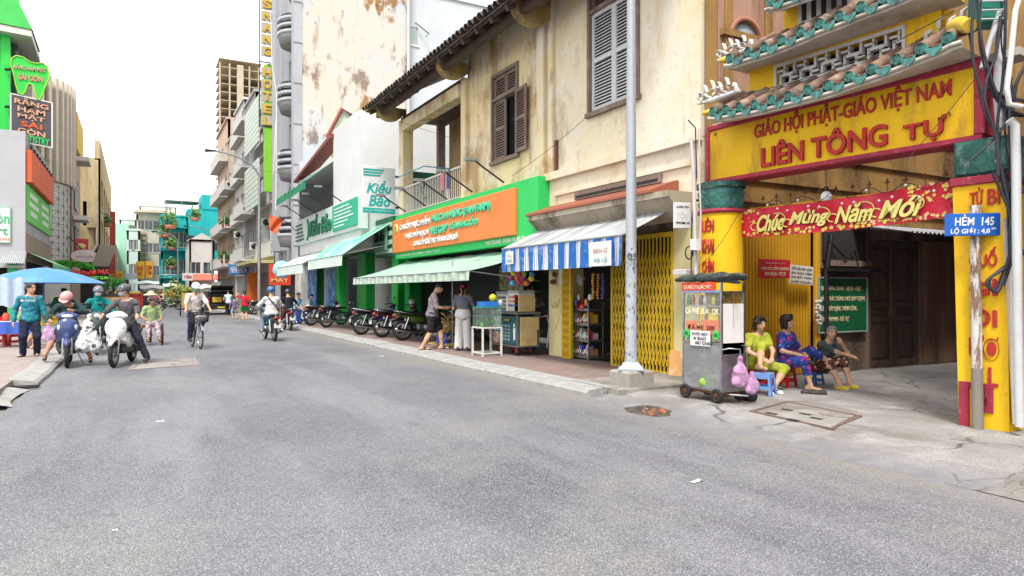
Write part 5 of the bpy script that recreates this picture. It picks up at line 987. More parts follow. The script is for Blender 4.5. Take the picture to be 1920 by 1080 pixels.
k = MB(GT); k.box(s0, s1 + .3, 3.92, 4.0, -.3, .0); k.box(s0, s1, 3.12, 3.95, -.32, -.19); k.build('beam_back', SOFF, t)
# lamp, banner, string bulbs
p = at(1549, 350, 8.9); tb = thing('light_bulb', 'white LED bulb hanging above the red new year banner', 'lamp', p); k = MB(Matrix.Translation((p.x, p.y, p.z - .2))); k.lathe([(.0, 0), (.06, .005), (.068, .03), (.068, .085), (.05, .12), (.03, .135)], 14); k.build('bulb', plain(240, 240, 238, .3), tb); k = MB(); k.cyl((p.x, p.y, p.z - .065), (p.x, p.y, p.z), .028, n=8); k.cyl((p.x, p.y, p.z), (p.x, p.y, 3.12), .006, n=4); k.build('cord', DARKM, tb)
bs0, bs1 = onG(1392, 420, -.1)[0], onG(1784, 370, -.1)[0]; BRED = mat('banner_red', c8(206, 22, 48), .7, layers=[('n', c8(222, 70, 84), (1.4, 1.4, 3), .5, .66, .8), ('n', c8(160, 14, 40), 3, .45, .7, .5)], bump=(5, .5, .03))
fb = lambda u, v: (bs0 + (bs1 - bs0) * u, 2.285 + .05 * u + .40 * v - .03 * math.sin(math.pi * u), -.1 + .02 * math.sin(u * 21 + v * 3) + .012 * math.sin(u * 47))
bn = thing('banner', 'red new year banner with gold script and blossoms strung across the gate', 'banner', GT @ Vector(fb(.5, 0))); k = MB(GT); k.grid(fb, 60, 8); k.build('cloth', BRED, bn)
GOLD = mat('gold_print', c8(246, 226, 120), .6, layers=[('n', c8(236, 190, 70), 8, .5, .7, .6)]); BRN = plain(96, 40, 20)
for w_, x0_, x1_ in (('Chúc', 1420, 1472), ('Mừng', 1480, 1556), ('Năm', 1566, 1638), ('Mới', 1648, 1732)):
    a, b_ = onG(x0_, 420, -.08)[0], onG(x1_, 400, -.08)[0]; u = (a - bs0) / (bs1 - bs0); zz = 2.36 + .05 * u - .02
    text(bn, w_, sub(GT, a, zz, -.07), b_ - a, .235, GOLD, .006, bold=.03, shear=.42); text(bn, w_, sub(GT, a + .008, zz - .008, -.073), b_ - a, .235, BRN, .002, bold=.05, shear=.42)
    k = MB(GT); k.tube([(b_ - .12 + .13 * math.cos(q), zz + .15 + .09 * math.sin(q), -.066) for q in [1.9 - .3 * i for i in range(13)]], .007, 4); k.tube([(a - .03 + .07 * math.cos(q), zz + .08 + .05 * math.sin(q), -.066) for q in [.6 + .35 * i for i in range(13)]], .008, 4); k.build('flourish', GOLD, bn)
k = MB(GT)
for i in range(150):
    u = rs.uniform(.0, 1); v = rs.uniform(0, .16) ** 1.1 if i < 105 else rs.uniform(.45, 1); u = u if i < 105 else (rs.uniform(.0, .10) if i % 3 == 0 else rs.uniform(.84, 1)); a, z_, c = fb(u, v); r = rs.uniform(.012, .034); ph = rs.uniform(0, 6)
    k.add([(a + r * (1 if j % 2 else .5) * math.cos(ph + j * math.pi / 5), z_ + .02 + r * (1 if j % 2 else .5) * math.sin(ph + j * math.pi / 5), c + .012 + .0004 * (i % 9)) for j in range(10)], [tuple(range(10))])
k.build('blossom_print', mat('blossom', c8(244, 214, 84), .6, layers=[('n', c8(246, 170, 150), 7, .55, .62, .8)]), bn)
lw = thing('string_lights', 'string of small white bulbs looped along the banner top', 'lights', GT @ Vector((2, 2.7, 0))); k = MB(GT); pts = [(bs0 + (bs1 - bs0) * i / 36, 2.72 + .05 * math.sin(i * 1.1), -.05) for i in range(37)]; k.tube(pts, .005, 4); k.build('wire', DARKM, lw)
for i in range(0, 36, 2): k = MB(GT); q = pts[i]; k.ball((q[0], q[1] - .03 - .04 * (i % 3), -.04), .017); k.build('bulb', plain(242, 240, 236, .3), lw)
# ------------------------------------------------------------------ the lane behind the gate
YV = mat('yellow_shutter', c8(226, 160, 30), .6, layers=[('n', c8(186, 124, 30), (6, 6, .8), .45, .68, .7), ('n', c8(92, 66, 36), (2, 2, 3), .6, .74, .5)])
t = LANE = thing('lane_house', 'old lane side wall with a yellow ribbed shutter, dark doors and boards', 'building', (11, 7.9, 0)); T = fF(7.8)
LW_ = wall('lane_wall', c8(122, 108, 92), c8(58, 48, 40), .8, .44); UPW = wall('lane_upper_wall', c8(152, 116, 66), c8(66, 50, 36), .85, .44)
k = MB(T); holed(k, 8.3, 18, .05, 2.75, [(8.5, 10.22, .1, 2.7), (11.78, 13.35, .1, 2.5)], .25); k.build('wall', LW_, t); k = MB(T); k.box(7.95, 18, 2.75, 8, -.25, 0); k.build('upper_wall', UPW, t)
for z in (2.95, 3.3, 3.8, 4.4): k = MB(T); k.box(7.95, 18, z, z + .07, .001, .05); k.build('moulding', UPW, t)
bh = thing('brick_house', 'pinkish brick upper storey with a round grey window behind the gate roof', 'building', (8.6, 7.75, 4.3)); k = MB(T); k.box(7.96, 9.6, 4.36, 8.2, .01, .05); k.build('wall', wall('pink_brick', c8(176, 136, 114), c8(110, 76, 60), .7, .47), bh); p = onY(1396, 78, 7.75); k = MB(fF(7.74, p.x, p.z)); k.lathe([(0, .01), (.3, .01), (.3, 0)], 24); k.build('window', plain(140, 148, 152), bh); k = MB(fF(7.74, p.x, p.z)); k.lathe([(.3, 0), (.3, .06), (.38, .06), (.38, 0)], 24); k.build('window_ring', plain(150, 96, 74), bh)
for a in (8.05, 8.95): k = MB(T); k.bbox(a, a + .16, 4.36, 8.2, .05, .1, .01); k.build('pilaster', UPW, bh)
k = MB(T); k.box(7.96, 9.6, 5.5, 5.6, .052, .14); k.build('cornice', UPW, bh); k = MB(T); k.box(8.48, 10.25, .1, 2.72, -.2, -.1); sh = k.build('shutter', YV, t); mt = MB(); mt.prism([(-.034, 0), (-.02, .035), (.02, .035), (.034, 0)], 0, 2.6); 
mt2 = MB(Matrix.Rotation(math.pi / 2, 4, 'X') @ Matrix.Identity(4)); RIB = None
k = MB(); k.add([(-.027, 0, 0), (-.021, -.05, 0), (.021, -.05, 0), (.027, 0, 0), (-.027, 0, 2.6), (-.021, -.05, 2.6), (.021, -.05, 2.6), (.027, 0, 2.6)], [(0, 1, 5, 4), (1, 2, 6, 5), (2, 3, 7, 6), (4, 5, 6, 7)]); RIB = k.mesh('slat', YV)
for i in range(23): place('slat', RIB, sh, Matrix.Translation((8.52 + i * .0765, 7.9, .11)))
k = MB(T); k.bbox(8.36, 8.5, .1, 2.75, -.2, .06, .01); k.build('shutter_post', YV, t); k = MB(T); k.bbox(10.22, 10.34, .1, 2.75, -.2, .06, .01); k.build('shutter_post', YV, t)
k = MB(T); k.box(10.45, 11.6, 2.05, 2.6, .001, .04); k.build('dark_vent', SHADOW, t); k = MB(T); k.box(10.4, 11.75, 1.86, 1.92, .001, .25); k.build('shelf', DARKM, t); k = MB(T); k.box(10.55, 11.7, 1.96, 2.06, .001, .1); k.build('plank', WOOD, t)
k = MB(T); k.tube([(10.5, 2.4, .1), (10.9, 2.1, .14), (11.2, 2.25, .1), (11.3, 1.9, .12), (10.8, 1.8, .12), (10.4, 1.9, .1)], .015); k.tube([(10.45, .1, .08), (10.42, 1.8, .1), (10.6, 2.5, .08)], .05, 6); k.build('pipe', DARKM, t)
# panelled double door
DDW = mat('dark_door', c8(86, 73, 62), .75, layers=[('n', c8(54, 45, 38), (9, 9, .9), .4, .66, .8), ('n', c8(110, 98, 86), (4, 4, 1.5), .56, .74, .5)], bump=(40, .3, .004))
for i in (0, 1):
    a = 11.8 + i * .775; k = MB(T); w = .765; fr = [(a, a + .1, .1, 2.48), (a + w - .1, a + w, .1, 2.48), (a + .1, a + w - .1, .1, .22), (a + .1, a + w - .1, .95, 1.05), (a + .1, a + w - .1, 1.22, 1.32), (a + .1, a + w - .1, 2.36, 2.48)]
    for q in fr: k.bbox(*q, -.1, -.03, .012)
    d = k.build('door', DDW, t)
    for q in ((.22, .95), (1.05, 1.22), (1.32, 2.36)): k = MB(T); k.bbox(a + .1, a + w - .1, *q, -.1, -.075, .002); k.bbox(a + .16, a + w - .16, q[0] + .05, q[1] - .05, -.078, -.05, .02); k.build('panel', DDW, d)
BRD = mat('rust_board', c8(124, 98, 78), .85, layers=[('n', c8(76, 62, 52), (2, 2, .5), .4, .62, .8), ('n', c8(120, 130, 110), (1.6, 1.6, 1), .58, .7, .6), ('n', c8(140, 96, 66), (5, 5, .7), .55, .72, .5)], bump=(20, .4, .01))
for i, (a, b_) in enumerate(((13.45, 13.8), (13.83, 14.5), (14.54, 15.2), (15.25, 15.9))): k = MB(T); k.bbox(a, b_, .1, 2.5, .001, .05 + .02 * (i % 2), .01); k.build('board', BRD, t)
k = MB(); k.grid(lambda u, v: (11.2 + 6 * u, 7.78 - 1.1 * v, 2.72 - .22 * v + .02 * math.sin(u * 300)), 300, 3); k.build('corrugated_roof', SHEET, t); k = MB(); k.box(17.8, 18, 3, 8, 0, 6); k.build('end_wall', LW_, t)
k = MB(); k.box(8.5, 18, 2.75, 3, 0, 5); LR = k.build('side_wall', LW_, label='plain stained wall closing the far side of the lane', cat='wall')
T2 = fF(7.72); p = onY(1535, 625, 7.72); q = onY(1626, 521, 7.72); Tg = fF(7.72, p.x, p.z); gw, gh = q.x - p.x, q.z - p.z
b = board('notice_board', 'dark green civic notice board with pale lettering in the lane', 'sign', Tg, gw, gh, .04, mat('notice_green', c8(14, 92, 54), .5, layers=[('n', c8(10, 66, 42), 2, .45, .7, .6)]), plain(150, 160, 150), .02)
BEI = plain(226, 206, 160)
for i, (s_t, x0_, w_) in enumerate((('GIỮ GIÀNG XANH - SẠCH - ĐẸP,', .04, .82), ('VÀ BỎ RÁC ĐÚNG NƠI QUY ĐỊNH,', .03, .92), ('CÙNG XÂY DỰNG THÀNH CÔNG', .05, .72), ('HẺM "VĂN MINH - ĐÔ THỊ"', .03, .58))): text(b, s_t, sub(Tg, gw * x0_, gh * (.74 - .185 * i)), gw * w_, gh * .125, BEI, .006, bold=.01)
p = onY(1424, 521, 7.7); q = onY(1482, 487, 7.7); Tn = fF(7.7, p.x, p.z); b = board('notice', 'small red plate with pale lettering on the ribbed yellow shutter', 'sign', Tn, q.x - p.x, q.z - p.z, .015, plain(196, 30, 44)); w, h = q.x - p.x, q.z - p.z
text(b, 'KHU PHỐ 4 - P.2', sub(Tn, w * .2, h * .75), w * .6, h * .12, BEI, .003); text(b, 'HẺM CÓ GẮN CAMERA', sub(Tn, w * .05, h * .42), w * .9, h * .24, BEI, .004, bold=.015); text(b, 'AN NINH - PCTP', sub(Tn, w * .16, h * .12), w * .68, h * .2, BEI, .004, bold=.015)
p = onY(1481, 531, 7.66); q = onY(1524, 497, 7.66); Tn = frame((p.x, 7.66, p.z), (1, 0, -.06), (.06, 0, 1)); b = board('notice', 'white handwritten cardboard notice on the shutter edge', 'sign', Tn, q.x - p.x, q.z - p.z, .01, plain(222, 216, 204, .9)); w, h = q.x - p.x, q.z - p.z
for i, s_t in enumerate(('CÓ GÀI BÀ CON', 'RA VÀO HẺM', 'DO MẤT TRỘM', '& SÁT KHUẨN')): text(b, s_t, sub(Tn, w * .05, h * (.76 - .23 * i)), w * .88, h * .16, plain(60, 56, 54), .003, bold=.01)
fs = thing('spike_fence', 'row of dark fleur tipped spikes on a bar above the banner', 'fence', GT @ Vector((2, 2.8, -.3))); k = MB(GT); k.box(.5, 3.3, 2.7, 2.73, -.33, -.3); k.build('bar', YV, fs)
k = MB(); k.cyl((0, 0, 0), (0, 0, .14), .007, n=5); k.add([(0, -.004, .12), (.03, 0, .16), (0, .004, .24), (-.03, 0, .16)], [(0, 1, 2, 3)]); k.tube([(-.045, 0, .17), (-.03, 0, .15), (0, 0, .15), (.03, 0, .15), (.045, 0, .17)], .008, 4); SPK = k.mesh('spike', RUST)
for i in range(12): place('spike', SPK, fs, GT @ Matrix.Translation((.75 + i * .22, 2.73, -.315)) @ rot_up @ Matrix.Scale(.72, 4))
# flower cluster / chain bits on the shutter post
k = MB(); [k.ball((10.12 + rs.uniform(-.06, .06), 7.62, 1.15 + rs.uniform(-.2, .2)), .03, 6, 4) for i in range(26)]; k.build('dried_bundle', plain(196, 192, 190), label='bundle of grey dried bulbs hanging beside the green notice board', cat='bundle')
# ------------------------------------------------------------------ right edge: sign post, pipes, cables, next house
t = thing('street_sign', 'blue street sign on a peeling white post before the gate column', 'sign', (7.62, 3.98, 0)); PEELP = mat('peeling_post', c8(206, 200, 192), .85, layers=[('n', c8(120, 82, 54), (16, 16, 3), .48, .56, .9), ('n', c8(70, 56, 46), (24, 24, 5), .55, .62, .8)], bump=(30, .6, .01))
pb_ = at(1833, 800, 7.05); pt_ = at(1828, 385, 7.05); pm = at(1832, 690, 7.05); k = MB(); k.cyl(pm, pt_, .05, .048, 12); k.build('post', PEELP, t); k = MB(); k.cyl((pb_.x, pb_.y, .03), pm, .054, .052, 12); k.build('post_base', plain(124, 116, 108, .9), t)
p = at(1772, 443, 7.0); q = at(1884, 441, 6.92); top = at(1774, 401, 7.0); Tb = frame(p, q - p); w = (q - p).length; h = top.z - p.z; BL = mat('enamel_blue', c8(10, 84, 178), .4, layers=[('n', c8(8, 62, 140), 3, .5, .75, .5)])
k = MB(Tb); k.bbox(0, w, 0, h, -.012, 0, .006); k.build('plate', BL, t); WH = plain(244, 244, 242, .4); text(t, 'HẺM  145', sub(Tb, w * .16, h * .45), w * .66, h * .50, WH, .003, bold=.02, shear=.08); text(t, 'LỘ GIỚI : 4,0', sub(Tb, w * .09, h * .05), w * .66, h * .33, WH, .003, bold=.02, shear=.08); text(t, 'm', sub(Tb, w * .78, h * .26), w * .07, h * .09, WH, .003, bold=.02)
NX = wall('maroon_wall', c8(122, 26, 54), c8(60, 22, 34), .6)
t = thing('corner_house', 'maroon walled house at the right edge with a brick fronted balcony', 'building', (8.2, 1, 0)); k = MB(); k.box(8.02, 16, -7, 3.18, 0, 9); k.build('wall', NX, t)
k = MB(); k.box(7.35, 8.0, -3, 3.05, 3.62, 3.72); bl = k.build('balcony', OFFW, t); BRK = mat('brick_face', c8(206, 140, 116), .85, layers=[('n', c8(170, 104, 84), 4, .45, .7, .7)], bump=(40, .4, .006)); mt = MB(); mt.bbox(-.12, .12, 0, .052, 0, .03, .005); BM = mt.mesh('brick', BRK)
k = MB(); k.box(7.4, 7.5, -3, 3.0, 3.72, 4.5); k.build('parapet', plain(150, 110, 96), bl)
for r in range(13):
    for c in range(8): place('brick', BM, bl, fR(7.4, 2.86 - c * .25 - .12 * (r % 2), 3.73 + r * .058))
    place('brick', BM, bl, frame((7.53, 3.0, 3.73 + r * .058), (-1, 0, 0)))
t = thing('pipe_stack', 'thick white downpipe with a bent elbow at the right picture edge', 'pipe', (7.75, 3.4, 0)); k = MB(); PW = plain(196, 198, 200, .4); A = lambda *L: [at(x, y, z) for x, y, z in L]
k.tube(A((1912, 800, 6.7), (1908, 600, 6.7), (1905, 300, 6.7), (1903, 235, 6.7), (1893, 225, 6.7)), .042, 10); k.build('downpipe', PW, t); k = MB(); k.tube(A((1878, 240, 6.9), (1872, 170, 6.9), (1876, 90, 7.0), (1880, 40, 7.0)), .05, 10); k.tube(A((1842, 128, 6.9), (1856, 80, 6.9), (1875, 20, 6.9)), .03, 8); k.build('conduit', PW, t)
k = MB(); k.tube(A((1912, -5, 6.6), (1904, 20, 6.6), (1896, 100, 6.6), (1888, 165, 6.6), (1892, 195, 6.6), (1916, 200, 6.6)), .026, 8); k.build('hose', plain(226, 224, 218), t)
t = thing('white_board_post', 'white painted timber post with red paint streaks beside the column', 'post', at(1892, 800, 6.85)); k = MB(); p, q = at(1880, 410, 6.85), at(1898, 795, 6.85); d = (at(1900, 410, 6.85) - p); k.add([p, p + d, q + d * .9, q, p + GN * -.1, p + d - GN * .1, q + d * .9 - GN * .1, q - GN * .1], [(0, 1, 2, 3), (0, 4, 5, 1), (1, 5, 6, 2), (3, 2, 6, 7), (0, 3, 7, 4)]); k.build('timber', mat('white_timber', c8(226, 222, 206), .7, layers=[('n', c8(170, 40, 60), (9, 9, 2.6), .64, .68, .9), ('n', c8(180, 172, 150), 3, .5, .7, .5)]), t)
CAB = mat('cable_black', c8(44, 46, 54), .6)
lines = [((1828, -10), (1822, 60), (1828, 130), (1850, 200), (1868, 260), (1872, 330)), ((1840, -5), (1838, 90), (1870, 190), (1920, 215)), ((1852, 165), (1880, 180), (1925, 190)), ((1858, 178), (1890, 205), (1930, 222)), ((1886, -5), (1884, 80), (1880, 150), (1870, 240), (1878, 320), (1885, 400)), ((1892, 140), (1884, 240), (1862, 345)), ((1896, 210), (1900, 300), (1886, 360), (1892, 440), (1925, 480)), ((1866, 300), (1878, 360), (1884, 440), (1880, 495), (1872, 540)), ((1862, 325), (1864, 400), (1880, 440)), ((1925, 320), (1905, 370), (1888, 420), (1898, 470)), ((1926, 350), (1896, 380), (1876, 370)), ((1870, 440), (1878, 470), (1872, 530), (1862, 545), (1858, 520), (1866, 490)), ((1876, 30), (1868, 100), (1850, 150), (1846, 190)), ((1900, 160), (1880, 240), (1820, 300)), ((1925, 120), (1905, 160), (1898, 230), (1904, 300))]
lines += [tuple((x + rs.uniform(-9, 9), y + rs.uniform(-8, 8)) for x, y in q) for q in lines[:12]]
cb = thing('cable_bundle', 'tangle of black and grey cables hanging down beside the gate column', 'cables', at(1870, 300, 6.9))
for i, L_ in enumerate(lines):
    P = [at(max(x, 1892 + i % 7) if 330 < y < 500 else x, y, 6.76 + .04 * (i % 4)) for x, y in L_]; R_ = []
    for j in range(len(P) - 1):
        for q in range(6):
            f = q / 6; p0_, p1_, p2_, p3_ = P[max(j - 1, 0)], P[j], P[j + 1], P[min(j + 2, len(P) - 1)]; R_.append(.5 * ((2 * p1_) + (p2_ - p0_) * f + (2 * p0_ - 5 * p1_ + 4 * p2_ - p3_) * f * f + (3 * p1_ - p0_ - 3 * p2_ + p3_) * f ** 3))
    k = MB(); k.tube(R_ + [P[-1]], (.014, .010, .018, .008)[i % 4], 6); k.build('cable', CAB if i != 7 else plain(150, 152, 160), cb)
t = thing('green_rack', 'green plastic panel on white brackets high at the right edge', 'rack', at(1860, 30, 6.9)); p = at(1840, 42, 6.9); q = at(1888, 42, 6.9); k = MB(frame(p, q - p)); k.bbox(0, .26, 0, .5, -.2, 0, .02); k.build('panel', plain(24, 112, 96), t); k = MB(frame(p, q - p)); [k.cyl((-.06, .02 + .09 * i, .03), (.22, .02 + .09 * i, .05), .009, n=5) for i in range(4)]; k.build('bracket', PW, t)
# thin overhead wires in front of the gate and along the yellow wall
def wire(label, a, b, r=.006, sag=.1):
    k = MB(); k.tube([a.lerp(b, i / 14) - Vector((0, 0, sag * math.sin(math.pi * i / 14))) for i in range(15)], r, 5); k.build('wire', CAB, label=label, cat='wire')
wire('thin wire sagging from the cable tangle across the gate roof', at(1790, 20, 7.2), at(1400, 175, 8.6), .006, .12); wire('thin wire drooping across the yellow sign board end', at(1850, 120, 7.0), at(1700, 300, 7.3), .004, .02); wire('thin wire hanging slack over the left gate column', at(1385, 400, 9.1), at(1310, 500, 9.4), .004, .08)
wire('thin wire strung along the yellow upper wall', at(1105, 215, 13.0), at(960, 330, 14.6), .005, .05); wire('pale thin wire crossing behind the loggia pillar', at(720, 218, 23), at(860, 262, 20), .006, .02); wire('thin wire between the box sign and the hotel pipe', at(590, 330, 30), at(420, 300, 46), .01, .2)
# meter cabinet and conduits left of the gate
t = thing('meter_box', 'white conduit and meter box on the cream pillar beside the gate', 'meter', (7.75, 8.15, 0)); k = MB(); k.tube(A((1305, 520, 9.7), (1303, 440, 9.7), (1301, 330, 9.7), (1296, 260, 9.7)), .028, 8); k.tube(A((1312, 470, 9.6), (1314, 400, 9.6), (1310, 300, 9.6), (1312, 240, 9.6)), .012, 6); k.build('conduit', plain(206, 190, 190), t)
p = at(1298, 470, 9.65); k = MB(frame(p, (0, -1, 0))); k.bbox(0, .1, 0, .16, -.06, .05); k.build('box', plain(226, 224, 220), t); k = MB(); k.tube([at(1292 + 7 * math.cos(a), 474 + 12 * math.sin(a), 9.75) for a in [i * .5 for i in range(26)]], .01, 6); k.tube(A((1296, 520, 9.7), (1297, 420, 9.7), (1306, 330, 9.7), (1304, 240, 9.6), (1290, 225, 9.6)), .01, 6); k.build('cable', CAB, t)
k = MB(); k.bbox(7.5, 7.75, 8.0, 8.3, 1.78, 1.86); k.build('junction_box', plain(226, 226, 224), t)
p = at(1264, 428, 10.5); Tn = frame(p, Vector((1, -.25, 0))); b = board('hanging_sign', 'small white hanging shop sign with black print beside the gate', 'sign', Tn, .29, .4, .03, plain(236, 236, 234)); text(b, 'LUYỆN TÔN', sub(Tn, .04, .31), .21, .045, plain(40, 40, 44), .003, bold=.02); text(b, 'TÔN', sub(Tn, .05, .16), .18, .1, plain(206, 206, 208), .003); text(b, '0903.888.143', sub(Tn, .03, .07), .23, .035, plain(40, 40, 44), .003, bold=.02)
# ------------------------------------------------------------------ lamp pole by the lane mouth
t = thing('lamp_pole', 'tall galvanised lamp pole on a concrete block, base covered in stencilled marks', 'pole', (6.42, 8.0, .12)); POLEM = mat('galvanised_scuffed', c8(170, 176, 184), .5, .35, layers=[('n', c8(140, 146, 154), (3, 3, .7), .4, .7, .7), ('s', c8(196, 200, 206), 40, .5, .7, .5)])
POLEW = mat('pole_ads', c8(172, 178, 184), .6, layers=[('n', c8(130, 136, 142), 3, .4, .7, .7), ('n', c8(60, 62, 68), (22, 22, 10), .565, .6, .85), ('n', c8(120, 150, 170), (10, 10, 5), .6, .66, .5)])
k = MB(); k.cyl((6.42, 8.0, 2.15), (6.42, 8.0, 9.5), .08, .045, 18, False); k.build('shaft', POLEM, t); k = MB(); k.cyl((6.42, 8.0, .42), (6.42, 8.0, 2.15), .092, .08, 18, False); k.build('lower_shaft', POLEW, t)
k = MB(Matrix.Translation((6.42, 8.0, 0)) @ Matrix.Rotation(math.pi / 4 + .1, 4, 'Z')); k.add([(-.18, -.18, .38), (.18, -.18, .38), (.18, .18, .38), (-.18, .18, .38), (-.1, -.1, .47), (.1, -.1, .47), (.1, .1, .47), (-.1, .1, .47)], [(0, 1, 5, 4), (1, 2, 6, 5), (2, 3, 7, 6), (3, 0, 4, 7), (4, 5, 6, 7)]); k.box(-.185, .185, -.185, .185, .355, .379); k.build('flange', POLEM, t)
k = MB(Matrix.Translation((6.42, 8.0, 0)) @ Matrix.Rotation(.08, 4, 'Z')); k.T = k.T @ Matrix.Translation((0, 0, .1)); k.bbox(-.24, .24, -.22, .22, 0, .255, .03); k.build('concrete_block', CONC, t); k = MB(Matrix.Translation((6.42, 8.0, 0))); [k.cyl((x, y, .37), (x, y, .44), .014, n=6) for x in (-.17, .17) for y in (-.02, .02)]; k.build('bolt', DARKM, t)
text(t, '05', frame((6.30, 7.935, 1.97), (.81, -.58, 0)), .14, .10, plain(60, 60, 66), .01, bold=.02)
# ------------------------------------------------------------------ left-hand side
t = thing('corner_shop', 'white walled two storey shop with a brown panelled street side', 'building', (-6, 38, 0)); LX = -4.4; y0 = 37.8
WL = wall('pale_render', c8(178, 178, 182), c8(150, 148, 146), .4, .55); k = MB(fF(y0)); holed(k, -14, LX, 0, 8.8, [(-8, -4.75, .12, 2.7)], .25); k.build('wall', WL, t); BPM = wall('brown_panel', c8(150, 130, 114), c8(104, 84, 70), .5)
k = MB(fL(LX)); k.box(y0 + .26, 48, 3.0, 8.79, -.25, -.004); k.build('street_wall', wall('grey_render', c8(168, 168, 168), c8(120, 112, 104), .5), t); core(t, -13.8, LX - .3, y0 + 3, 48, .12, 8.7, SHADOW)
for i in range(10): k = MB(fL(LX)); k.bbox(y0 + .1 + i * 1.0, y0 + 1.08 + i * 1.0, 3.0, 4.2, .002, .05); k.build('panel', BPM, t)
k = MB(); k.box(-14, LX, y0 - .3, y0, 2.6, 2.7); k.build('lintel', WL, t)
k = MB(fF(y0)); k.bbox(-5.05, -4.7, .12, 2.8, -.1, .1); k.bbox(-9.2, -6.2, .12, 2.9, .0, .12); k.build('green_post', plain(44, 176, 96), t)
aw = thing('awning', 'short corrugated pale awning over the left corner shop door', 'awning', (-4.9, 37.4, 2.8)); p = at(6, 478, 31); q = at(50, 478, 31); k = MB(); k.grid(lambda u, v: (p.x + (q.x - p.x) * u, y0 - .05 - .7 * v, p.z + .15 - .55 * v + .03 * math.sin(u * 75)), 80, 3); k.build('sheet', SHEET, aw)
aw = thing('awning', 'long light green awning strip along the brown panelled wall', 'awning', (-4, 43, 3.0)); k = MB(fL(LX)); k.grid(lambda u, v: (y0 - .2 + 10.5 * u, 3.35 - .5 * v, .05 + 1.0 * v), 20, 4); k.build('canvas', plain(150, 214, 170), aw); k = MB(fL(LX)); k.grid(lambda u, v: (y0 - .2 + 10.5 * u, 2.85 - .2 * v, 1.06), 20, 2); k.build('valance', plain(92, 196, 130), aw)
T = fF(y0 - .06); p = onY(0, 455, y0); q = onY(20, 388, y0); Tn = fF(y0 - .08, p.x - 1.4, p.z); b = board('shop_sign', 'white sign with green letters at the left picture edge', 'sign', Tn, q.x - p.x + 1.4, q.z - p.z, .06, plain(226, 240, 232), plain(150, 200, 170), .04); text(b, 'Sài Gòn', sub(Tn, .25, .85), 1.5, .5, plain(60, 170, 110), .02, bold=.01); text(b, 'Mart', sub(Tn, .6, .35), 1.1, .38, plain(60, 170, 110), .02, bold=.01); text(b, '0909 123456', sub(Tn, 1.0, .1), .75, .12, plain(220, 90, 80), .01)
T = fL(LX + .06, y0 + .2, 4.75); b = board('poster', 'bright green advertising panel with white lines on the grey street wall', 'poster', T, 9.6, 1.7, .05, plain(92, 200, 70)); 
for i, (x, w) in enumerate(((.8, 2.8), (.6, 3.4), (1.0, 2.4), (5.4, 3.0), (5.2, 3.4), (5.6, 2.8))): k = MB(T); k.box(x, x + w, 1.2 - .42 * (i % 3), 1.42 - .42 * (i % 3), .002, .012); k.build('text_line', plain(230, 244, 228), b)
T = fL(LX + .22, y0 + .1, 6.55); b = thing('shop_sign', 'row of tall orange red panels hung along the grey street wall', 'sign', (LX + .5, 42, 6.7)); ORR = plain(232, 84, 38)
for i in range(9): k = MB(T); k.bbox(i * 1.05, i * 1.05 + 1.0, -.02 + .01 * (i % 3), 1.45, -.2, .02, .02); k.build('panel', ORR, b); k = MB(T); k.box(i * 1.05 + .3, i * 1.05 + .6, 1.46, 1.7, -.1, 0); k.build('floodlight', DARKM, b)
# green dental tower
GRT = plain(36, 206, 66, .5); t = thing('dental_tower', 'bright green clinic tower with a folded green roof canopy', 'building', (-7, 40, 0)); p = at(14, 548, 34); k = MB(); k.box(-14, p.x, 40.2, 46, 8.8, 18); k.build('wall', GRT, t)
a0, a1, zc = at(10, 65, 33).x, at(62, 78, 33).x, at(40, 64, 33).z; k = MB(); k.add([(a0 - 6, 39.5, zc + .1), (a1, 39.5, zc - .3), (a1 - .1, 44, zc - .3), (a0 - 6, 44, zc + .1), (a0 - 6, 39.5, zc + .4), (a1, 39.5, zc), (a1 - .1, 44, zc), (a0 - 6, 44, zc + .4)], [(0, 3, 2, 1), (0, 1, 5, 4), (1, 2, 6, 5), (4, 5, 6, 7)]); k.build('canopy_slab', plain(216, 214, 200), t)
tp = at(30, -4, 33); k = MB(); k.add([(a0 - 6, 39.45, zc + .42), (a1 + .05, 39.45, zc + .02), (tp.x, 39.6, tp.z), (a0 - 6, 39.6, tp.z + .3), (a0 - 6, 43, zc + .4), (a1, 43, zc + .02), (tp.x, 42, tp.z), (a0 - 6, 42, tp.z + .3)], [(0, 1, 2, 3), (1, 5, 6, 2), (5, 4, 7, 6), (3, 2, 6, 7)]); k.build('folded_roof', plain(44, 180, 66, .5), t)
GW = mat('dim_glass', c8(74, 84, 90), .15, spec=.6); k = MB(); k.box(p.x - .3, a1 - .7, 41, 46, 8.8, zc - .4); k.build('recess', GW, t); k = MB(); k.box(p.x, p.x + .35, 40, 40.3, 8.8, zc); k.build('corner_strip', GRT, t)
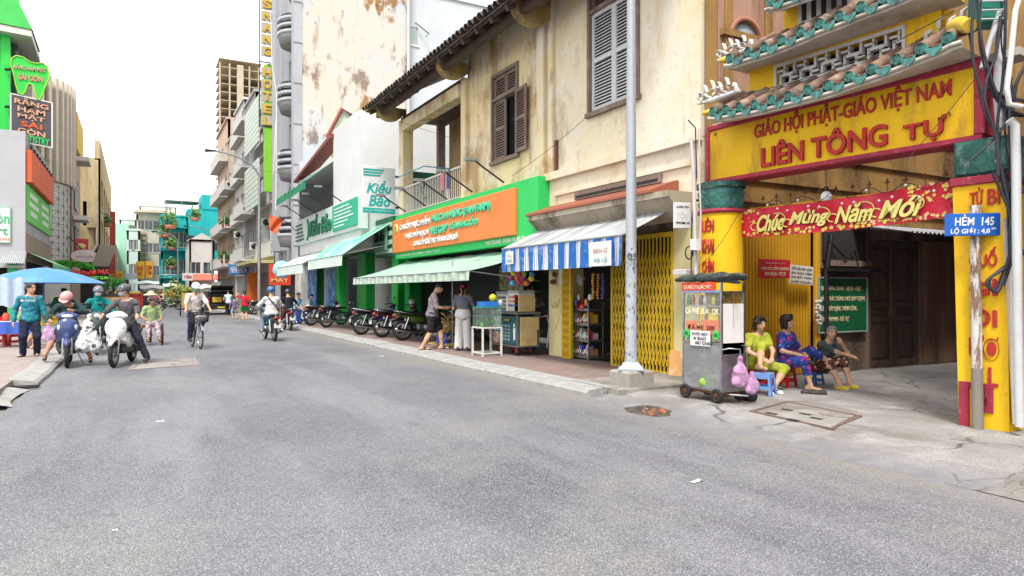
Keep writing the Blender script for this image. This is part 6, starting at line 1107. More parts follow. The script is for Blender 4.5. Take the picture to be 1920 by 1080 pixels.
# tooth sign and lettered board
p = at(20, 182, 32); sc = 32 / F; T = fF(p.y, p.x, p.z); ts = thing('tooth_sign', 'big green tooth shaped sign hung above the dentist board', 'sign', p)
tooth = [(8, 3), (5, 0), (22, 52)][:0] + [(0, 62), (2, 73), (10, 79), (22, 78), (34, 71), (46, 69), (60, 72), (68, 66), (72, 54), (70, 42), (64, 28), (58, 10), (53, 0), (49, 2), (45, 16), (41, 27), (36, 30), (31, 27), (27, 14), (22, 7), (14, 9), (10, 22), (6, 42)]
tooth = [(a * sc * .84, b * sc) for a, b in tooth]; k = MB(T); k.prism(tooth, -.25, 0); k.build('panel', plain(30, 196, 58, .5), ts); k = MB(T); k.tube([(a, b, .02) for a, b in tooth + tooth[:1]], .03, 4); k.build('rim', plain(160, 220, 60), ts); text(ts, 'RĂNG HÀM MẶT', sub(T, 5 * sc, 52 * sc), 50 * sc, 12 * sc, plain(206, 150, 130), .05, bold=.02); text(ts, 'SÀI GÒN', sub(T, 12 * sc, 35 * sc), 38 * sc, 12 * sc, plain(226, 130, 110), .05, bold=.02)
p = at(19, 262, 32); T = frame(p, (1, 0, -.14), (.0, 0, 1)); b = board('clinic_sign', 'dark board with copper letters reading Răng Hàm Mặt Sài Gòn', 'sign', T, 67 * sc, 88 * sc, .12, plain(64, 62, 66), plain(220, 220, 216), .05); COP = plain(216, 150, 116)
for i, (s_t, x, w, c) in enumerate((('RĂNG', 8, 64, COP), ('HÀM', 14, 52, COP), ('MẶT', 14, 52, COP), ('SÀI', 20, 40, ORR), ('GÒN', 14, 52, COP), ('DENTISTRY', 10, 64, plain(40, 206, 90)))): text(b, s_t, sub(T, x * sc * .84, (71 - 13.6 * i) * sc), w * sc * .84, 12.6 * sc, c, .04, bold=.02)
k = MB(); k.cyl(at(10, 200, 32.3), at(60, 200, 32.3), .06); k.cyl(at(10, 130, 32.3), at(40, 130, 32.3), .06); k.build('bracket', DARKM, ts)
# slatted curved building with white lattice corner
t = thing('slatted_building', 'curved corner building with beige vertical fins over a white lattice screen', 'building', (-4, 50, 0)); cx, cy, R0 = -8.55, 53.6, 5.1
ztop, zmid = 14.6, 8.4; SLT = plain(226, 206, 186); k = MB(Matrix.Translation((cx, cy, 0))); k.lathe([(R0 - .3, zmid), (R0 - .3, ztop), (0, ztop)], 32); k.build('drum', plain(104, 80, 62), t); mt = MB(); mt.box(0, .28, -.09, .09, 0, ztop - zmid + .2); FIN = mt.mesh('fin', SLT)
for i in range(44): a = -math.pi * .95 + i * .105; place('fin', FIN, t, Matrix.Translation((cx, cy, zmid)) @ Matrix.Rotation(a, 4, 'Z') @ Matrix.Translation((R0 - .3, 0, 0)))
k = MB(Matrix.Translation((cx, cy, 0))); k.lathe([(R0 - .36, .1), (R0 - .36, zmid)], 32); k.build('inner_drum', plain(250, 246, 240), t); LAT = plain(92, 84, 78); ls_ = MB()
for i in range(26):
    for j in range(14):
        a = -math.pi * .8 + i * .12; a2 = a + .12; z = 2.6 + j * .4; P = lambda q, zz: (cx + (R0 - .3) * math.cos(q), cy + (R0 - .3) * math.sin(q), zz)
        if abs(i - 13.5) < 2.2 and abs(j - 9) < 2: continue
        ls_.cyl(P(a, z), P(a2, z), .013, n=4, caps=False); ls_.cyl(P(a, z), P(a, z + .4), .013, n=4, caps=False); ls_.cyl(P(a, z) if (i + j) % 2 else P(a2, z), P(a2, z + .4) if (i + j) % 2 else P(a, z + .4), .012, n=4, caps=False)
ls_.build('lattice_screen', LAT, t); k = MB(); k.box(-12, -3.75, 54, 62, .1, ztop - .5); k.build('rear_block', plain(160, 136, 116), t); k = MB(fL(-3.7)); k.box(55, 61, 11.3, 13.8, .01, .2); k.build('yellow_panel', plain(232, 178, 40), t); k = MB(fL(-3.7)); k.box(54.5, 57, 10.4, 10.7, 0, .9); k.build('ledge', plain(216, 210, 200), t); k = MB(fL(-3.7)); k.box(54.5, 57, 6.4, 6.7, 0, .8); k.build('ledge', plain(216, 210, 200), t)
for z in (7.2, 3.9): window(t, fL(-3.7), 56, 58.5, z + .2, z + 2.2, bars=1, c=.04)
BEI2 = wall('beige_concrete', c8(206, 182, 138), c8(120, 98, 70), .7, .47); t = thing('concrete_building', 'stained beige concrete building with a big drain pipe on the left', 'building', (-4, 66, 0)); h = 12.6
p = at(150, 548, 56); p2 = at(187, 548, 56); k = MB(fF(p.y)); holed(k, p.x - 1, p2.x, 4.0, h, [(p.x + .2, p.x + 1.2, 7, 9)], .4); k.build('front_wall', BEI2, t); hs = [(68 + i * 5.5, 71.5 + i * 5.5, 5 + j * 3.6, 7.6 + j * 3.6) for i in range(5) for j in range(2)]; wallp(t, fL(p2.x), p.y, 96, 4.0, h + 1.5, BEI2, hs, .4)
for q in hs: window(t, fL(p2.x), *q, c=-.25)
core(t, -12, p2.x - .5, p.y + .5, 95, .12, h, SHADOW); k = MB(fF(p.y)); k.bbox(p.x + .5, p.x + 1.3, 6.8, h - .2, .002, .5); k.build('pilaster', BEI2, t); k = MB(); k.tube([(p2.x - .2, p.y - .4, 9), (p2.x - .2, p.y - .4, 5.4), (p2.x - .6, p.y - .4, 4.6), (p2.x - 1.6, p.y - .4, 3.9)], .11, 8); k.build('drain_pipe', plain(206, 196, 176), t)
for z, c in ((8.0, LEAF), ): potted('potted_shrub', 'small green plant on the beige building ledge', (p2.x + .2, 74, 7.6), .6, 1.1, 120, ls=.16)
q = at(206, 548, 70); k = MB(fF(q.y)); k.bbox(q.x, q.x + .5, 3.4, 9.8, -.3, 0); k.build('banner_sign', plain(186, 66, 60), label='tall narrow red banner sign past the beige building', cat='sign')
# small signs under it
p = at(158, 480, 45); o = thing('oval_sign', 'pale pink oval sign board over the left pavement', 'sign', p); k = MB(fF(p.y, p.x, p.z)); k.prism([(.75 * math.cos(a), .42 * math.sin(a)) for a in [i * .2618 for i in range(24)]], -.12, 0); k.build('panel', plain(232, 206, 206), o); text(o, 'NHÀ THUỐC', sub(fF(p.y, p.x, p.z), -.5, -.1), 1.0, .18, plain(180, 120, 120), .02); k = MB(fF(p.y, p.x, p.z)); k.cyl((-.1, .42, -.06), (-1.2, 1.6, -.06), .04); k.build('bracket', DARKM, o)
p = at(141, 471, 46); b = board('poster', 'red food poster on the lattice building corner', 'poster', fF(p.y, p.x, p.z), .75, .85, .06, plain(206, 60, 66)); k = MB(fF(p.y, p.x, p.z)); k.ball((.35, .35, .01), (.28, .2, .03)); k.build('food_print', plain(240, 206, 130), b)
p = at(172, 498, 44); k = MB(frame(p, (1, .4, -.1), (.35, 0, 1))); k.bbox(0, 1.0, 0, 1.5, -.1, 0); k.build('tilted_sign', plain(150, 140, 128), label='leaning grey sign board beside the oval sign', cat='sign')
p = at(166, 526, 42); b = board('led_sign', 'black LED sign with red and green glowing letters', 'sign', fF(p.y, p.x, p.z), 34 * 42 / F, 27 * 42 / F, .1, plain(36, 26, 28)); text(b, 'ẨM THỰC', sub(fF(p.y, p.x, p.z), .04, .38), 1.05, .42, mat('led_red', c8(232, 60, 40), .4, emit=.35), .02, bold=.03); text(b, 'CHÚT QUEN', sub(fF(p.y, p.x, p.z), .1, .06), .95, .25, mat('led_green', c8(110, 220, 70), .4, emit=.35), .02, bold=.03)
g = thing('garland', 'green leaf garland with red paper lanterns above the umbrella', 'garland', at(130, 505, 40)); a, c_ = at(93, 494, 40), at(176, 500, 41)
k = MB()
for i in range(900): u = rs.uniform(); q = a.lerp(c_, u) + Vector((0, rs.uniform(-.2, .2), rs.uniform(-.22, .12) + .12 * math.sin(u * 3))); d = Vector(rs.normal(size=3)).normalized() * .09; w = d.orthogonal() * .4; k.add([q - d, q + w, q + d, q - w], [(0, 1, 2, 3)])
k.build('foliage', mat('bright_leaf', c8(76, 176, 48), .6, layers=[('n', c8(40, 120, 36), 3, .4, .6, .8)]), g)
for i in range(9): k = MB(); q = a.lerp(c_, .06 + i * .115); k.ball((q.x, q.y - .1, q.z - .42 - .05 * (i % 2)), (.2, .2, .16), 10, 6); k.build('lantern', plain(214, 52, 46), g)
# row of left houses further away
LF = [(-2.9, 97, 108, 9, plain(196, 206, 190), 'low pale green house far down the left row'), (-2.6, 108.5, 122, 8, plain(214, 190, 160), 'low tan house far down the left row')]
for x, ya, yb, h, m, lab in LF: simple_block('shophouse', lab, x - 8, x, ya, yb, h, m, {'L': 3}, rows=2)
# far yellow signs and market canopies
def fsign(lab, px0, py0, px1, py1, t_, m, txt=None, tm=None):
    p, q = at(px0, py1, t_), at(px1, py0, t_); b = board('shop_sign', lab, 'sign', fF(p.y, p.x, p.z), q.x - p.x, q.z - p.z, .12, m)
    if txt: text(b, txt, sub(fF(p.y, p.x, p.z), (q.x - p.x) * .12, (q.z - p.z) * .2), (q.x - p.x) * .76, (q.z - p.z) * .6, tm or RED, .03, bold=.02)
fsign('orange yellow square sign with red print, left of the pair', 255, 490, 271, 523, 80, YEL, 'PHỞ\nBÒ', RED); fsign('orange yellow square sign, right of the pair', 273, 490, 286, 521, 80, plain(240, 164, 40), 'CƠM\nTẤM', RED); fsign('long yellow low sign before the mint house', 206, 508, 231, 522, 74, plain(236, 196, 60), 'BÁNH MÌ', plain(226, 120, 60)); fsign('rusty red square sign at the end of the left row', 196, 494, 214, 512, 60, plain(176, 66, 50)); fsign('pale blue small sign under the yellow pair', 236, 512, 256, 524, 78, plain(206, 226, 240)); fsign('white sign with a red band before the small white house', 342, 512, 362, 526, 82, plain(236, 232, 228), 'TIỆM', RED)
def tarp(lab, px0, px1, py, t_, m, d=3.0, drop=.35):
    a, c = at(px0, py, t_), at(px1, py, t_); b = thing('market_canopy', lab, 'canopy', a); k = MB(); k.grid(lambda u, v: (a.x + (c.x - a.x) * u, a.y + d * v, a.z - drop + drop * 2 * min(v, 1 - v) * 2 * .5 - .06 * math.sin(u * 9)), 12, 6); k.build('canvas', m, b)
    k = MB(); [k.cyl((x, a.y + .1 + (d - .2) * j, 0), (x, a.y + .1 + (d - .2) * j, a.z - drop), .03, n=6) for x in (a.x + .1, c.x - .1) for j in (0, 1)]; k.build('pole', STEEL, b)
tarp('grey market canopy in the middle of the far street', 262, 310, 534, 66, plain(150, 156, 152), 5); tarp('pale green market canopy near the street end', 250, 300, 526, 82, plain(186, 206, 196), 5); tarp('cream market canopy before the teal house', 306, 338, 531, 80, plain(226, 210, 184), 5); tarp('dark canopy at the far left stalls', 214, 246, 532, 58, plain(70, 66, 64), 3); tarp('white canopy beside the parked dark car', 372, 404, 533, 62, plain(226, 228, 226), 4)
p = at(216, 540, 50); bush('market_greens', 'heap of dark green leaves hung at the left market stall', (p.x, p.y, 2.2), (.8, .6, .5), 220, m=MATS['bright_leaf'], ls=.12)
p = at(330, 548, 58); bush('street_tree', 'leafy yellow green street shrub behind the cargo cart', (p.x, p.y, 1.5), (1.1, 1, 1.1), 420, m=mat('yellow_leaf', c8(140, 150, 62), .6, layers=[('n', c8(90, 110, 46), 3, .4, .65, .8)]), ls=.14)
# distant goods right side signs
def rsign(lab, y0_, w, z, h, m, txt=None, tm=None, x=6.9):
    b = board('shop_sign', lab, 'sign', fF(y0_, x, z), w, h, .1, m)
    if txt: text(b, txt, sub(fF(y0_, x, z), w * .1, h * .15), w * .8, h * .7, tm or WH, .02, bold=.02)
rsign('orange red sign with pale lines by the lamp post shop', 40.5, 1.2, 1.9, 1.2, plain(226, 62, 34), 'SỬA\nXE\nMÁY', plain(250, 190, 120), 6.6); rsign('blue sign board high over the car', 58, 1.5, 2.9, .8, plain(30, 110, 190), 'NHA KHOA', WH, 6.4); rsign('orange tall panel beside the shop doors', 52, .9, .3, 2.6, plain(236, 110, 34), None, None, 7.0)
b = thing('round_sign', 'round pale blue sign under the folding awning', 'sign', (6.6, 37.4, 2.9)); k = MB(fF(37.4, 6.75, 2.7)); k.lathe([(0, .05), (.45, .05), (.47, .0), (.47, -.06), (0, -.06)], 22); k.build('disc', plain(150, 206, 222), b)
BP = mat('blue_poster', c8(40, 110, 190), .5, layers=[('n', c8(150, 196, 226), 1.6, .45, .6, .9), ('n', c8(20, 60, 150), 3, .5, .65, .8), ('s', c8(220, 236, 240), 5, .62, .7, .7)])
for i, (x, y, w) in enumerate(((7.6, 35.2, 1.0), (7.9, 32.6, 1.1))): k = MB(fR(x, y, .2)); k.bbox(0, w * 1.8, 0, 2.4, -.05, 0); k.build('poster', BP, label=['tall blue underwater poster at the white shop end', 'tall blue patterned poster between the white posts'][i], cat='poster')
fl = thing('flag', 'small orange red flag on a slanted pole over the box sign', 'flag', (6.6, 35.4, 4.9)); k = MB(); k.cyl((7.0, 35.2, 4.6), (6.2, 35.2, 5.3), .02, n=6); k.build('pole', DARKM, fl); k = MB(); p = at(524, 382, 33.6); k.grid(lambda u, v: (6.1 - .35 + .7 * u * (1 - v * .6), 35.2 + .06 * math.sin(u * 8 + v * 4), 5.35 - .75 * v - .25 * u), 8, 8); k.build('cloth', plain(226, 82, 34), fl)
# ------------------------------------------------------------------ two-wheelers. Local frame: y forward, x right, z up
def wheel(root, y, R, w, style='alloy', rimm=None, x=0., name='wheel'):
    M = Matrix.Translation((x, y, R)) @ Matrix.Rotation(math.pi / 2, 4, 'Y'); k = MB(M)
    k.lathe([(R - w * .95, -w * .32), (R - w * .5, -w * .5), (R - w * .15, -w * .34), (R, 0), (R - w * .15, w * .34), (R - w * .5, w * .5), (R - w * .95, w * .32), (R - w * .95, -w * .32)], 28)
    o = k.build(name, RUBBER, root, local=True); rm = rimm or STEEL; k = MB(M); k.lathe([(R - w * .9, -w * .36), (R - w * .9, w * .36), (R - w * 1.25, w * .3), (R - w * 1.25, -w * .3), (R - w * .9, -w * .36)], 28); k.build('rim', rm, o, local=True)
    k = MB(M); k.cyl((0, 0, -.05), (0, 0, .05), .04, n=10); n = 5 if style == 'alloy' else 18
    for i in range(n):
        a = 2 * math.pi * i / n; q = (R - w) * 1.0
        if style == 'alloy': k.tube([(.03 * math.cos(a), .03 * math.sin(a), 0), (q * math.cos(a + .12), q * math.sin(a + .12), 0)], [.02, .013], 5)
        else: k.cyl((.03 * math.cos(a), .03 * math.sin(a), .03 * (-1) ** i), (q * math.cos(a + .25 * (-1) ** (i // 2)), q * math.sin(a + .25 * (-1) ** (i // 2)), 0), .0035, n=4, caps=False)
    k.build('spokes', rm, o, local=True)
    if style == 'alloy': k = MB(M); k.lathe([(.09, .045), (.105, .045), (.105, .049), (.06, .049), (.06, .045)], 20); k.build('brake_disc', CHROME, o, local=True)
    return o
AMB = plain(150, 78, 26, .3); TAILR = mat('tail_red', c8(130, 14, 18), .2, coat=.6); PLATE = plain(228, 228, 224, .5)
def L(name, k, m, root): return k.build(name, m, root, local=True)
def mirror_bars(root, hy, hz, wdt=.33, mir=True):
    k = MB(); k.tube([(-wdt, hy - .1, hz - .02), (-.12, hy, hz + .01), (.12, hy, hz + .01), (wdt, hy - .1, hz - .02)], .012, 6); h = L('handlebar', k, DARKM, root)
    for q in (-1, 1):
        k = MB(); k.cyl((q * (wdt - .12), hy - .075, hz - .012), (q * (wdt + .01), hy - .105, hz - .02), .018, n=8); L('grip', k, BLACKP, h); k = MB(); k.tube([(q * (wdt - .14), hy - .06, hz - .02), (q * (wdt - .02), hy - .01, hz - .03)], .006, 5); L('brake_lever', k, STEEL, h)
        if mir: k = MB(); k.tube([(q * .2, hy - .04, hz), (q * .26, hy + .0, hz + .12), (q * .3, hy, hz + .17)], .006, 5); k.ball((q * .32, hy, hz + .2), (.055, .018, .036)); L('mirror', k, BLACKP, h)
def scooter(label, loc, rz, c, group=None, vox=.016, trim=BLACKP, front=None):
    r = thing('scooter', label, 'scooter', loc, rz, group); wheel(r, .64, .265, .085); wheel(r, -.62, .26, .1)
    S = lambda n, p, m, v=vox, **k: sdf_obj(n, p, m, r, v, **k)
    k = MB(); [k.tube([(q * .075, .64, .265), (q * .07, .55, .55), (q * .03, .49, .72)], [.022, .026, .024], 8) for q in (-1, 1)]; L('fork', k, STEEL, r)
    S('front_fender', [ell((0, .60, .47), (.085, .27, .14)), cap((0, .74, .50), (0, .86, .40), .05, .03), cut(cap((-.3, .64, .265), (.3, .64, .265), .285)), cut(rbx((0, .6, .26), (.3, .5, .1)))], c)
    S('apron', [ell((0, .50, .78), (.20, .10, .22)), ell((0, .44, .55), (.19, .08, .27), None, .06), cap((0, .53, .62), (0, .47, .92), .08, .07), cut(rbx((0, .30, .6), (.15, .1, .4), .04)), cut(cap((-.3, .64, .265), (.3, .64, .265), .30)), cut(rbx((0, .42, .25), (.3, .3, .05)))], front or c)
    S('cowl', [ell((0, .42, 1.02), (.2, .11, .075)), ell((0, .36, 1.06), (.13, .1, .06))], c); k = MB(); k.ball((0, .5, 1.02), (.11, .05, .04), 12, 8); L('headlamp', k, LAMPG, r)
    for q in (-1, 1): k = MB(); k.ball((q * .13, .545, .80), (.045, .035, .07), 10, 8); L('indicator', k, LAMPG, r)
    S('floorboard', [rbx((0, .12, .31), (.16, .32, .045), .03), rbx((0, .36, .42), (.15, .06, .14), .03)], trim)
    S('rear_body', [ell((0, -.42, .58), (.165, .46, .16)), cap((0, -.5, .6), (0, -.86, .74), .11, .05), ell((0, -.12, .45), (.14, .18, .16)), cut(cap((-.06, -.62, .26), (.06, -.62, .26), .31)), cut(rbx((0, -.3, .95), (.3, .8, .19)))], c)
    S('seat', [rbx((0, -.2, .76), (.13, .28, .05), .045), rbx((0, -.6, .79), (.12, .2, .045), .04)], BLACKP); S('engine_cover', [rbx((-.1, -.5, .3), (.06, .22, .085), .05)], DARKM); S('exhaust', [cap((.17, -.45, .3), (.2, -.85, .4), .055, .065)], DARKM)
    k = MB(); k.ball((0, -.9, .73), (.1, .04, .045), 10, 6); L('tail_light', k, TAILR, r); k = MB(); k.box(-.095, .095, -.93, -.92, .48, .62); L('number_plate', k, PLATE, r); mirror_bars(r, .36, 1.06)
    k = MB(); k.tube([(-.16, -.1, .25), (-.24, -.12, .05), (-.26, -.1, .01)], .011, 5); L('side_stand', k, STEEL, r); return r
def moto(label, loc, rz, c, c2=None, group=None, vox=.018, seatm=BLACKP, style='wire', tail=None, basket=False):
    r = thing('motorbike', label, 'motorbike', loc, rz, group); wheel(r, .62, .29, .075, style); wheel(r, -.62, .29, .085, style); c2 = c2 or c
    S = lambda n, p, m, v=vox, **k: sdf_obj(n, p, m, r, v, **k)
    k = MB(); [k.tube([(q * .07, .62, .29), (q * .06, .50, .72), (q * .05, .46, .86)], .02, 8) for q in (-1, 1)]; L('fork', k, CHROME, r)
    S('front_fender', [ell((0, .6, .5), (.06, .26, .115)), cut(cap((-.3, .62, .29), (.3, .62, .29), .315)), cut(rbx((0, .6, .27), (.3, .5, .1)))], c)
    S('leg_shield', [ell((0, .42, .68), (.16, .12, .26)), ell((0, .3, .52), (.14, .16, .16), None, .06), cut(rbx((0, .26, .72), (.12, .14, .2), .03)), cut(cap((-.3, .62, .29), (.3, .62, .29), .33))], c)
    S('cowl', [ell((0, .42, .94), (.12, .11, .09)), cap((-.1, .4, .96), (.1, .4, .96), .05)], c2); k = MB(); k.ball((0, .51, .93), (.075, .04, .06), 12, 8); L('headlamp', k, LAMPG, r)
    S('engine', [cap((-.1, .1, .36), (.1, .1, .36), .11), cap((0, .1, .36), (0, .32, .38), .07), rbx((0, -.06, .38), (.1, .14, .09), .03)], STEEL); S('side_cover', [ell((0, -.2, .6), (.1, .26, .11)), cap((0, -.3, .64), (0, -.85, .76), .08, .04)], c2)
    S('seat', [rbx((0, -.12, .765), (.12, .3, .045), .04), rbx((0, -.52, .79), (.115, .25, .045), .04)], seatm); S('rear_fender', [cap((0, -.7, .68), (0, -.98, .56), .06, .055)], BLACKP); S('exhaust', [cap((.13, .12, .28), (.16, -.3, .24), .028), cap((.16, -.3, .24), (.18, -.85, .34), .045, .055)], CHROME)
    S('chain_case', [rbx((-.11, -.32, .3), (.02, .33, .05), .02)], DARKM); k = MB(); [k.cyl((q * .12, -.62, .29), (q * .11, -.48, .66), .03, n=8) for q in (-1, 1)]; L('shock_absorber', k, CHROME, r); k = MB(); k.tube([(-.12, -.35, .76), (-.11, -.8, .84), (0, -.9, .86), (.11, -.8, .84), (.12, -.35, .76)], .012, 6); L('grab_rail', k, tail or CHROME, r)
    k = MB(); k.ball((0, -.88, .72), (.09, .05, .05), 10, 6); L('tail_light', k, TAILR, r); [L('indicator', (lambda kk: (kk.ball((q * .13, -.85, .7), (.035, .03, .025)), kk)[1])(MB()), AMB, r) for q in (-1, 1)]
    k = MB(); k.box(-.1, .1, -1.0, -.99, .42, .56); L('number_plate', k, PLATE, r); k = MB(); k.cyl((-.24, .02, .28), (.24, .02, .28), .014, n=6); L('foot_pegs', k, RUBBER, r); mirror_bars(r, .38, 1.0); k = MB(); k.tube([(-.14, -.05, .26), (-.22, -.1, .02)], .012, 5); L('side_stand', k, STEEL, r); return r
def ride(lean=.12, gx=.31, hy=.28, hz=1.0, py=-.22, pz=.83): return dict(pelvis=(0, py, pz), lean=lean, hands=((-gx, hy - .1, hz, (0, 0, -1)), (gx, hy - .1, hz, (0, 0, -1))), elbow=((-.9, -.5, -.6), (.9, -.5, -.6)))
TRK = cloth(40, 42, 52); JEAN = cloth(70, 84, 112); WHS = cloth(226, 226, 226); SAND = (plain(48, 42, 40), 's'); SHOE = (plain(52, 52, 54), 'x')
# --- left foreground group
PI = math.pi
blue = gloss(44, 62, 110); white = gloss(236, 236, 234)
scooter('dark blue scooter facing us, ridden by the person in the pink helmet', (-1.22, 16.72, .0), PI + .04, blue, vox=.014)
person('person in a pink helmet and dark jacket stooping on the blue scooter', (-1.22, 16.72, 0), PI + .04, 1.6, pelvis=(0, -.2, .82), lean=.52, head=(-.5, .25, 0), hands=((-.12, .36, 1.12, (0, -1, .4)), (.3, .3, .95, (0, 0, -1))), elbow=((-1, .2, -.5), (.8, -.6, -.5)), feet=((-.42, .08, 0), (.42, .3, .1)), knee=((-.5, 1, .2), (.6, 1, .3)), top=cloth(44, 62, 62), sleeve=.98, topname='jacket', bottom=cloth(74, 72, 66), leg=.52, botname='shorts', shoes=SAND, skin=SKIN2, helmet=gloss(222, 142, 142), mask=cloth(214, 110, 140), vox=.0145)
scooter('white scooter facing us with a masked rider in a dark cap helmet', (-.23, 16.32, 0), PI - .25, white, vox=.013)
person('person in a dark shirt and peaked helmet astride the white scooter, foot on the road', (-.23, 16.32, 0), PI - .25, 1.62, pelvis=(0, -.22, .84), lean=.08, head=(-.9, .05, 0), hands=((-.32, .26, 1.04, (0, 0, -1)), (.3, .28, 1.04, (0, 0, -1))), elbow=((-.9, -.5, -.5), (.9, -.5, -.5)), feet=((-.46, -.02, 0), (.14, .2, .36)), knee=((-.3, 1, .3), (.3, 1, .3)), top=cloth(84, 80, 86), sleeve=.9, bottom=cloth(44, 46, 58), shoes=SHOE, helmet=gloss(62, 62, 76), mask=cloth(176, 206, 222), vox=.0145)
k = thing('motorbike_load', 'white polka dot cloth bundle hung on the blue scooter handle', 'bag', (-.85, 16.3, .52)); DOT = mat('polka_cloth', c8(226, 230, 228), .8, layers=[('v', c8(52, 62, 66), 8, .40, .34, .92), ('n', c8(40, 140, 84), (2.2, 2.2, 1), .63, .66, .9)], bump=(10, .5, .03))
sdf_obj('cloth', [cap((0, 0, .28), (-.1, 0, -.1), .1, .15, .07), cap((0, 0, .28), (.12, .02, -.12), .09, .14, .05), cap((0, 0, .28), (.02, 0, .5), .09, .05, .05)], DOT, k, .016, .012)
moto('motorbike behind, ridden by the hooded teal rider', (-.82, 19.7, 0), PI, gloss(50, 60, 60), vox=.024, group='background motorbikes left')
person('person in a teal hooded jacket with a grey helmet and white mask riding behind', (-.82, 19.7, 0), PI, 1.62, **ride(), feet=((-.18, .1, .28), (.18, .1, .28)), top=cloth(20, 122, 122), sleeve=1, topname='jacket', bottom=TRK, shoes=SHOE, helmet=gloss(96, 100, 108), hood=cloth(20, 122, 122), mask=cloth(232, 226, 224), vox=.02)
person('person in a teal football shirt and dark track pants standing on the left pavement', (-2.0, 17.9, .12), PI + .15, 1.6, lean=.02, head=(.55, .12, 0), hands=((-.29, .05, .74, (1, 0, -.2)), (.29, .02, .76, (-1, 0, -.2))), feet=((-.12, 0, 0), (.13, .04, 0, (.5, 1, 0))), top=mat('teal_jersey', c8(24, 116, 134), .55, layers=[('n', c8(16, 86, 108), 6, .45, .7, .7), ('n', c8(60, 160, 170), (14, 14, 5), .58, .72, .4)]), sleeve=.98, bottom=cloth(36, 40, 58), shoes=SAND, hair=HAIR, skin=SKIN, vox=.012)
k = MB(); k.add([(-.02, 0, 0)], []) if 0 else None
jt = frame((-1.995, 17.745, 1.31), (1, .15, 0)); b = [o for o in bpy.data.objects if o.name.startswith('person') and 'football' in o.get('label', '')][0]
k = MB(jt); k.prism([(-.13 + .03 * math.cos(a), .015 + .03 * math.sin(a)) for a in [i * 1.047 for i in range(6)]], 0, .012); k.build('chest_emblem', WHS, b); text(b, 'STANDARD', sub(jt, -.08, -.005), .19, .035, WHS, .008, bold=.02)
person('person in a white shirt mostly hidden behind the teal shirted man', (-2.3, 20.4, .12), -PI / 2 - .4, 1.58, feet=((-.1, -.1, 0), (.1, .2, 0)), top=WHS, bottom=cloth(40, 66, 130), leg=.4, shoes=SAND, hair=HAIR, hairstyle='tail', vox=.02, female=True)
person('person in a dark green jacket leaning over the yellow cooler stall', (-1.85, 23.3, .12), PI + .3, 1.52, lean=.15, head=(.4, .2, 0), hands=((-.3, .3, .95), (.2, .35, .95)), top=cloth(30, 92, 66), sleeve=1, topname='jacket', bottom=TRK, shoes=SHOE, hair=HAIR, skin=SKIN2, vox=.02)
# stall
BLU = mat('umbrella_blue', c8(64, 124, 204), .65, layers=[('n', c8(92, 150, 218), 1.2, .45, .66, .6)]); ux, uy = -2.28, 23.2
t = thing('umbrella', 'large light blue market umbrella over the left stall', 'umbrella', (ux, uy, .12)); k = MB(Matrix.Translation((ux, uy, 0)))
def um(u, v):
    a = 2 * math.pi * u; seg = math.cos(math.pi / 8) / math.cos((a % (math.pi / 4)) - math.pi / 8); r = 1.5 * v * (seg * .6 + .4 * v if v > .1 else 1) ; r = 1.5 * v * seg; return (r * math.cos(a), r * math.sin(a), 2.19 - .43 * v ** 1.6)
k.grid(um, 48, 10); cn = k.build('canopy', BLU, t)
for i in range(8): a = i * math.pi / 4; k = MB(Matrix.Translation((ux, uy, 0))); k.tube([(1.5 * v * math.cos(a), 1.5 * v * math.sin(a), 2.185 - .43 * v ** 1.6) for v in (.05, .3, .6, .8, 1)], .012, 5); k.build('rib', STEEL, cn)
k = MB(); k.cyl((ux, uy, .12), (ux, uy, 2.22), .022, n=8); k.build('pole', plain(70, 90, 150), t); k = MB(Matrix.Translation((ux, uy, .12))); k.lathe([(0, .1), (.2, .1), (.25, 0)], 16); k.build('base', CONC, t)
def crate(lab, p, w, d, h, m, cat='box', name='cooler', lid=None, rz=0.):
    t = thing(name, lab, cat, p, rz); k = MB(); k.T = Matrix.Rotation(-math.pi / 2, 4, 'X') @ Matrix.Identity(4); k.T = Matrix(((1, 0, 0, 0), (0, 0, 1, 0), (0, 1, 0, 0), (0, 0, 0, 1))); k.bbox(-w / 2, w / 2, .0, h, -d / 2, d / 2, .02); L('body', k, m, t)
    if lid: k = MB(); k.box(-w / 2 - .015, w / 2 + .015, -d / 2 - .015, d / 2 + .015, h * .86, h + .012); L('lid', k, lid, t)
    return t
G = lambda px, py, z=.12: onZ(px, py, z)
yb = crate('white styrofoam box under the yellow cooler', G(94, 640), .42, .4, .45, plain(226, 228, 226)); p = G(94, 640); crate('yellow cooler with an orange band and green lid on the white box', (p.x, p.y, .57 + .02), .38, .38, .34, plain(240, 196, 30), lid=plain(110, 150, 80)); q = MB(); q.box(p.x - .195, p.x + .195, p.y - .196, p.y + .196, .74, .78); q.build('band', plain(226, 110, 40), bpy.data.objects['cooler.001'])
crate('small white foam box on the pavement by the pink bag', G(103, 646), .22, .22, .14, plain(238, 238, 236)); crate('white crate behind the standing man', G(66, 640), .3, .3, .3, plain(216, 222, 226))
